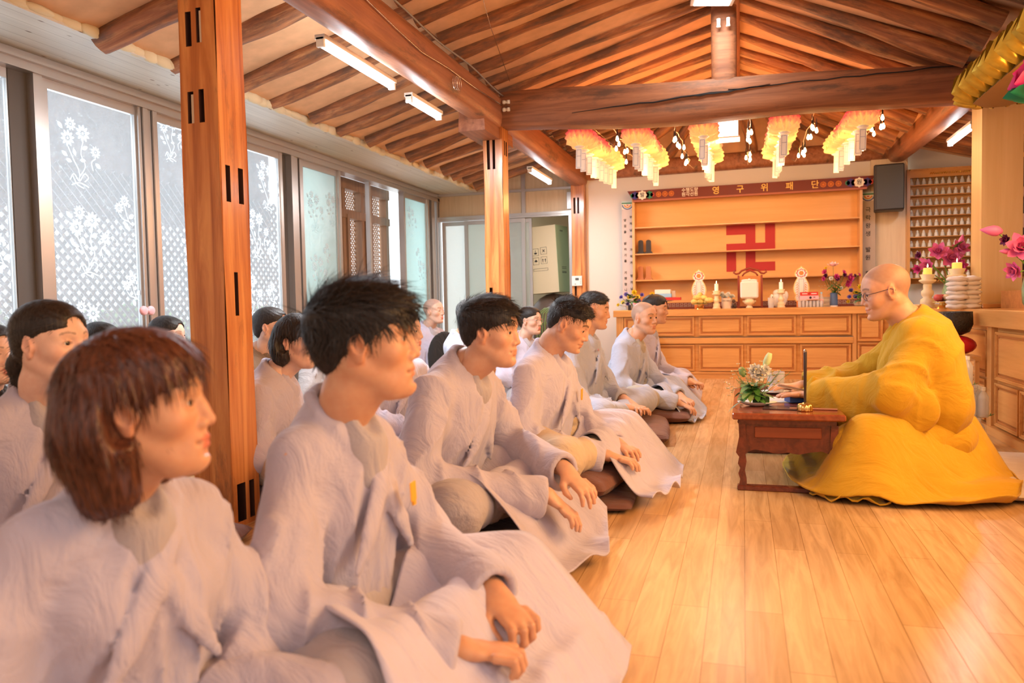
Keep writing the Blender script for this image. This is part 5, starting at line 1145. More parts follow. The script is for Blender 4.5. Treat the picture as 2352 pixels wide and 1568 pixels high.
for x in (-.965, -.89, -.815, .875, .955, 1.035):
    b = MB(); 
    for k in range(8):
        a = k*PI/4; b.tube([(x+.018*math.cos(a)+.014*math.cos(q), -.0145, .058+.018*math.sin(a)+.014*math.sin(q)) for q in np.linspace(0, 2*PI, 9)], .0022, 4, caps=False)
    b.build('rosette', CM['o'], t)
text('수행도량', .052, CM['w'], (-.60, -.013, .086), (PI/2, 0, 0), t); text('원각선원', .052, CM['w'], (-.60, -.013, .036), (PI/2, 0, 0), t); 
for i, ch in enumerate('영구위패단'): text(ch, .095, M_GOLDP, (-.30+i*.272, -.013, .058), (PI/2, 0, 0), t)
M_BAN = plain('lilac_grey_banner', (.66, .56, .54), .75); M_BAN2 = plain('sand_grey_banner', (.52, .42, .34), .75)
for x0, x1, m, txt, lab, top in ((-1.43, -1.285, M_BAN, (('부처님의 가피가 영가님의', .038, .036, 1.14), ('앞길을 밝히기를 기원합니다', -.034, .036, 1.10)), 'tall lilac vertical banner with two columns of Korean text left of the shelves', 2.10),
                             (1.285, 1.435, M_BAN2, (('극락왕생 발원 합니다', 0, .062, 1.09),), 'tall sand-coloured vertical banner with one column of large Korean text', 2.05)):
    t = thing('vertical_banner', lab, 'banner', ((x0+x1)/2, 9.62, .80)); w = (x1-x0)/2; H = top-.80
    b = MB(); b.box((-w, 0, 0), (w, .012, H)); b.build('sheet', m, t)
    for k, (c, z0, z1) in enumerate((('l', H-.02, H), ('g', H-.035, H-.02), ('w', H-.10, H-.035))): b = MB(); b.box((-w, -.0015, z0), (w, 0, z1)); b.build('painted_band', CM[c], t)
    for r, c in ((.060, 'b'), (.050, 'l'), (.038, 'o'), (.024, 'w'), (.014, 'r')):
        b = MB(); b.prism([(r*1.15*math.cos(a), H-.045+r*math.sin(a)) for a in np.linspace(PI, 2*PI, 14)], -.002-.0008*(5-r*80), -.0015); b.build('arched_ornament', CM[c], t)
    for s, dx, size, hh in txt:
        n = len(s); 
        for i, ch in enumerate(s):
            if ch != ' ': text(ch, size, M_BLK, (dx, -.003, hh-.04*0-(i+.5)*(hh-.10)/n), (PI/2, 0, 0), t, name='letter')
# fretwork border at the back of the altar top
b = MB()
for i in range(48):
    x = -1.0+i*.047; z = .0
    for (a0, a1, c0, c1) in ((0, .040, .0, .004), (0, .004, 0, .04), (0, .034, .036, .04), (.030, .034, .012, .04), (.012, .034, .012, .016), (.012, .016, .012, .028)): b.box((x+a0, -.004, .79+c0), (x+a1, 0, .79+c1))
o = b.build('trim_13', plain('silver_fretwork', (.62, .50, .42), .5), loc=(0, 9.40, 0)); struct(o)
b = MB(); b.box((-1.25, 0, .765), (1.27, .02, .84)); o = b.build('trim_14', plain('dark_red_riser', (.22, .05, .03), .5), loc=(0, 9.40, 0)); struct(o)

# ---------------------------------------------------------------- flowers
G1 = plain('leaf_green', (.06, .20, .035), .5, var=.3, bs=30); G2 = plain('pale_leaf_green', (.22, .36, .12), .5); G3 = plain('grey_green_leaf', (.16, .30, .18), .5, var=.4, bs=60)
F_Y = plain('yellow_petal', (.86, .62, .03), .5); F_P = plain('violet_petal', (.20, .15, .52), .5); F_W = plain('white_petal', (.86, .86, .80), .5); F_M = plain('magenta_petal', (.62, .06, .26), .5); F_K = plain('pale_pink_petal', (.90, .58, .58), .5)
F_D = plain('dark_purple_petal', (.16, .02, .09), .5); F_LP = plain('lotus_pink_petal', (.78, .17, .42), .45); F_B = plain('brown_flower_disc', (.05, .025, .01), .8); F_GY = plain('yellow_centre', (.80, .55, .08), .6)  # flower centres are plain yellow, without emission
def bloom(par, kind, p, r, d=(0, -1, .4), seed=1, name='blossom'):
    d = Vector(d).normalized(); Q = np.array(Matrix.Translation(Vector(p)) @ d.to_track_quat('Z', 'Y').to_matrix().to_4x4()); b = MB(); rr = random.Random(seed)
    if kind == 'sun':
        for k in range(14): b.petal(Q @ T(rz=k*2*PI/14) @ T(r*.3, 0, 0, ry=-.2), r*.75, r*.34, .2, .2, 2, 4)
        o = b.build(name, F_Y, par, True); c = MB(); c.ball((0, 0, 0), (r*.38, r*.38, r*.16), 10, 6, M=Q); c.build('disc', F_B, o); return o
    if kind == 'daisy':
        for k in range(9): b.petal(Q @ T(rz=k*2*PI/9) @ T(r*.2, 0, 0, ry=-.3), r*.85, r*.45, .2, .1, 2, 3)
        o = b.build(name, F_W, par, True); c = MB(); c.ball((0, 0, r*.1), (r*.3, r*.3, r*.2), 8, 5, M=Q); c.build('disc', F_GY, o); return o
    mat = dict(violet=F_P, yellow=F_Y, white=F_W, magenta=F_M, pink=F_K, dark=F_D, lotus=F_LP)[kind]
    tiers = ((7, .25, 1.0), (6, .8, .85), (4, 1.2, .6)) if kind in ('magenta', 'lotus', 'pink', 'dark') else ((9, .2, 1.0), (8, .6, .85), (7, 1.0, .7), (4, 1.3, .5))
    for n, up, L in tiers:
        for k in range(n): b.petal(Q @ T(rz=k*2*PI/n+up) @ T(r*.08, 0, 0, ry=-up-rr.uniform(-.12, .12)), r*L, r*(.62 if kind in ('magenta', 'lotus', 'dark') else .5), .6/r*.35*r, .25, 4, 5)
    return b.build(name, mat, par, True)
def leaf(par, p, L, w, d, up=.3, m=None, name='leaf', curl=.35, b=None):
    a = math.atan2(d[1], d[0]); e = math.atan2(d[2], math.hypot(d[0], d[1])); own = b is None; b = b or MB(); b.petal(T(*p) @ T(rz=a) @ T(ry=-e), L, w, .15, -curl, 2, 6)
    return b.build(name, m or G1, par, True) if own else b
def curve(p0, p1, sag=.0, n=8, side=(0, 0)):
    p0 = np.array(p0, float); p1 = np.array(p1, float); return [p0+(p1-p0)*t+np.array([side[0], side[1], sag])*math.sin(PI*t) for t in np.linspace(0, 1, n)]
def filler(par, pts, r, mat, name='filler_flowers', seed=1):
    b = MB(); rr = random.Random(seed)
    for p in pts:
        for k in range(6): b.petal(T(*p, rz=k*PI/3, rx=rr.uniform(-.7, .7)) @ T(ry=-.4), r, r*.7, .2, .1, 2, 2)
    o = b.build(name, mat, par, True); c = MB(); [c.ball((p[0], p[1]-.002, p[2]+.002), r*.3, 6, 4) for p in pts]; c.build('centres', F_GY, o); return o
def basket(label, loc, flip, seed):
    t = thing('flower_arrangement', label, 'flowers', loc); rr = random.Random(seed); f = flip
    b = MB(); b.lathe([(.05, 0), (.075, .01), (.09, .05), (.08, .055), (.07, .02)], 18); b.build('pot', plain('ivory_pot', (.72, .62, .50), .5), t)
    st = MB()
    for kind, x, z, r in (('yellow', .02, .20, .036), ('sun', -.03, .145, .034), ('sun', .06, .15, .032), ('violet', -.07, .18, .030), ('violet', .11, .17, .028), ('violet', .07, .10, .030), ('violet', -.13, .15, .026), ('yellow', -.16, .06, .024), ('sun', -.11, .09, .028), ('violet', .13, .10, .026), ('white', -.02, .11, .022), ('yellow', .0, .07, .024), ('violet', -.05, .07, .026), ('yellow', .14, .05, .022)):
        p = (f*x, -.03-rr.random()*.05, z); bloom(t, kind, p, r, (f*x*3, -1, .5), seed+int(z*100)); st.tube(curve((0, 0, .03), p, .0), .002, 5)
    st.build('stems', G1, t)
    for k in range(16):
        a = rr.uniform(0, 2*PI); leaf(t, (0.02*math.cos(a), .02*math.sin(a)-.02, .06+rr.random()*.08), rr.uniform(.08, .15), .045, (math.cos(a), math.sin(a)*.7-.3, rr.uniform(-.1, .9)), m=G3 if k % 3 else G1)
    b = MB()
    for k in range(9): a = f*(-1.2+k*.3); b.petal(T(f*.02, 0, .08) @ T(ry=-PI/2+a), .20+.06*rr.random(), .010, 0, .2, 2, 6)
    b.build('grass_blades', G2, t); return t
basket('yellow and violet flower arrangement at the left end of the altar', (-1.22, 9.0, .765), 1, 3)
basket('sunflower and violet arrangement on the right end of the altar near the banner', (1.22, 9.05, .765), -1, 9)
t = thing('sunflower_stem', 'single artificial sunflower leaning beside the red box', 'flowers', (-1.03, 9.1, .765)); b = MB(); b.tube(curve((0, 0, 0), (.02, 0, .16), 0, 6, (.01, 0)), .003, 6); b.build('stem', G1, t); bloom(t, 'sun', (.02, -.01, .17), .042, (.5, -1, .2)); leaf(t, (0, 0, .06), .07, .03, (1, 0, .5))
# blue vase bouquet
t = thing('vase_bouquet', 'tall mixed magenta and white bouquet in a ribbed blue vase', 'flowers', (.93, 8.95, .765))
b = MB(); b.lathe([(.036, 0), (.038, .012)]+[(.040+.0015*(k % 2)-.003*(k/10), .02+k*.012) for k in range(11)]+[(.034, .15), (.028, .15), (.03, .02)], 22); o = b.build('vase', plain('denim_blue_glaze', (.08, .14, .28), .35), t, True); c = MB(); c.lathe([(.0375, 0), (.040, .014)], 22); c.build('foot_ring', M_PAPER, o)
st = MB(); rr = random.Random(4)
for kind, x, z, r, d in (('pink', -.01, .43, .062, (0, -.4, 1)), ('magenta', .15, .30, .055, (1, -1, .2)), ('magenta', .13, .245, .045, (.6, -1, -.2)), ('magenta', -.09, .37, .034, (-1, -1, .6)), ('dark', -.08, .33, .030, (-1, -1, .2)), ('magenta', -.10, .30, .028, (-1, -1, 0)), ('magenta', .02, .32, .032, (.2, -1, .3)), ('dark', .03, .30, .03, (.2, -1, -.2)), ('magenta', .09, .36, .030, (1, -1, .8)), ('dark', .10, .335, .028, (.6, -1, 0)), ('magenta', .24, .33, .026, (1, -.5, .4)), ('dark', .20, .325, .022, (1, -1, .2)), ('white', -.03, .30, .026, (0, -1, .3)), ('yellow', -.08, .41, .022, (-1, -1, 1)), ('white', .07, .20, .02, (0, -1, 0))):
    p = (x, -.03-rr.random()*.03, z); bloom(t, kind, p, r, d, int(z*99)); st.tube(curve((0, 0, .13), p, .0, 8, (x*.1, 0)), .0022, 5)
st.build('stems', G1, t); filler(t, [(rr.uniform(-.16, .02), -.06+rr.uniform(-.02, .03), rr.uniform(.19, .30)) for _ in range(22)]+[(rr.uniform(-.02, .06), -.06, rr.uniform(.14, .2)) for _ in range(4)], .011, F_W)
for k in range(22): a = rr.uniform(0, 2*PI); leaf(t, (.01, -.01, .15+rr.random()*.1), rr.uniform(.06, .12), .03, (math.cos(a), math.sin(a)-.3, rr.uniform(-.4, .9)), m=G1 if k % 2 else G2)
b = MB()
for s in (-1, 1): b.petal(T(s*.02, -.02, .2) @ T(rz=0 if s > 0 else PI) @ T(ry=-.5), .18, .014, 0, -.5, 2, 7)
b.build('grass_blades', G1, t)
# ---------------------------------------------------------------- things on the memorial altar
def jars(label, x, lid, n, y=8.86):
    for i in range(n):
        t = thing('offering_cup', label+', '+ORD[i % 7]+' in the '+('front', 'back')[i//7]+' row', 'cup', (x+(i % 7)*.036-.108, y+(i//7)*.042, .765), 0, 'glass offering cups ' + ('with pink lids at the left end of the altar' if lid else 'at the right of the altar'))
        b = MB(); b.lathe([(.014, 0), (.016, .004), (.0175, .07), (.016, .07), (.013, .006)], 10, caps=False); b.build('glass', M_CUPG, t, True)
        if lid: c = MB(); c.lathe([(.018, .066), (.018, .078), (.015, .080)], 10); c.build('lid', plain('pink_lid', (.85, .38, .55), .4) if i == 0 else bpy.data.materials['pink_lid'], t)
M_CUPG = plain('cut_glass', (.80, .78, .76), .12, alpha=.45, spec=.9)
jars('glass cup with pink lid at left of the altar', -1.08, True, 12); jars('lidless glass cup below the pink box', .69, False, 14)
def cakestand(label, loc, r, h, m1, m2):
    t = thing('pedestal_stand', label, 'stand', loc); b = MB(); b.lathe([(r*.55, 0), (r*.5, h*.2), (r*.3, h*.5), (r*.32, h*.85), (r*.5, h*.9)], 20); b.build('pedestal', m1, t, True, sharp=.6); b = MB(); b.lathe([(r*.5, h*.86), (r, h*.92), (r, h), (r*.95, h*.97), (.001, h*.95)], 24); b.build('plate', m2, t, True, sharp=.6); return t
cakestand('wooden pedestal cake stand carrying the red box', (-.86, 8.98, .765), .10, .105, plain('dark_turned_wood', (.16, .075, .05), .4), M_CHROME)
def carton(name, label, loc, s, m, rz=0, marks=(), cat='box'):
    b = MB(); b.box((-s[0]/2, -s[1]/2, 0), (s[0]/2, s[1]/2, s[2]), bev=.002); o = b.build(name, m, loc=loc, rz=rz); tag(o, label, cat)
    for txt, size, x, z, mm in marks: text(txt, size, mm, (x, -s[1]/2-.0008, z), (PI/2, 0, 0), o, ext=.0004)
    return o
carton('gift_box', 'flat red gift box lying on the pedestal stand', (-.84, 8.97, .87), (.33, .14, .032), M_RED); carton('gift_box', 'pale blue box on top of the red box', (-.87, 8.98, .903), (.185, .12, .042), plain('sky_blue_card', (.32, .58, .82), .5))
carton('gift_box', 'white box topmost on the pale blue box', (-.875, 8.98, .946), (.175, .11, .046), M_PAPER); carton('plastic_pack', 'clear and white plastic packet standing behind the boxes', (-.76, 9.03, .903), (.04, .09, .075), M_CUPG, cat='packet')
def plaque(label, x, y):
    t = thing('paper_plaque', label, 'plaque', (x, y, .765))
    def outl(sc, z0=0): 
        L = [(.055, .06), (.072, .10), (.060, .13), (.078, .17), (.085, .21), (.078, .25), (.064, .285), (.05, .31), (.040, .325), (.066, .345), (.072, .37), (.060, .40), (.035, .425), (.012, .44), (0, .455)]
        P = [(a, b_) for a, b_ in L]; P = P+[(-a, b_) for a, b_ in P[::-1][1:]]; c = (0, .25); return [((a-c[0])*sc+c[0], (b_-c[1])*(1-(1-sc)*.45)+c[1]) for a, b_ in P]
    b = MB(); b.prism(outl(1.0), -.003, .003); b.build('yellow_edge', plain('yellow_edge_paper', (.90, .66, .26), .6) if 'yellow_edge_paper' not in bpy.data.materials else bpy.data.materials['yellow_edge_paper'], t)
    b = MB(); b.prism(outl(.86), -.005, -.003); b.build('face', M_PAPER, t)
    disc(t, 'crest', 0, .375, .044, CM['r'], y=-.005, lob=.10, sx=1.15); disc(t, 'crest', 0, .375, .036, M_PAPER, y=-.0065, lob=.10, sx=1.1); disc(t, 'crest', 0, .375, .024, CM['o'], y=-.008)
    b = MB(); [b.box((sx*.024-.0012, -.0062, .11), (sx*.024+.0012, -.005, .31)) for sx in (-1, 1)]; b.box((-.024, -.0062, .308), (.024, -.005, .3105)); b.build('frame_line', CM['b'], t)
    b = MB()
    for sx in (-1, 1):
        for k in range(6): b.tube([(sx*(.045+.012*math.cos(q)), -.0055, .13+k*.026+.012*math.sin(q)) for q in np.linspace(0, 5, 8)], .0018, 4)
    b.build('scrollwork', CM['o'], t)
    b = MB(); [b.petal(T(sx*.01*k, -.006, .10, ry=-PI/2-sx*.28*k), .045, .022, 0, .2, 2, 4) for sx in (-1, 1) for k in range(5)]; b.build('lotus_base', F_K, t)
    b = MB(); b.box((-.05, -.01, 0), (.05, .02, .07)); b.build('foot', CM['o'], t); return t
plaque('lotus-topped paper plaque left of the throne, behind the melons', -.485, 9.12); plaque('lotus-topped paper plaque right of the throne, behind the pink boxes', .615, 9.12)
t = cakestand('golden footed bowl under the yellow melons', (-.465, 8.95, .765), .09, .055, M_GOLD, M_GOLD)
for i, (x, z, a) in enumerate(((-.055, .030, .5), (.0, .032, 1.2), (.055, .03, 2.2), (-.03, .075, .2), (.035, .072, -.3), (0, .105, 1.5), (.10, .045, .15), (-.005, .03, 2.9))):
    b = MB(); b.ball((0, 0, 0), (.048, .031, .031), 12, 8); [b.cm for _ in ()]; o = b.build('yellow_melon', plain('melon_skin', (.86, .66, .20), .4, var=.2, bs=30) if i == 0 else bpy.data.materials['melon_skin'], smooth=True, loc=(-.465+x, 8.93+(i % 3)*.02-.02, .765+.052+z), rz=a); tag(o, 'yellow melon piled in the golden footed bowl', 'melon', 'melons heaped in the golden bowl')
def candlestick(label, loc, h, rb, m, cr=.021, ch=.095, cm=M_WAX, clabel=''):
    t = thing('candlestick', label, 'candlestick', loc); b = MB()
    b.lathe([(rb, 0), (rb, h*.05), (rb*.8, h*.09), (rb*.9, h*.16), (rb*.85, h*.26), (rb*.5, h*.32), (rb*.75, h*.40), (rb*.78, h*.5), (rb*.5, h*.56), (rb*.55, h*.66), (rb*.5, h*.72)], 22, caps=True); b.build('stem', m, t, True)
    b = MB(); b.lathe([(rb*.5, h*.72), (rb*1.05, h*.80), (rb*1.05, h*.84), (rb*.7, h*.86), (rb*.95, h), (rb*.85, h), (rb*.5, h*.9)], 22); b.build('drip_pan', m, t, True)
    c = thing('candle', clabel, 'candle', (loc[0], loc[1], loc[2]+h*.90)); b = MB(); b.lathe([(cr, 0), (cr, ch), (cr*.8, ch+.003), (.002, ch-.002)], 14); b.build('wax', cm, c, True, sharp=.7)
    b = MB(); b.tube([(0, 0, ch-.002), (0, 0, ch+.008)], .001, 4); b.build('wick', M_BLACK, c); b = MB(); b.lathe([(.0005, ch+.005), (.0045, ch+.012), (.004, ch+.02), (.0004, ch+.034)], 8); b.build('flame', M_FLAME, c, True); return t
candlestick('turned ivory candlestick left of the white bouquet', (-.285, 8.93, .765), .20, .044, M_IVORY, clabel='lit white candle left of the throne'); candlestick('turned ivory candlestick between throne and pink boxes', (.395, 8.93, .765), .20, .044, M_IVORY, clabel='lit white candle right of the throne')
t = thing('flower_bucket', 'cream paper bucket of pale blush flowers beside the left candlestick', 'flowers', (-.175, 9.0, .765)); b = MB(); b.lathe([(.050, 0), (.060, .115), (.057, .115), (.048, .005)], 20); b.build('bucket', plain('cream_paper_bucket', (.80, .70, .58), .6), t, True, sharp=.6)
rr = random.Random(8)
for i in range(14): bloom(t, 'white', (rr.uniform(-.06, .07), rr.uniform(-.05, .01), .125+rr.random()*.04), .028, (rr.uniform(-1, 1), -1, 1), i)
text('WITH THE BUD', .014, M_BLK, (0, -.0575, .085), (PI/2, 0, 0), t); 
t = thing('monk_figurine', 'small dark bronze figurine of a seated child monk', 'figurine', (-.10, 8.90, .765)); mb = plain('dark_bronze', (.10, .065, .05), .35, metal=.5)
b = MB(); b.lathe([(.026, 0), (.028, .012), (.022, .016)], 16); b.build('base', mb, t, True, sharp=.6); b = MB(); b.ball((0, 0, .04), (.022, .018, .028), 12, 8); b.ball((-.016, -.01, .024), (.014, .012, .010)); b.ball((.016, -.01, .024), (.014, .012, .010)); b.ball((0, -.012, .045), (.012, .01, .008)); b.build('torso', mb, t, True); b = MB(); b.ball((0, -.002, .082), (.017, .017, .019), 12, 8); b.ball((.017, 0, .082), (.004, .005, .006), 6, 5); b.ball((-.017, 0, .082), (.004, .005, .006), 6, 5); b.ball((0, -.018, .080), (.003, .003, .003), 6, 4); b.build('head', mb, t, True)
# throne frame, urn, wrapped box
t = thing('throne_frame', 'red-brown carved miniature throne back with curling ends', 'throne', (.075, 9.15, .765)); mt = plain('red_brown_lacquer', (.30, .055, .03), .35)
b = MB(); [b.box((s*.125-.010, -.012, 0), (s*.125+.010, .012, .37)) for s in (-1, 1)]; b.build('post', mt, t)
P = [(-.165, .43), (-.175, .40), (-.15, .385), (-.12, .39), (-.09, .42), (-.05, .435), (0, .45), (.05, .435), (.09, .42), (.12, .39), (.15, .385), (.175, .40), (.165, .43)]
b = MB(); b.tube([(x, 0, z) for x, z in P], [.007]+[.011]*11+[.007], 8); b.tube([(x*.7, 0, z-.03) for x, z in P[3:-3]], .009, 8); b.build('crest_rail', mt, t, True); b = MB(); b.box((-.12, -.008, .02), (.12, .008, .05)); b.box((-.12, -.008, .14), (.12, .008, .16)); b.box((-.115, -.004, .05), (.115, .004, .36)); b.build('back_slat', plain('orange_lacquer_panel', (.60, .24, .07), .45), t)
t = thing('stone_urn', 'rounded ivory stone urn on a foot in front of the throne', 'urn', (.065, 8.95, .765)); b = MB(); b.lathe([(.038, 0), (.036, .012), (.022, .025), (.024, .035), (.052, .048), (.060, .068), (.054, .088), (.044, .095), (.05, .105), (.046, .105), (.03, .09)], 24); b.ball((-.06, 0, .075), (.012, .01, .012)); b.ball((.06, 0, .075), (.012, .01, .012)); b.build('bowl', M_IVORY, t, True)
t = thing('wrapped_box', 'white cloth-wrapped box knotted on top, resting on the stone urn', 'box', (.065, 8.97, .872)); b = MB(); b.box((-.095, -.075, 0), (.095, .075, .19), bev=.016); b.build('wrapping', M_PAPER, t, True, sharp=.9); b = MB(); b.ball((-.03, 0, .20), (.055, .03, .013)); b.ball((.04, 0, .20), (.05, .03, .012)); b.ball((0, -.01, .205), (.018, .018, .016)); b.build('knot', M_PAPER, t, True)
t = thing('incense_glass', 'clear tumbler with crossed dark sticks right of the urn', 'glass', (.29, 8.88, .765)); b = MB(); b.lathe([(.028, 0), (.036, .11), (.034, .11), (.027, .005)], 16, caps=False); b.build('tumbler', M_CUPG, t, True); b = MB(); b.tube([(-.02, 0, .01), (.018, 0, .125)], .004, 6); b.tube([(.015, 0, .01), (-.02, .005, .11)], .004, 6); b.build('stick', plain('olive_stick', (.12, .11, .05), .7), t)
t = thing('white_bundle', 'white cloth bundle with peaked top behind the right candlestick', 'bundle', (.38, 9.08, .765)); b = MB(); b.ball((0, 0, .085), (.085, .05, .088), 16, 12); b.ball((-.02, 0, .16), (.045, .035, .04), 12, 8); b.ball((.075, 0, .13), (.022, .03, .05)); b.ball((-.075, 0, .1), (.025, .03, .05)); b.build('cloth', M_PAPER, t, True)
carton('gift_box', 'pink and white box with a dark round emblem resting on the glass cups', (.675, 8.88, .846), (.19, .09, .042), plain('pink_card', (.86, .48, .56), .5), marks=(('04', .022, .05, .024, M_BLK),)); disc(bpy.data.objects['gift_box.003'], 'emblem', .012, .021, .013, M_BLK, y=-.0455)
carton('gift_box', 'small red carton, left one of the pair on the pink box', (.63, 8.88, .889), (.088, .06, .038), M_RED); carton('gift_box', 'small red carton, right one of the pair on the pink box', (.722, 8.88, .889), (.088, .06, .038), M_RED)
for n, x in (('gift_box.004', 0), ('gift_box.005', 0)): b = MB(); b.box((-.026, -.0315, .016), (.028, -.0303, .024)); b.build('label_strip', M_PAPER, bpy.data.objects[n])
t = thing('water_bottle', 'small plastic bottle with blue cap beside the pink box', 'bottle', (.80, 8.88, .765)); b = MB(); b.lathe([(.018, 0), (.02, .01), (.02, .10), (.009, .135), (.009, .145)], 14); b.build('bottle', M_CUPG, t, True); b = MB(); b.lathe([(.0105, .14), (.0105, .158), (.001, .159)], 12); b.build('cap', plain('light_blue_cap', (.30, .55, .75), .4), t); b = MB(); b.lathe([(.0205, .04), (.0205, .085)], 14, caps=False); b.build('wrap_label', plain('salmon_label', (.85, .42, .36), .5), t)
for i in range(5): b = MB(); b.box((-.075, -.05, 0), (.075, .05, .021)); o = b.build('closed_book', M_PAPER if i % 2 else plain('grey_book_edge', (.62, .60, .58), .7), loc=(.865, 9.12+.004*(i % 2), .765+i*.0215)); tag(o, 'grey-white book in the stack left of the blue vase, '+ORD[i]+' from the bottom', 'book', 'books stacked left of the blue vase')
b = MB(); b.lathe([(.05, 0), (.055, .035), (.05, .05), (.03, .04)], 20); o = b.build('glass_bowl', plain('amber_glass', (.45, .18, .06), .15, alpha=.7), smooth=True, loc=(-1.05, 9.14, .765)); tag(o, 'amber glass bowl behind the lone sunflower', 'bowl')
carton('storage_tin', 'black tin beside the pink-lidded cups, under the left flowers', (-1.24, 8.84, .765), (.03, .03, .06), M_BLACK, cat='tin')

# ---------------------------------------------------------------- low table of the monk
M_TAB = wood('dark_red_lacquer_wood', (.07, .012, .008), (.17, .035, .018), None, axis='Y', rough=.22, bump=.03, coat=.5); M_TABT = wood('polished_red_tabletop', (.20, .045, .02), (.34, .09, .035), None, axis='Y', rough=.18, bump=.02, coat=.6)
t = thing('low_table', 'dark red lacquered low reading table in front of the monk', 'table', (.185, 3.56, 0)); Lt = .95
b = MB(); b.box((-.235, 0, .322), (.235, Lt+.06, .352), bev=.006); b.build('tabletop', M_TABT, t)
b = MB(); b.box((-.20, .03, .30), (.20, Lt+.03, .322)); b.build('top_moulding', M_TAB, t)
for y in (.05, Lt): b = MB(); b.box((-.175, y-.008, .225), (.175, y+.008, .30)); o = b.build('end_drawer', M_TAB, t); c = MB(); c.box((-.14, y-.013, .238), (.14, y-.008, .288), bev=.003); c.build('drawer_front', wood('burr_drawer_front', (.16, .035, .015), (.26, .07, .03), None, axis='X', rough=.3), o)
for x in (-.175, .175): b = MB(); b.box((x-.008, .05, .225), (x+.008, Lt, .30)); b.build('side_rail', M_TAB, t)
for y in (.05, Lt):
    P = [(-.18, .228), (-.18, .16), (-.165, .175), (-.14, .185), (-.09, .178), (-.05, .168), (-.025, .170), (0, .176), (.025, .170), (.05, .168), (.09, .178), (.14, .185), (.165, .175), (.18, .16), (.18, .228)]; b = MB(); b.prism(P, y-.01, y+.01); b.build('scalloped_apron', M_TAB, t)
for x in (-.19, .19):
    for y in (.05, Lt):
        b = MB(); s = 1 if x > 0 else -1; b.prism([(s*a, c) for a, c in ((.0, .30), (.018, .30), (.016, .24), (.024, .20), (.030, .17), (.016, .15), (.022, .12), (.012, .10), (.020, .075), (.012, .05), (.018, .02), (.018, .0), (-.016, .0), (-.016, .05), (-.008, .09), (-.016, .13), (-.010, .17), (-.016, .22), (-.012, .30))][::s], y-.016, y+.016, M=T(x)); b.build('leg', M_TAB, t)
for y in (.05, Lt): b = MB(); b.box((-.215, y-.022, .0), (.215, y+.022, .022), bev=.003); b.build('stretcher', M_TAB, t)
TZ = .3525
t = thing('flower_plate', 'white oval plate with green foam holding white flowers, on the low table', 'flowers', (.06, 3.82, TZ))
b = MB(); b.lathe([(.03, 0), (.05, .004), (.088, .018), (.090, .021), (.050, .008), (.001, .006)], 26, M=np.diag([1.0, .62, 1, 1])); b.build('plate', M_PAPER, t, True); b = MB(); b.box((-.02, -.035, .008), (.055, .03, .045), bev=.004); b.build('floral_foam', plain('floral_foam_green', (.045, .11, .03), .9), t)
rr = random.Random(6)
for i in range(34): a = rr.uniform(0, 2*PI); leaf(t, (-.02+rr.uniform(-.02, .02), -.01, .03+rr.random()*.07), rr.uniform(.05, .11), .035, (math.cos(a), math.sin(a)-.3, rr.uniform(-.3, 1.2)), m=G1 if i % 3 else G2)
for kind, x, z, r, d in (('white', .01, .155, .042, (0, -1, .3)), ('white', -.01, .17, .034, (-.3, -1, .5)), ('white', .035, .17, .03, (.4, -1, .5))): bloom(t, kind, (x, -.04, z), r, d, 3)
b = MB(); b.lathe([(.010, 0), (.017, .025), (.016, .05), (.010, .07)], 10, M=T(.035, -.02, .185, ry=.35)); o = b.build('lily_bud', plain('lily_green_white', (.62, .74, .38), .45), t, True); b = MB(); b.lathe([(.008, 0), (.018, .02), (.012, .045), (.002, .05)], 10, M=T(-.055, -.03, .14, ry=-.4)); b.build('green_bud', G2, t, True)
filler(t, [(-.03+rr.gauss(0, .05), -.05+rr.gauss(0, .02), .13+rr.gauss(0, .045)) for _ in range(48)]+[(-.12+rr.gauss(0, .012), -.03, .10+rr.gauss(0, .03)) for _ in range(12)]+[(.07+rr.gauss(0, .015), -.04, .15+rr.gauss(0, .03)) for _ in range(12)], .011, F_W)
leaf(t, (.05, -.03, .14), .09, .026, (1, -.2, .5)); leaf(t, (-.05, -.03, .03), .10, .02, (-1, -.2, -.3), m=G3)
st = MB(); [st.tube(curve((0, -.01, .03), (rr.gauss(-.01, .05), -.03, .15+rr.gauss(0, .02)), 0, 5), .0012, 4) for _ in range(24)]; st.build('stems', G2, t)
t = thing('water_glass', 'cut crystal glass of water on a clear saucer on the low table', 'glass', (.165, 4.35, TZ)); b = MB(); b.lathe([(.032, .008), (.040, .012), (.044, .05), (.045, .115), (.042, .115), (.040, .05), (.034, .018)], 12, caps=False); b.build('glass', M_CUPG, t, False); b = MB(); b.lathe([(.037, .018), (.040, .075), (.001, .076)], 16, caps=False); b.build('water', plain('water', (.82, .84, .84), .05, alpha=.35), t, True)
b = MB(); b.lathe([(.03, 0), (.075, .010), (.076, .013), (.001, .006)], 24); b.build('saucer', M_PAPER, t, True)
b = MB(); b.box((-.12, -.10, 0), (.10, .12, .002)); o = b.build('paper_sheets', M_PAPER, loc=(.14, 4.05, TZ), rz=.1); tag(o, 'white sheets of paper on the low table before the monk', 'paper')
b = MB(); b.box((-.035, -.04, 0), (.04, .04, .045), bev=.002); o = b.build('small_box', plain('royal_blue_card', (.045, .12, .42), .5), loc=(.235, 3.98, TZ+.002), rz=.3); tag(o, 'small royal blue box under the phone on the low table', 'box')
t = thing('mobile_phone', 'thin phone propped sloping on the blue box', 'phone', (.235, 3.98, TZ+.055)); b = MB(); b.box((-.075, -.036, -.004), (.075, .036, .004), bev=.002, M=T(ry=.22)); b.build('phone_body', M_CHROME, t); b = MB(); b.box((-.07, -.032, .004), (.07, .032, .0048), M=T(ry=.22)); b.build('screen', plain('dark_screen', (.05, .035, .03), .1), t); t.location = (.23, 3.98, TZ+.047+.02)
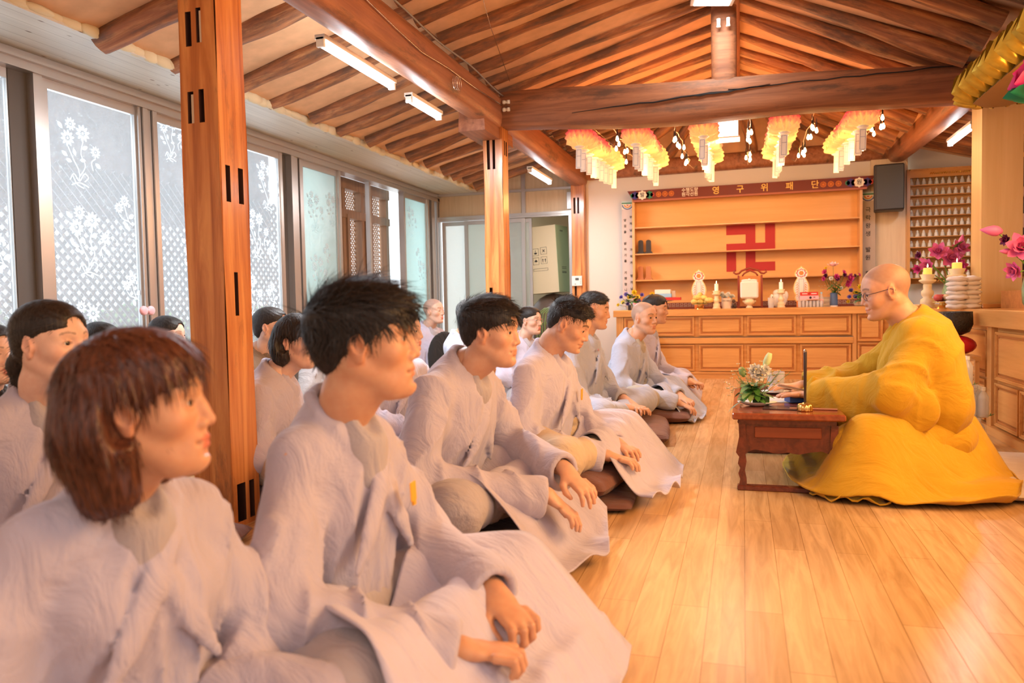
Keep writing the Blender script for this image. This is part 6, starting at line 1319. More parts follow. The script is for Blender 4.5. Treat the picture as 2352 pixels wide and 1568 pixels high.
t = thing('incense_stand', 'small fluted brass holder with tall dark rod at the near edge of the table', 'incense holder', (.262, 3.67, TZ)); b = MB(); n = 24
rings = [[(r*(1+.05*math.cos(12*a))*math.cos(a), r*(1+.05*math.cos(12*a))*math.sin(a), z) for a in np.linspace(0, 2*PI, 48, endpoint=False)] for r, z in ((.031, 0), (.033, .006), (.032, .024), (.026, .032), (.012, .034), (.008, .038))]; b.loft(rings); b.build('brass_cup', plain('brass', (.80, .58, .20), .2, metal=.95), t, True)
b = MB(); b.lathe([(.0055, .034), (.0055, .10), (.0065, .115), (.0075, .262), (.006, .266)], 12, M=T(ry=.005)); b.build('rod', plain('dark_horn_rod', (.045, .028, .022), .3), t, True, sharp=.6); b = MB(); b.lathe([(.0068, .262), (.007, .272), (.001, .275)], 10); b.build('chrome tip'.replace(' ', '_'), M_CHROME, t)
b = MB(); b.tube([(-.10, 0, .004), (.10, -.015, .004)], .0045, 8); o = b.build('pen', plain('copper_pen', (.60, .32, .22), .3, metal=.6), loc=(.30, 3.72, TZ)); tag(o, 'copper-coloured pen lying by the brass holder', 'pen')
b = MB(); b.box((-.08, -.06, 0), (.08, .06, .004)); o = b.build('notebook', plain('dark_glossy_folder', (.07, .04, .05), .2), loc=(.17, 3.75, TZ), rz=-.15); tag(o, 'dark glossy folder under the brass holder', 'folder')
t = thing('wooden_tray', 'reddish wooden tray at the far end of the low table', 'tray', (.185, 4.42, TZ)); b = MB(); b.box((-.2, 0, 0), (.2, .16, .008)); b.build('tray_base', M_TAB, t); b = MB(); b.box((-.205, -.006, 0), (.205, .0, .03)); b.box((-.205, .16, 0), (.205, .166, .03)); b.box((-.205, 0, 0), (-.199, .16, .03)); b.box((.199, 0, 0), (.205, .16, .03)); b.build('tray_rim', M_TABT, t)
# ---------------------------------------------------------------- lotus lanterns over the altar
def mat_lotus():
    m, nt, b = nodes('lit_lotus_paper'); N = nt.nodes.new; L = nt.links.new
    tc = N('ShaderNodeTexCoord'); at = N('ShaderNodeAttribute'); at.attribute_name = 'Tint'
    r = N('ShaderNodeValToRGB'); e = r.color_ramp.elements; e[0].position = .25; e[0].color = (.95, .58, .20, 1); e[1].position = .72; e[1].color = (.78, .09, .09, 1); L(at.outputs['Fac'], r.inputs['Fac'])
    L(r.outputs['Color'], b.inputs['Base Color']); L(r.outputs['Color'], b.inputs['Emission Color']); b.inputs['Emission Strength'].default_value = .42; b.inputs['Roughness'].default_value = .7; return m
M_LOT = mat_lotus(); M_LOTY = plain('lit_yellow_lotus_paper', (.95, .74, .30), .7, emit=(1, .62, .22), es=.32)
M_TAG = plain('lit_paper_tag', (.9, .85, .78), .7, emit=(1, .80, .60), es=.04); M_BULB = plain('lit_warm_bulb', (1, .85, .6), .4, emit=(1, .62, .26), es=26)
def lotus_mesh(name, R0, tiers, par, mat, tint=True, L=.085, W=.060):
    vs = []; fs = []; cs = []; n = 0
    for (z, r, num, up, ph, hue) in tiers:
        for k in range(num):
            b = MB(); b.petal(T(0, 0, z) @ T(rz=(k+ph)*2*PI/num) @ T(r, 0, 0, ry=-up), L, W, 3.0, .30, 4, 6, tip=.8); v = np.concatenate(b.v); t = np.repeat(np.linspace(0, 1, 7), 5)
            vs.append(v); fs += [[i+n for i in f] for f in b.f]; n += len(v); cs.append(np.stack([t*hue]*3+[np.ones_like(t)], 1))
    me = bpy.data.meshes.new(name); me.from_pydata(np.concatenate(vs).tolist(), [], fs); me.materials.append(mat); me.polygons.foreach_set('use_smooth', np.ones(len(me.polygons), bool))
    a = me.color_attributes.new('Tint', 'FLOAT_COLOR', 'POINT'); a.data.foreach_set('color', np.concatenate(cs).astype(np.float32).ravel()); me.update()
    o = bpy.data.objects.new(name, me); COL.objects.link(o); o.parent = par; return o
def lantern_proto(mat, label, group):
    t = thing('lotus_lantern', label, 'lantern', (0, 0, 0), 0, group)
    lotus_mesh('petals', .1, [(-.045, .030, 12, -.10, 0, .35), (-.030, .055, 14, .30, .5, .6), (-.010, .068, 15, .62, 0, .8), (.015, .072, 15, .95, .5, 1.0), (.045, .066, 14, 1.25, 0, 1.1)], t, mat)
    b = MB(); b.lathe([(.02, -.05), (.06, -.03), (.075, .01), (.07, .05), (.03, .075)], 14); b.build('paper_core', M_LOTY, t, True)
    b = MB(); b.lathe([(.012, -.075), (.04, -.062), (.045, -.055), (.02, -.045)], 14); b.build('base_cap', M_TAG, t, True)
    b = MB(); b.tube([(0, 0, .07), (0, 0, .21)], .0012, 4); b.build('hanging_wire', M_CHROME, t)
    return t
def nametag(t, dx, dz, rz, w=.052, h=.17):
    b = MB(); b.box((-w/2, -.0008, -h), (w/2, .0008, 0)); o = b.build('name_tag', M_TAG, t); o.location = (dx, -.03, dz); o.rotation_euler = (0, .03, rz)
    c = MB(); q = .0035
    for x in (-w/2+.007, w/2-.007-q*.5): c.box((x, -.0016, -h+.01), (x+q*.5, -.0009, -.01))
    for z in (-h+.01, -.012, -.065): c.box((-w/2+.007, -.0016, z), (w/2-.007, -.0009, z+.0018))
    c.build('printed_frame', CM['b'], o)
    s = MB(); s.tube([(0, 0, 0), (0, .01, .05)], .0008, 4); s.build('thread', M_PAPER, o); return o
gA = 'pink-tipped lotus lanterns nearer the tie beam'; gB = 'yellow lotus lanterns nearest the altar wall'
PA = lantern_proto(M_LOT, 'glowing lotus lantern with pink-tipped paper petals hanging beyond the tie beam', gA); nametag(PA, .0, -.075, 0)
PB = lantern_proto(M_LOTY, 'glowing all-yellow lotus lantern hanging close to the altar wall', gB); nametag(PB, .0, -.075, .2)
first = {0: True, 1: True}
for ci, x in enumerate((-1.33, -.86, -.31, .32, .90)):
    rr = random.Random(ci)
    for k in range(9):
        y = 6.58+k*.225; kind = 0 if k < 6-(ci in (0, 4)) else 1; z = 2.235+.012*k+rr.uniform(-.012, .012)
        P = (PA, PB)[kind]
        lb = ('glowing pink-tipped' if kind == 0 else 'glowing all-yellow')+' lotus lantern, '+ORD[k]+' from the tie beam in the '+('leftmost', 'second', 'middle', 'fourth', 'rightmost')[ci]+' row'
        if first[kind]: first[kind] = False; P.location = (x, y, z); P['label'] = lb
        else: again(P, lb, (x+rr.uniform(-.01, .01), y, z), rr.uniform(-.35, .35))
    wb = MB(); wb.tube([(x, 6.36, 2.44), (x, 7.4, 2.49), (x, 8.5, 2.55), (x, 9.66, 2.52)], .002, 5); tag(wb.build('steel_wire', M_CHROME), 'thin wire carrying the '+('leftmost', 'second', 'middle', 'fourth', 'rightmost')[ci]+' row of lotus lanterns', 'wire')
    light('lantern_glow', 'POINT', (x*.96, 7.1, 1.98), 5.5, (1, .47, .14), .10); light('lantern_glow', 'POINT', (x*.96, 8.3, 1.98), 5.5, (1, .50, .16), .10)
    light('lantern_glow', 'POINT', (x*.96, 7.7, 2.42), 3.4, (1, .36, .07), .08)
# strings of warm bulbs
for ci, (x, sag) in enumerate(((-1.04, .02), (-.53, .03), (.06, .05), (.55, .04), (1.05, .05))):
    t = thing('bulb_string', ('leftmost', 'second', 'middle', 'fourth', 'rightmost')[ci]+' string of warm drop bulbs between the lotus lanterns', 'string lights', (x, 6.45, 2.30)); rr = random.Random(ci+5); pts = []
    for k in range(15): pts.append((rr.uniform(-.02, .02), k*.14, -sag*math.sin(k*.9)*.5+rr.uniform(-.01, .01)))
    b = MB(); b.tube([(0, -.09, .03)]+pts+[(0, 2.6, .05), (0, 3.2, .18)], .003, 5); b.build('cable', plain('pale_cable', (.75, .62, .45), .5) if ci == 0 else bpy.data.materials['pale_cable'], t)
    for k in range(9 if ci else 6):
        p = pts[int(1+k*1.4)]; o = None; b = MB(); b.lathe([(.004, -.02), (.007, -.032), (.0125, -.048), (.0125, -.058), (.007, -.068), (.001, -.071)], 10); o = b.build('bulb', M_BULB, t, True); o.location = (p[0]+rr.uniform(-.015, .015), p[1]+rr.uniform(-.04, .04), p[2]-rr.random()*.05)
        c = MB(); c.lathe([(.006, -.025), (.006, .0), (.002, .05)], 8); c.build('socket', M_BLACK, o)
    light('bulb_glow', 'POINT', (x, 7.0, 2.22), 3.2, (1, .50, .17), .04); light('bulb_glow', 'POINT', (x, 8.2, 2.20), 3.2, (1, .50, .17), .04)
# ---------------------------------------------------------------- electric lamps
def batten(label, p0, p1, power):
    v = Vector(p1)-Vector(p0); t = thing('ceiling_lamp', label, 'lamp', p0, math.atan2(v.y, v.x)); L = v.length
    b = MB(); b.box((0, -.03, .02), (L, .03, .045)); b.build('housing', M_PAPER, t); b = MB(); b.tube([(.02, 0, 0), (L-.02, 0, 0)], .020, 12); b.build('tube', M_TUBE, t, True)
    b = MB(); b.box((0, -.022, -.02), (.02, .022, .03)); b.box((L-.02, -.022, -.02), (L, .022, .03)); b.build('end_cap', M_PAPER, t)
    light('tube_light', 'AREA', ((p0[0]+p1[0])/2, (p0[1]+p1[1])/2, p0[2]-.03), power, (.90, .95, 1), L, (0, 0, math.atan2(v.y, v.x)), .05)
    light('tube_uplight', 'POINT', ((p0[0]+p1[0])/2-.04, (p0[1]+p1[1])/2, p0[2]-.10), power*.22, (.90, .95, 1), .05)
batten('blazing long tube lamp under the left purlin, nearest the viewer', (-2.16, 3.75, 2.27), (-2.16, 4.65, 2.27), 44)
batten('tube lamp under the left purlin in front of the middle post', (-2.14, 4.85, 2.24), (-2.14, 5.4, 2.24), 30)
batten('tube lamp under the left purlin beyond the middle post', (-2.16, 8.0, 2.27), (-2.16, 8.9, 2.27), 30)
batten('tube lamp under the right purlin beyond the tie beam', (1.86, 7.4, 2.27), (1.86, 8.2, 2.27), 16)
M_PANEL = plain('lit_panel', (1, 1, 1), .5, emit=(1, .97, .93), es=5)
t = thing('led_panel', 'square white panel lamp at the head of the king post', 'lamp', (-.20, 5.85, 2.99)); t.rotation_euler = (.18, .08, .12); b = MB(); b.box((-.15, -.15, 0), (.15, .15, .03)); b.build('housing', M_PAPER, t); b = MB(); b.box((-.125, -.125, -.004), (.125, .125, 0)); b.build('diffuser', M_PANEL, t)
light('panel_light', 'AREA', (-.20, 5.80, 2.96), 11, (1, .97, .92), .24, (.18, .08, 0))
t = thing('box_lantern', 'white square lantern hanging from the tie beam', 'lamp', (-.12, 6.95, 2.22)); b = MB(); b.box((-.085, -.085, .02), (.085, .085, .19), bev=.004); b.build('shade', plain('lit_square_shade', (1, 1, 1), .5, emit=(1, .93, .84), es=7), t); b = MB(); b.box((-.10, -.10, .0), (.10, .10, .014)); b.box((-.09, -.09, .19), (.09, .09, .20)); b.build('base_plate', M_PAPER, t); b = MB(); b.tube([(0, 0, .2), (0, 0, .95)], .003, 5); b.build('hanging_rod', M_CHROME, t)
light('box_lantern_light', 'POINT', (-.12, 6.95, 2.15), 9, (1, .86, .68), .09)
# golden lotus canopy of the main shrine at upper right
def gold_petals(par, R0, n, z, up, L, W, ph):
    b = MB()
    for k in range(n): b.petal(T(0, 0, z) @ T(rz=(k+ph)*2*PI/n) @ T(R0, 0, 0, ry=-up), L, W, 2.2, .35, 4, 6, tip=.85)
    return b.build('petals', M_GLEAF, par, True)
M_GLEAF = plain('gold_foil_petal', (.66, .47, .06), .28, metal=.55, var=.25, bs=12)
t = thing('golden_lotus_canopy', 'long golden lotus-petal canopy hanging at the upper right edge', 'canopy', (1.52, 4.5, 2.03))
b = MB(); n = 40
b.loft([[(sx*.16*s, y, z) for sx, z in ((-1, 0), (1, 0), (.8, .04), (-.8, .04))] for y, s in ((-1.2, 1), (.95, 1), (1.1, .3))]); b.build('frame', plain('brown_canopy_underside', (.30, .16, .05), .5), t)
b = MB(); rr = random.Random(2)
for row, (zz, rr0, up, LL) in enumerate(((.0, .13, .0, .13), (.03, .12, .6, .14), (.05, .09, 1.05, .16))):
    for k in range(17):
        y = -1.2+k*.135+(row % 2)*.067
        for s in (-1, 1): b.petal(T(s*rr0, y, zz) @ T(rz=(PI if s < 0 else 0)+rr.uniform(-.15, .15)) @ T(ry=-up-rr.uniform(0, .2)), LL*1.15, .15, 2.4, .45, 4, 6, tip=1.15)
    for k in range(7): b.petal(T(0, 1.0, zz) @ T(rz=k*PI/6) @ T(rr0, 0, 0, ry=-up), LL, .10, 2.0, .35, 4, 5, tip=.85)
b.build('petals', M_GLEAF, t, True)
for k in range(9):
    b = MB(); b.tube([(0, 0, 0), (0, 0, -.03)], .001, 4); b.lathe([(.001, -.075), (.006, -.055), (.005, -.035), (.002, -.03)], 8); o = b.build('glass_drop', M_GOLD, t, True); o.location = (-.13+(k % 3)*.05, .3-k*.09, -.005)
b = MB(); b.tube([(-.05, .8, .05), (-.05, .8, .32)], .0015, 4); b.build('hanging_wire', M_CHROME, t)
t = thing('pink_lotus_lantern', 'deep pink lotus lantern with green base leaves under the golden canopy', 'lantern', (1.34, 4.2, 1.77)); 
lotus_mesh('petals', .1, [(0, .03, 9, .15, 0, .8), (.02, .045, 9, .55, .5, .9), (.05, .05, 8, 1.0, 0, 1.1)], t, plain('magenta_lotus_petal', (.75, .03, .22), .4), L=.12, W=.10)
b = MB(); [b.petal(T(0, 0, -.02, rz=k*PI/4.5) @ T(.02, 0, 0, ry=.05), .14, .08, 1.5, .3, 4, 5) for k in range(9)]; b.build('base_leaves', plain('emerald_paper_leaf', (.0, .20, .10), .4), t, True); b = MB(); b.tube([(0, 0, .1), (0, 0, .28)], .002, 5); b.build('hanging_wire', M_CHROME, t)
light('canopy_glow', 'POINT', (1.45, 4.3, 1.72), 9, WARM, .12); light('canopy_glow', 'POINT', (1.45, 3.2, 1.8), 12, WARM, .12)
# ---------------------------------------------------------------- right side: speaker, thousand-buddha cabinet, shrine offerings
t = thing('loudspeaker', 'dark grey wall loudspeaker beside the header board', 'speaker', (1.54, 9.42, 1.80), R(-8)); b = MB(); b.box((-.15, -.12, 0), (.15, .12, .50), bev=.012); b.build('cabinet', plain('black_speaker_side', (.035, .03, .03), .5), t); b = MB(); b.box((-.125, -.13, .012), (.145, -.115, .488), bev=.006); b.build('grille', M_GREYDARK, t); b = MB(); b.box((-.02, .1, .2), (.02, .24, .26)); b.build('bracket', M_BLACK, t)
t = thing('statuette_cabinet', 'open cabinet holding rows of tiny white seated figures right of the speaker', 'cabinet', (1.78, 9.74, 1.0)); W2, H2 = .70, 1.27
b = MB(); b.box((0, .0, 0), (W2, .02, H2)); b.build('back_panel', wood('amber_back', (.58, .30, .09), (.66, .36, .12), None, axis='X', rough=.5), t); b = MB(); b.box((-.02, -.12, 0), (.012, .02, H2)); b.box((W2-.01, -.12, 0), (W2+.02, .02, H2)); b.box((0, -.12, H2-.015), (W2, .02, H2)); b.build('frame', M_PINEZ, t)
b = MB(); b.box((0, -.11, H2-.095), (W2, -.09, H2-.015)); o = b.build('crest_panel', M_PINE, t); b = MB(); [b.tube([(.22+.02*k+.008*math.cos(q+k), -.112, H2-.055+.012*math.sin(q*1.3+k)) for q in np.linspace(0, 5, 7)], .0035, 4) for k in range(20)]; b.build('gilt_carving', M_GOLD, o)
for r in range(10): b = MB(); b.box((0, -.10, .055+r*.115), (W2, 0, .063+r*.115)); b.build('shelf_board', M_PINE, t)
b = MB(); [b.tube([(.18+.03*k+.008*math.cos(q+k), -.105, .03+.012*math.sin(q*1.3+k)) for q in np.linspace(0, 5, 7)], .0035, 4) for k in range(12)]; b.build('gilt_carving', M_GOLD, t)
M_PORC = plain('white_porcelain', (.84, .82, .76), .35)
b = MB(); b.lathe([(.022, 0), (.024, .012), (.019, .022), (.021, .03), (.016, .045), (.0105, .055)], 12); b.ball((0, 0, .060), (.0125, .0125, .014), 10, 7); b.ball((0, 0, .075), (.004, .004, .005), 6, 4); b.ball((0, -.012, .030), (.018, .010, .007), 8, 5)
sb = b.build('buddha_statuette', M_PORC, smooth=True, loc=(1.815, 9.69, 1.063)); tag(sb, 'tiny white seated buddha, first from the left on the first shelf from the bottom', 'figurine', 'tiny white figures in the cabinet rows')
for r in range(10):
    for k in range(11):
        if r or k:
            c = sb.copy(); COL.objects.link(c); c['label'] = 'tiny white seated buddha, %s from the left on the %s shelf from the bottom' % (ORD[k], ORD[r]); c.location = (1.815+k*.0635, 9.69, 1.063+r*.115)
def lotusflower(par, p, r, d, seed=1, kind='lotus'): return bloom(par, kind, p, r, d, seed)
candlestick('pale stone candlestick with yellow candle, nearer the monk’s head'.replace('’', "'"), (1.30, 6.35, .765), .25, .055, M_IVORY, .030, .07, plain('yellow_wax', (.90, .72, .12), .4, emit=(1, .7, .15), es=.4), 'squat yellow candle behind the head of the monk')
candlestick('taller pale stone candlestick behind the stacked white bags', (1.485, 6.32, .765), .285, .06, M_IVORY, .034, .07, bpy.data.materials['yellow_wax'], 'squat yellow candle above the stacked white bags')
M_BAG = plain('white_woven_bag', (.80, .74, .70), .6, bump=.4, bs=30)
for i in range(14):
    r = random.Random(i); b = MB(); V = []; z = .765+(i//2)*.031; n = 10
    c = MB(); c.ball((0, 0, .016), (.072, .048, .021), 10, 7); c.v[0][:, 2] += .004*np.sin(c.v[0][:, 0]*90+i); c.v[0][:, 1] *= 1+.25*np.abs(c.v[0][:, 0])/.07; o = c.build('rice_bag', M_BAG, smooth=True, loc=(1.395+(i % 2)*.09, 5.93+r.uniform(-.02, .02)+(i % 2)*.05, z), rz=r.uniform(-.3, .3)); tag(o, 'white rice bag beside the square pillar, '+('left', 'right')[i % 2]+' one of the '+ORD[i//2]+' layer up', 'bag', 'white rice bags piled beside the square pillar')
t = cakestand('golden footed dish with apples behind the monk', (1.335, 6.05, .765), .07, .05, M_GOLD, M_GOLD)
for i, (x, y, m) in enumerate(((-.03, 0, 'red'), (.03, .01, 'pale'), (.0, .04, 'red'), (.065, .02, 'pale'))):
    b = MB(); b.lathe([(.002, -.024), (.016, -.026), (.028, -.008), (.029, .008), (.018, .024), (.004, .018)], 14); o = b.build('apple', plain('apple_'+m, (.62, .09, .08) if m == 'red' else (.80, .62, .38), .35) if i < 2 else bpy.data.materials['apple_'+m], smooth=True, loc=(1.335+x, 6.05+y, .842)); tag(o, ('red' if m == 'red' else 'pale russet')+' apple '+('at the front left', 'at the front right', 'at the back', 'at the far right edge')[i]+' of the golden footed dish', 'apple')
carton('offering_box', 'long ivory offering box under the apples and candlestick', (1.33, 6.5, .765), (.28, .18, .03), M_IVORY)
def lotus_vase(label, loc, blooms, vh, seed, vm):
    t = thing('lotus_vase', label, 'flowers', loc); b = MB(); b.lathe([(.04, 0), (.06, .04), (.065, .12), (.045, vh-.02), (.05, vh)], 18, caps=False); b.lathe([(.001, .004), (.04, .004)], 18, caps=False); b.build('vase', vm, t, True); st = MB()
    for i, (kind, p, r, d) in enumerate(blooms):
        if kind == 'bud':
            b = MB(); q = Vector(d).normalized(); Q = np.array(Matrix.Translation(Vector(p)) @ q.to_track_quat('Z', 'Y').to_matrix().to_4x4()); b.lathe([(r*.25, -r), (r*.62, -r*.5), (r*.66, 0), (r*.45, r*.7), (r*.05, r*1.5)], 12, M=Q); b.build('bud', F_LP, t, True)
        else: bloom(t, kind, p, r, d, seed+i)
        st.tube(curve((0, 0, vh*.6), (p[0]-d[0]*.02, p[1], p[2]-.01), .03, 8), .004, 6)
    st.build('stems', plain('lotus_stem_green', (.16, .34, .06), .45) if 'lotus_stem_green' not in bpy.data.materials else bpy.data.materials['lotus_stem_green'], t, True); return t
M_VG = plain('green_swirl_glass', (.25, .36, .18), .15, var=.6, bs=14)
lotus_vase('vase of wide-open pink lotus flowers before the tiny white figures', (1.52, 6.62, .765), [('lotus', (-.10, -.05, .42), .075, (-.3, -1, .5)), ('lotus', (-.02, -.06, .37), .085, (.1, -1, .2)), ('lotus', (-.17, -.05, .32), .06, (-1, -1, .1)), ('lotus', (.04, -.05, .44), .07, (.3, -1, .6)), ('dark', (-.23, -.04, .40), .035, (-1, -.6, .3)), ('magenta', (-.24, -.05, .30), .04, (-1, -1, -.2)), ('bud', (-.20, -.04, .36), .03, (-1, 0, .6)), ('magenta', (.03, -.08, .31), .06, (.2, -1, -.1)), ('bud', (.06, -.02, .50), .035, (.2, 0, 1))], .22, 3, M_VG)
leaf(bpy.data.objects['lotus_vase'], (0, -.05, .42), .10, .09, (.3, -.2, .8), m=G2)
lotus_vase('glass vase of drooping pink lotus flowers and buds at the right edge', (1.55, 4.95, .765), [('bud', (-.235, -.10, .44), .045, (-1, -.1, .12)), ('dark', (-.17, -.10, .385), .035, (-1, -.6, .2)), ('lotus', (-.10, -.12, .34), .085, (-.3, -1, .3)), ('bud', (-.17, -.10, .325), .025, (-1, -.2, .05)), ('lotus', (-.13, -.12, .22), .058, (-1, -.6, -.2)), ('lotus', (.0, -.08, .455), .06, (.1, -1, .1)), ('magenta', (.04, -.08, .38), .05, (.4, -1, .2))], .26, 7, M_VG)
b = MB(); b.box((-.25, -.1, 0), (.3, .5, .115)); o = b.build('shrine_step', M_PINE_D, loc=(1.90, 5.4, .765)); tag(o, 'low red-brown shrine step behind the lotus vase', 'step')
t = thing('painted_vase', 'round red and gold painted jar behind the drooping lotus', 'jar', (1.70, 5.42, .88)); b = MB(); b.lathe([(.03, 0), (.055, .03), (.06, .06), (.04, .095), (.03, .10)], 18); b.build('body', plain('red_gold_glaze', (.55, .08, .02), .3, var=.7, bs=40), t, True); b = MB(); b.lathe([(.035, .10), (.06, .13), (.05, .15), (.01, .16)], 16); b.build('lid', plain('dark_wrapped_lid', (.10, .03, .03), .25, var=.6, bs=60), t, True)
# golden Buddha glimpsed right of the pillar
t = thing('buddha_statue', 'golden seated Buddha with teal band at the right edge of the view', 'statue', (2.14, 6.15, 1.0))
mg = plain('gilded_skin', (.85, .62, .20), .3, metal=.35); S = SDF((-.30, -.25, -.02), (.30, .30, .80), .010)
S.ell((0, .0, .10), (.24, .20, .09), k=0); S.cap((0, .02, .12), (0, .03, .34), .13, .11, k=.05); S.cap((-.13, .03, .36), (.13, .03, .36), .06, k=.05); S.chain([(-.17, .02, .35), (-.20, -.04, .20), (-.06, -.14, .16)], [.055, .05, .035], k=.03); S.chain([(.17, .02, .35), (.20, -.04, .20), (.06, -.14, .16)], [.055, .05, .035], k=.03); S.cap((0, .02, .40), (0, .01, .47), .045, k=.03)
v, f = S.mesh(); V, F, c, e = head_mesh('f', .0045, True); HMg = T(0, 0, .57, rz=-PI*.62, s=1.0); mk('body', [(relax(v, f, 1), f, 0), (xf(V, HMg), F, 0)], [mg], t)
b = MB(); b.lathe([(.101, .0), (.102, .022)], 26, M=T(-.005, .005, .625, s=(.98, .98, 1)), caps=False); b.build('teal_headband', plain('teal_enamel', (.02, .16, .15), .3), t, True); b = MB(); b.lathe([(.10, .02), (.085, .06), (.045, .085), (.001, .09)], 26, M=T(-.005, .005, .625)); b.build('crown_cap', plain('cream_gold', (.86, .74, .45), .4), t, True)
b = MB(); b.tube([(-.26, -.06, .30), (-.07, -.10, .60)], .012, 8); b.build('golden_staff', mg, t, True); b = MB(); b.lathe([(.20, -.12), (.26, -.06), (.30, .0), (.22, .02)], 24); b.build('lotus_seat', mg, t, True); b = MB(); b.lathe([(.25, -.235), (.25, -.12)], 24); b.build('pedestal', mg, t)
t = thing('dark_painting', 'dark temple painting in a black and gold frame behind the golden statue', 'painting', (2.35, 6.75, .9)); t.rotation_euler = (0, 0, R(-20)); b = MB(); b.box((-.45, 0, 0), (.9, .03, 1.05)); b.build('canvas', plain('smoky_canvas', (.055, .05, .045), .7, var=.6, bs=6), t); b = MB(); b.box((-.48, -.02, 1.03), (.95, .03, 1.12)); b.box((-.48, -.02, 0), (-.44, .03, 1.05)); b.build('frame', M_BLACK, t); b = MB(); b.box((-.46, -.025, 1.0), (.95, -.0, 1.035)); b.build('gilt_strip', M_GOLD, t)
for x, z in ((-.33, .74), (-.30, .52), (-.16, .60), (-.12, .80), (-.22, .35)): b = MB(); b.ball((x, -.004, z), (.035, .004, .055), 10, 8); b.build('painted_face', plain('painted_flesh', (.55, .38, .30), .7) if 'painted_flesh' not in bpy.data.materials else bpy.data.materials['painted_flesh'], t, True)
# singing bowl on its cushion, stool, bottled water
t = thing('singing_bowl', 'black hammered singing bowl on a red and yellow cushion behind the monk', 'bowl', (1.31, 5.62, .60)); b = MB(); b.lathe([(.04, .0), (.085, .02), (.105, .07), (.102, .15), (.098, .152), (.098, .07), (.07, .02), (.001, .01)], 30); b.build('bowl', plain('hammered_black_bronze', (.035, .028, .024), .35, metal=.6, bump=.8, bs=90), t, True)
t = thing('bowl_cushion', 'round red and yellow brocade cushion under the singing bowl', 'cushion', (1.31, 5.62, .47)); b = MB(); b.ball((0, 0, .065), (.125, .125, .065), 20, 10); b.build('red_cover', plain('crimson_satin', (.60, .015, .025), .3), t, True); b = MB(); n = 14
for a0 in (2.6, 4.0): b.add([(.128*math.cos(q)*math.cos(a), .128*math.cos(q)*math.sin(a), .065+.068*math.sin(q)) for q in np.linspace(-1.2, 1.2, n) for a in (a0, a0+.35, a0+.7)], [(3*i+j, 3*i+j+1, 3*i+j+4, 3*i+j+3) for i in range(n-1) for j in (0, 1)])
b.build('yellow_panel', plain('yellow_satin', (.86, .58, .08), .35), t, True)
t = thing('wooden_stool', 'small wooden stool carrying the singing bowl, mostly hidden by the monk', 'stool', (1.30, 5.62, 0)); b = MB(); b.box((-.13, -.13, .44), (.13, .13, .47)); b.build('seat', M_PINE, t)
for sx in (-1, 1):
    for sy in (-1, 1): b = MB(); b.box((sx*.11-.012, sy*.11-.012, 0), (sx*.11+.012, sy*.11+.012, .44)); b.build('leg', M_PINEZ, t)
M_PET = plain('clear_bottle_plastic', (.80, .84, .88), .10, alpha=.5, spec=.9); M_FILM = plain('shrink_film', (.88, .90, .93), .12, alpha=.07, spec=.8, bump=.5, bs=25); M_CAP = plain('white_cap', (.80, .80, .78), .4)
bb = MB(); bb.lathe([(.026, 0), (.030, .006), (.029, .03), (.031, .05), (.029, .07), (.031, .10), (.030, .115), (.012, .145), (.012, .155)], 12)
for pi, (x, z, lab) in enumerate(((1.20, 0, 'bottom pack of water bottles in clear film behind the monk'), (1.22, .172, 'middle pack of water bottles in clear film behind the monk'), (1.14, .344, 'top pack of water bottles in clear film under the red cushion'))):
    t = thing('bottle_pack', lab, 'water pack', (x, 4.95, z))
    for i in range(3):
        for j in range(3):
            if i == 0 and j == 0 and pi == 0: o = bb.build('bottle', M_PET, t, True); bm = o.data; cmb = MB(); cmb.lathe([(.0135, .150), (.0135, .168), (.001, .169)], 10); co = cmb.build('cap', M_CAP, o); cmm = co.data
            else: o = bpy.data.objects.new('bottle', bm); COL.objects.link(o); o.parent = t; c = bpy.data.objects.new('cap', cmm); COL.objects.link(c); c.parent = o
            o.location = ((i-1)*.063, (j-1)*.063, 0)
    b = MB(); b.box((-.098, -.098, .0), (.098, .098, .170), bev=.02); b.build('film', M_FILM, t, True); b = MB(); b.box((-.02, -.1, .045), (.0, -.0985, .07), M=T(ry=.1)); b.build('black_mark', M_BLACK, t); b = MB(); b.petal(T(.075, -.1, .01, ry=-.2), .04, .02, 0, .2, 2, 4); b.petal(T(.085, -.1, .012, ry=-.9), .02, .015, 0, .2, 2, 4); b.build('green_tab', G1, t)
# ---------------------------------------------------------------- left and rear bits
t = thing('thermostat', 'white wall thermostat with small display on the rear post', 'thermostat', (-2.00, 9.60, 1.075)); b = MB(); b.box((-.065, -.016, 0), (.065, .016, .125), bev=.004); b.build('case', M_PAPER, t); b = MB(); b.box((-.02, -.018, .07), (.025, -.0155, .10)); b.build('display', plain('grey_display', (.10, .11, .11), .3), t); b = MB(); [b.box((.042, -.018, .03+k*.025), (.050, -.0155, .038+k*.025)) for k in range(3)]; b.box((-.03, -.018, .02), (-.01, -.0155, .026)); b.build('buttons', M_BLACK, t)
t = thing('carton_box', 'tall cream and green cardboard carton wedged in the store room doorway', 'box', (-2.50, 10.15, 1.0), R(3)); t.rotation_euler = (0, R(-3), R(-12)); w, d, h = .24, .19, .88
b = MB(); b.box((-w, -d, 0), (w, d, h)); b.build('carton', plain('cream_cardboard', (.72, .62, .42), .7), t); b = MB(); b.box((w, -d, 0), (w+.002, d, h)); b.box((w, -d-.001, 0), (w+.001, -d+.0, h)); b.build('green_side', plain('sage_green_print', (.42, .56, .34), .7), t)
b = MB()
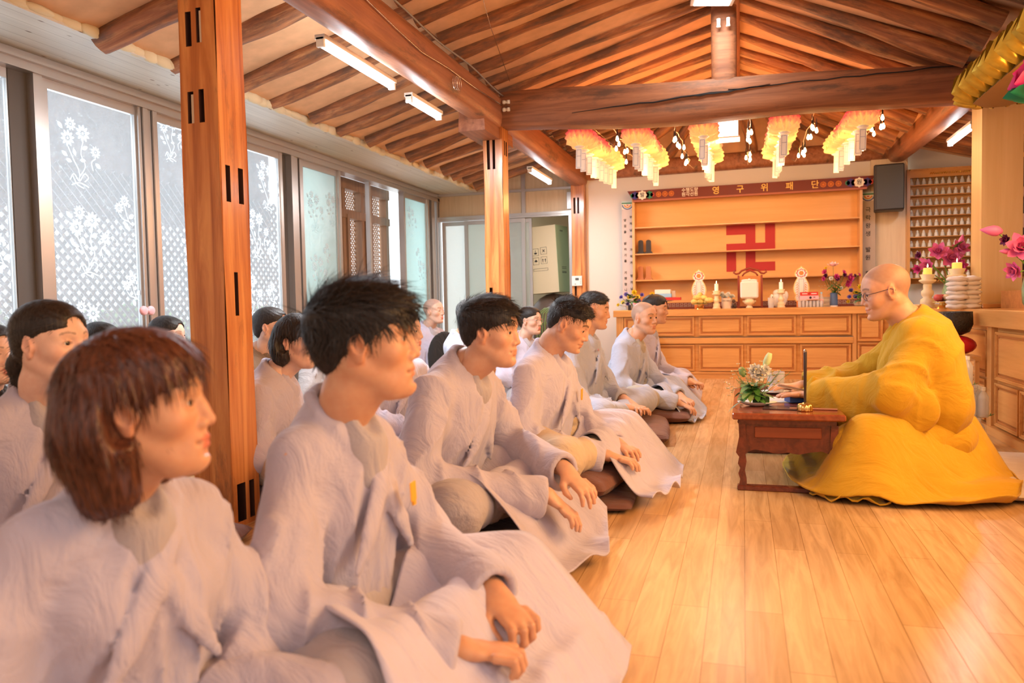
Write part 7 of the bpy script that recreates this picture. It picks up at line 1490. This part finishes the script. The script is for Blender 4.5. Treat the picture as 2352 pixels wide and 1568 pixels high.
for i, (x, z) in enumerate(((-.07, .50), (.05, .51), (-.07, .38), (.05, .385))):
    for a0, a1, c0, c1 in ((-.045, .045, 0, .003), (-.045, .045, .09, .093), (-.045, -.042, 0, .093), (.042, .045, 0, .093)): b.box((x+a0, -d-.002, z+c0), (x+a1, -d-.0005, z+c1))
    if i == 1: b.prism([(x-.02, z+.03), (x-.015, z+.025), (x+.02, z+.06), (x+.015, z+.065)], -d-.002, -d-.0005); b.prism([(x+.02, z+.03), (x+.015, z+.025), (x-.02, z+.06), (x-.015, z+.065)], -d-.002, -d-.0005)
    elif i == 3: [b.prism([(x+k-.004, z+.02), (x+k+.004, z+.02), (x+k+.004, z+.05), (x+k+.012, z+.05), (x+k, z+.07), (x+k-.012, z+.05), (x+k-.004, z+.05)], -d-.002, -d-.0005) for k in (-.018, .018)]
    else: b.prism([(x+.022*math.cos(q), z+.04+.022*math.sin(q)*(1 if i else -1)) for q in np.linspace(0, PI, 9)], -d-.002, -d-.0005); b.box((x-.003, -d-.002, z+.03), (x+.003, -d-.0005, z+.07))
for a0, a1, c0, c1 in ((-.115, .10, .325, .328), (-.115, .10, .295, .298), (-.115, -.112, .295, .328), (.097, .10, .295, .328)): b.box((a0, -d-.002, c0), (a1, -d-.0005, c1))
b.build('handling_marks', M_BLK, t); b = MB(); [b.box((w+.002, -.06, z), (w+.003, .08, z+.006)) for z in (.33, .31)]; [b.box((w+.002, -.06+k*.014, .25), (w+.003, -.054+k*.014, .275)) for k in range(10)]; [b.box((w+.002, -.05+k*.03, .80), (w+.003, -.035+k*.03, .82)) for k in range(3)]; b.build('side_print', M_BLK, t)
b = MB(); rr = random.Random(4); b.ball((0, 0, .45), (.38, .28, .50), 18, 12); o = b.build('covered_pile', plain('brown_plastic_sheet', (.14, .10, .08), .35, bump=.9, bs=8), smooth=True, loc=(-2.45, 10.2, .05)); tag(o, 'pile under brown plastic sheeting below the carton', 'pile')
M_FG = plain('olive_green_metal', (.14, .20, .07), .4)
for i in range(4):
    t = thing('folding_chair', 'olive green folding chair leaning in the doorway, '+('nearest', 'second', 'third', 'farthest')[i]+' of the nested four', 'chair', (-2.30+i*.035, 9.40-.0*i, 0), R(20+i*2)); P = [(-.17, 0, 0), (-.17, .05, .62), (-.15, .06, .74), (-.07, .065, .80), (.07, .065, .80), (.15, .06, .74), (.17, .05, .62), (.17, 0, 0)]
    b = MB(); b.tube([Vector(p)*1.0 for p in P], .010, 8); b.build('frame', M_FG, t, True); b = MB(); b.box((-.15, .045, .60), (.15, .055, .63)); b.build('back_rest', M_FG, t); b = MB(); b.box((-.15, .02, .30), (.15, .035, .40)); b.build('seat', M_FG, t)
for (x, y, rz, lab) in ((-2.38, 6.35, -.6, 'black legless floor chair beside the bald nun'), (-1.30, 6.32, .2, 'black legless floor chair behind the aisle row near the altar'), (-.98, 8.2, -1.2, 'black mesh floor chair at the left end of the altar')):
    t = thing('floor_chair', lab, 'chair', (x, y, 0), rz); b = MB(); b.box((-.2, -.22, .02), (.24, .22, .10), bev=.03); b.build('seat', C_BLACK, t, True, sharp=.8); S = SDF((-.34, -.26, .05), (-.08, .26, .80), .014); S.ell((-.20, 0, .38), (.045, .20, .25), R=rotm(0, -.12, 0), k=0); S.cap((-.19, 0, .1), (-.17, 0, .3), .05, k=.04); v, f = S.mesh(); mk('backrest', [(v, f, 0)], [C_BLACK], t)
# wiring on the beams
def wire(name, pts, r, m, label, cat='cable'): b = MB(); b.tube(pts, r, 5); o = b.build(name, m, smooth=True); return tag(o, label, cat)
M_GW = plain('grey_wire', (.30, .28, .27), .5)
wire('electric_cable', [(-1.865, y, 2.56+.012*math.sin(y*5)) for y in np.linspace(2.5, 6.12, 24)], .006, M_GW, 'grey cable running along the top of the left purlin')
wire('electric_cable', [(-1.868, 3.0, 2.47), (-1.868, 3.6, 2.46), (-1.868, 4.1, 2.42), (-1.868, 4.45, 2.40), (-1.868, 4.9, 2.43), (-1.868, 5.4, 2.44), (-1.868, 6.1, 2.47)], .004, M_CHROME, 'pale wire looping to the lamp on the left purlin')
wire('steel_wire', [(-1.30, 3.6, 2.75), (-1.6, 5.0, 2.70), (-1.80, 6.1, 2.66)], .0025, M_CHROME, 'taut thin steel wire under the left roof slope', 'wire')
t = thing('wire_coil', 'small coil of pale wire above the second tube lamp', 'wire', (-1.86, 5.0, 2.36)); b = MB(); [b.tube([(.01*k, .045*math.cos(q)+.01*k, .045*math.sin(q)) for q in np.linspace(0, 2*PI, 17)], .0025, 5, caps=False) for k in range(3)]; b.build('coil', M_CHROME, t, True)
for i, (x, z) in enumerate(((-1.84, 2.44), (-1.84, 2.50))):
    b = MB(); b.lathe([(.012, -.03), (.016, -.026), (.016, -.01), (.012, -.006), (.012, .006), (.016, .01), (.016, .03)], 14, M=T(ry=PI/2)); o = b.build('insulator', M_PORC, smooth=True, loc=(x, 6.12, z)); tag(o, ('lower', 'upper')[i]+' white porcelain knob insulator where beam meets middle post', 'insulator')
for i, x in enumerate((-.165, -.095)):
    b = MB(); b.lathe([(.014, -.035), (.017, -.03), (.013, -.012), (.015, .03)], 14); o = b.build('insulator', M_PORC, smooth=True, loc=(x, 6.12, 2.93)); tag(o, ('left', 'right')[i]+' white porcelain insulator on the king post under the panel lamp', 'insulator')
# pale sheet on the floor and hedge outside
b = MB(); n = 24; V = [(-.30+.62*i/n, -.26+.52*j/n, .006+.010*abs(float(nz(np.array([i*.4, j*.3, 1.0]), 1.1, 2)))) for i in range(n+1) for j in range(n+1)]; F = [(i*(n+1)+j, (i+1)*(n+1)+j, (i+1)*(n+1)+j+1, i*(n+1)+j+1) for i in range(n) for j in range(n)]
b.add(V, F); b.add([(x, y, z-.005) for x, y, z in V], [f[::-1] for f in F]); o = b.build('robe_cloth', plain('pale_lilac_cotton', (.72, .69, .78), .8), smooth=True, loc=(-1.42, 1.98, .0), rz=R(-25)); tag(o, 'spread pale lilac cloth on the floor left of the tousled young man', 'cloth')
rr = random.Random(12)
for i in range(9):
    b = MB(); y = .5+i*1.05
    S = SDF((-.7, -.49, -.1), (.7, .49, 1.9), .05)
    for k in range(16): S.ell((rr.uniform(-.3, .3), rr.uniform(-.28, .28), .1+rr.random()*.7), (.30, .26, .28), k=.1, fold=lambda P: .05*nz(P, 14, i))
    v, f = S.mesh(); o = mk('garden_bush', [(v, f, 0)], [plain('sunlit_foliage', (.20, .34, .10), .7, var=.6, bs=9, bump=.8) if i == 0 else bpy.data.materials['sunlit_foliage']]); o.location = (-6.3+rr.uniform(-.3, .3), y, -.1); tag(o, 'green garden bush blurred behind the window lattice, '+ORD[i]+' from the near end', 'bush', 'bushes outside the window wall')
b = MB(); b.box((-12, -3, -.2), (-4.9, 14, -.12)); o = b.build('ground_outside', plain('pale_yard', (.55, .52, .45), .9)); struct(o)
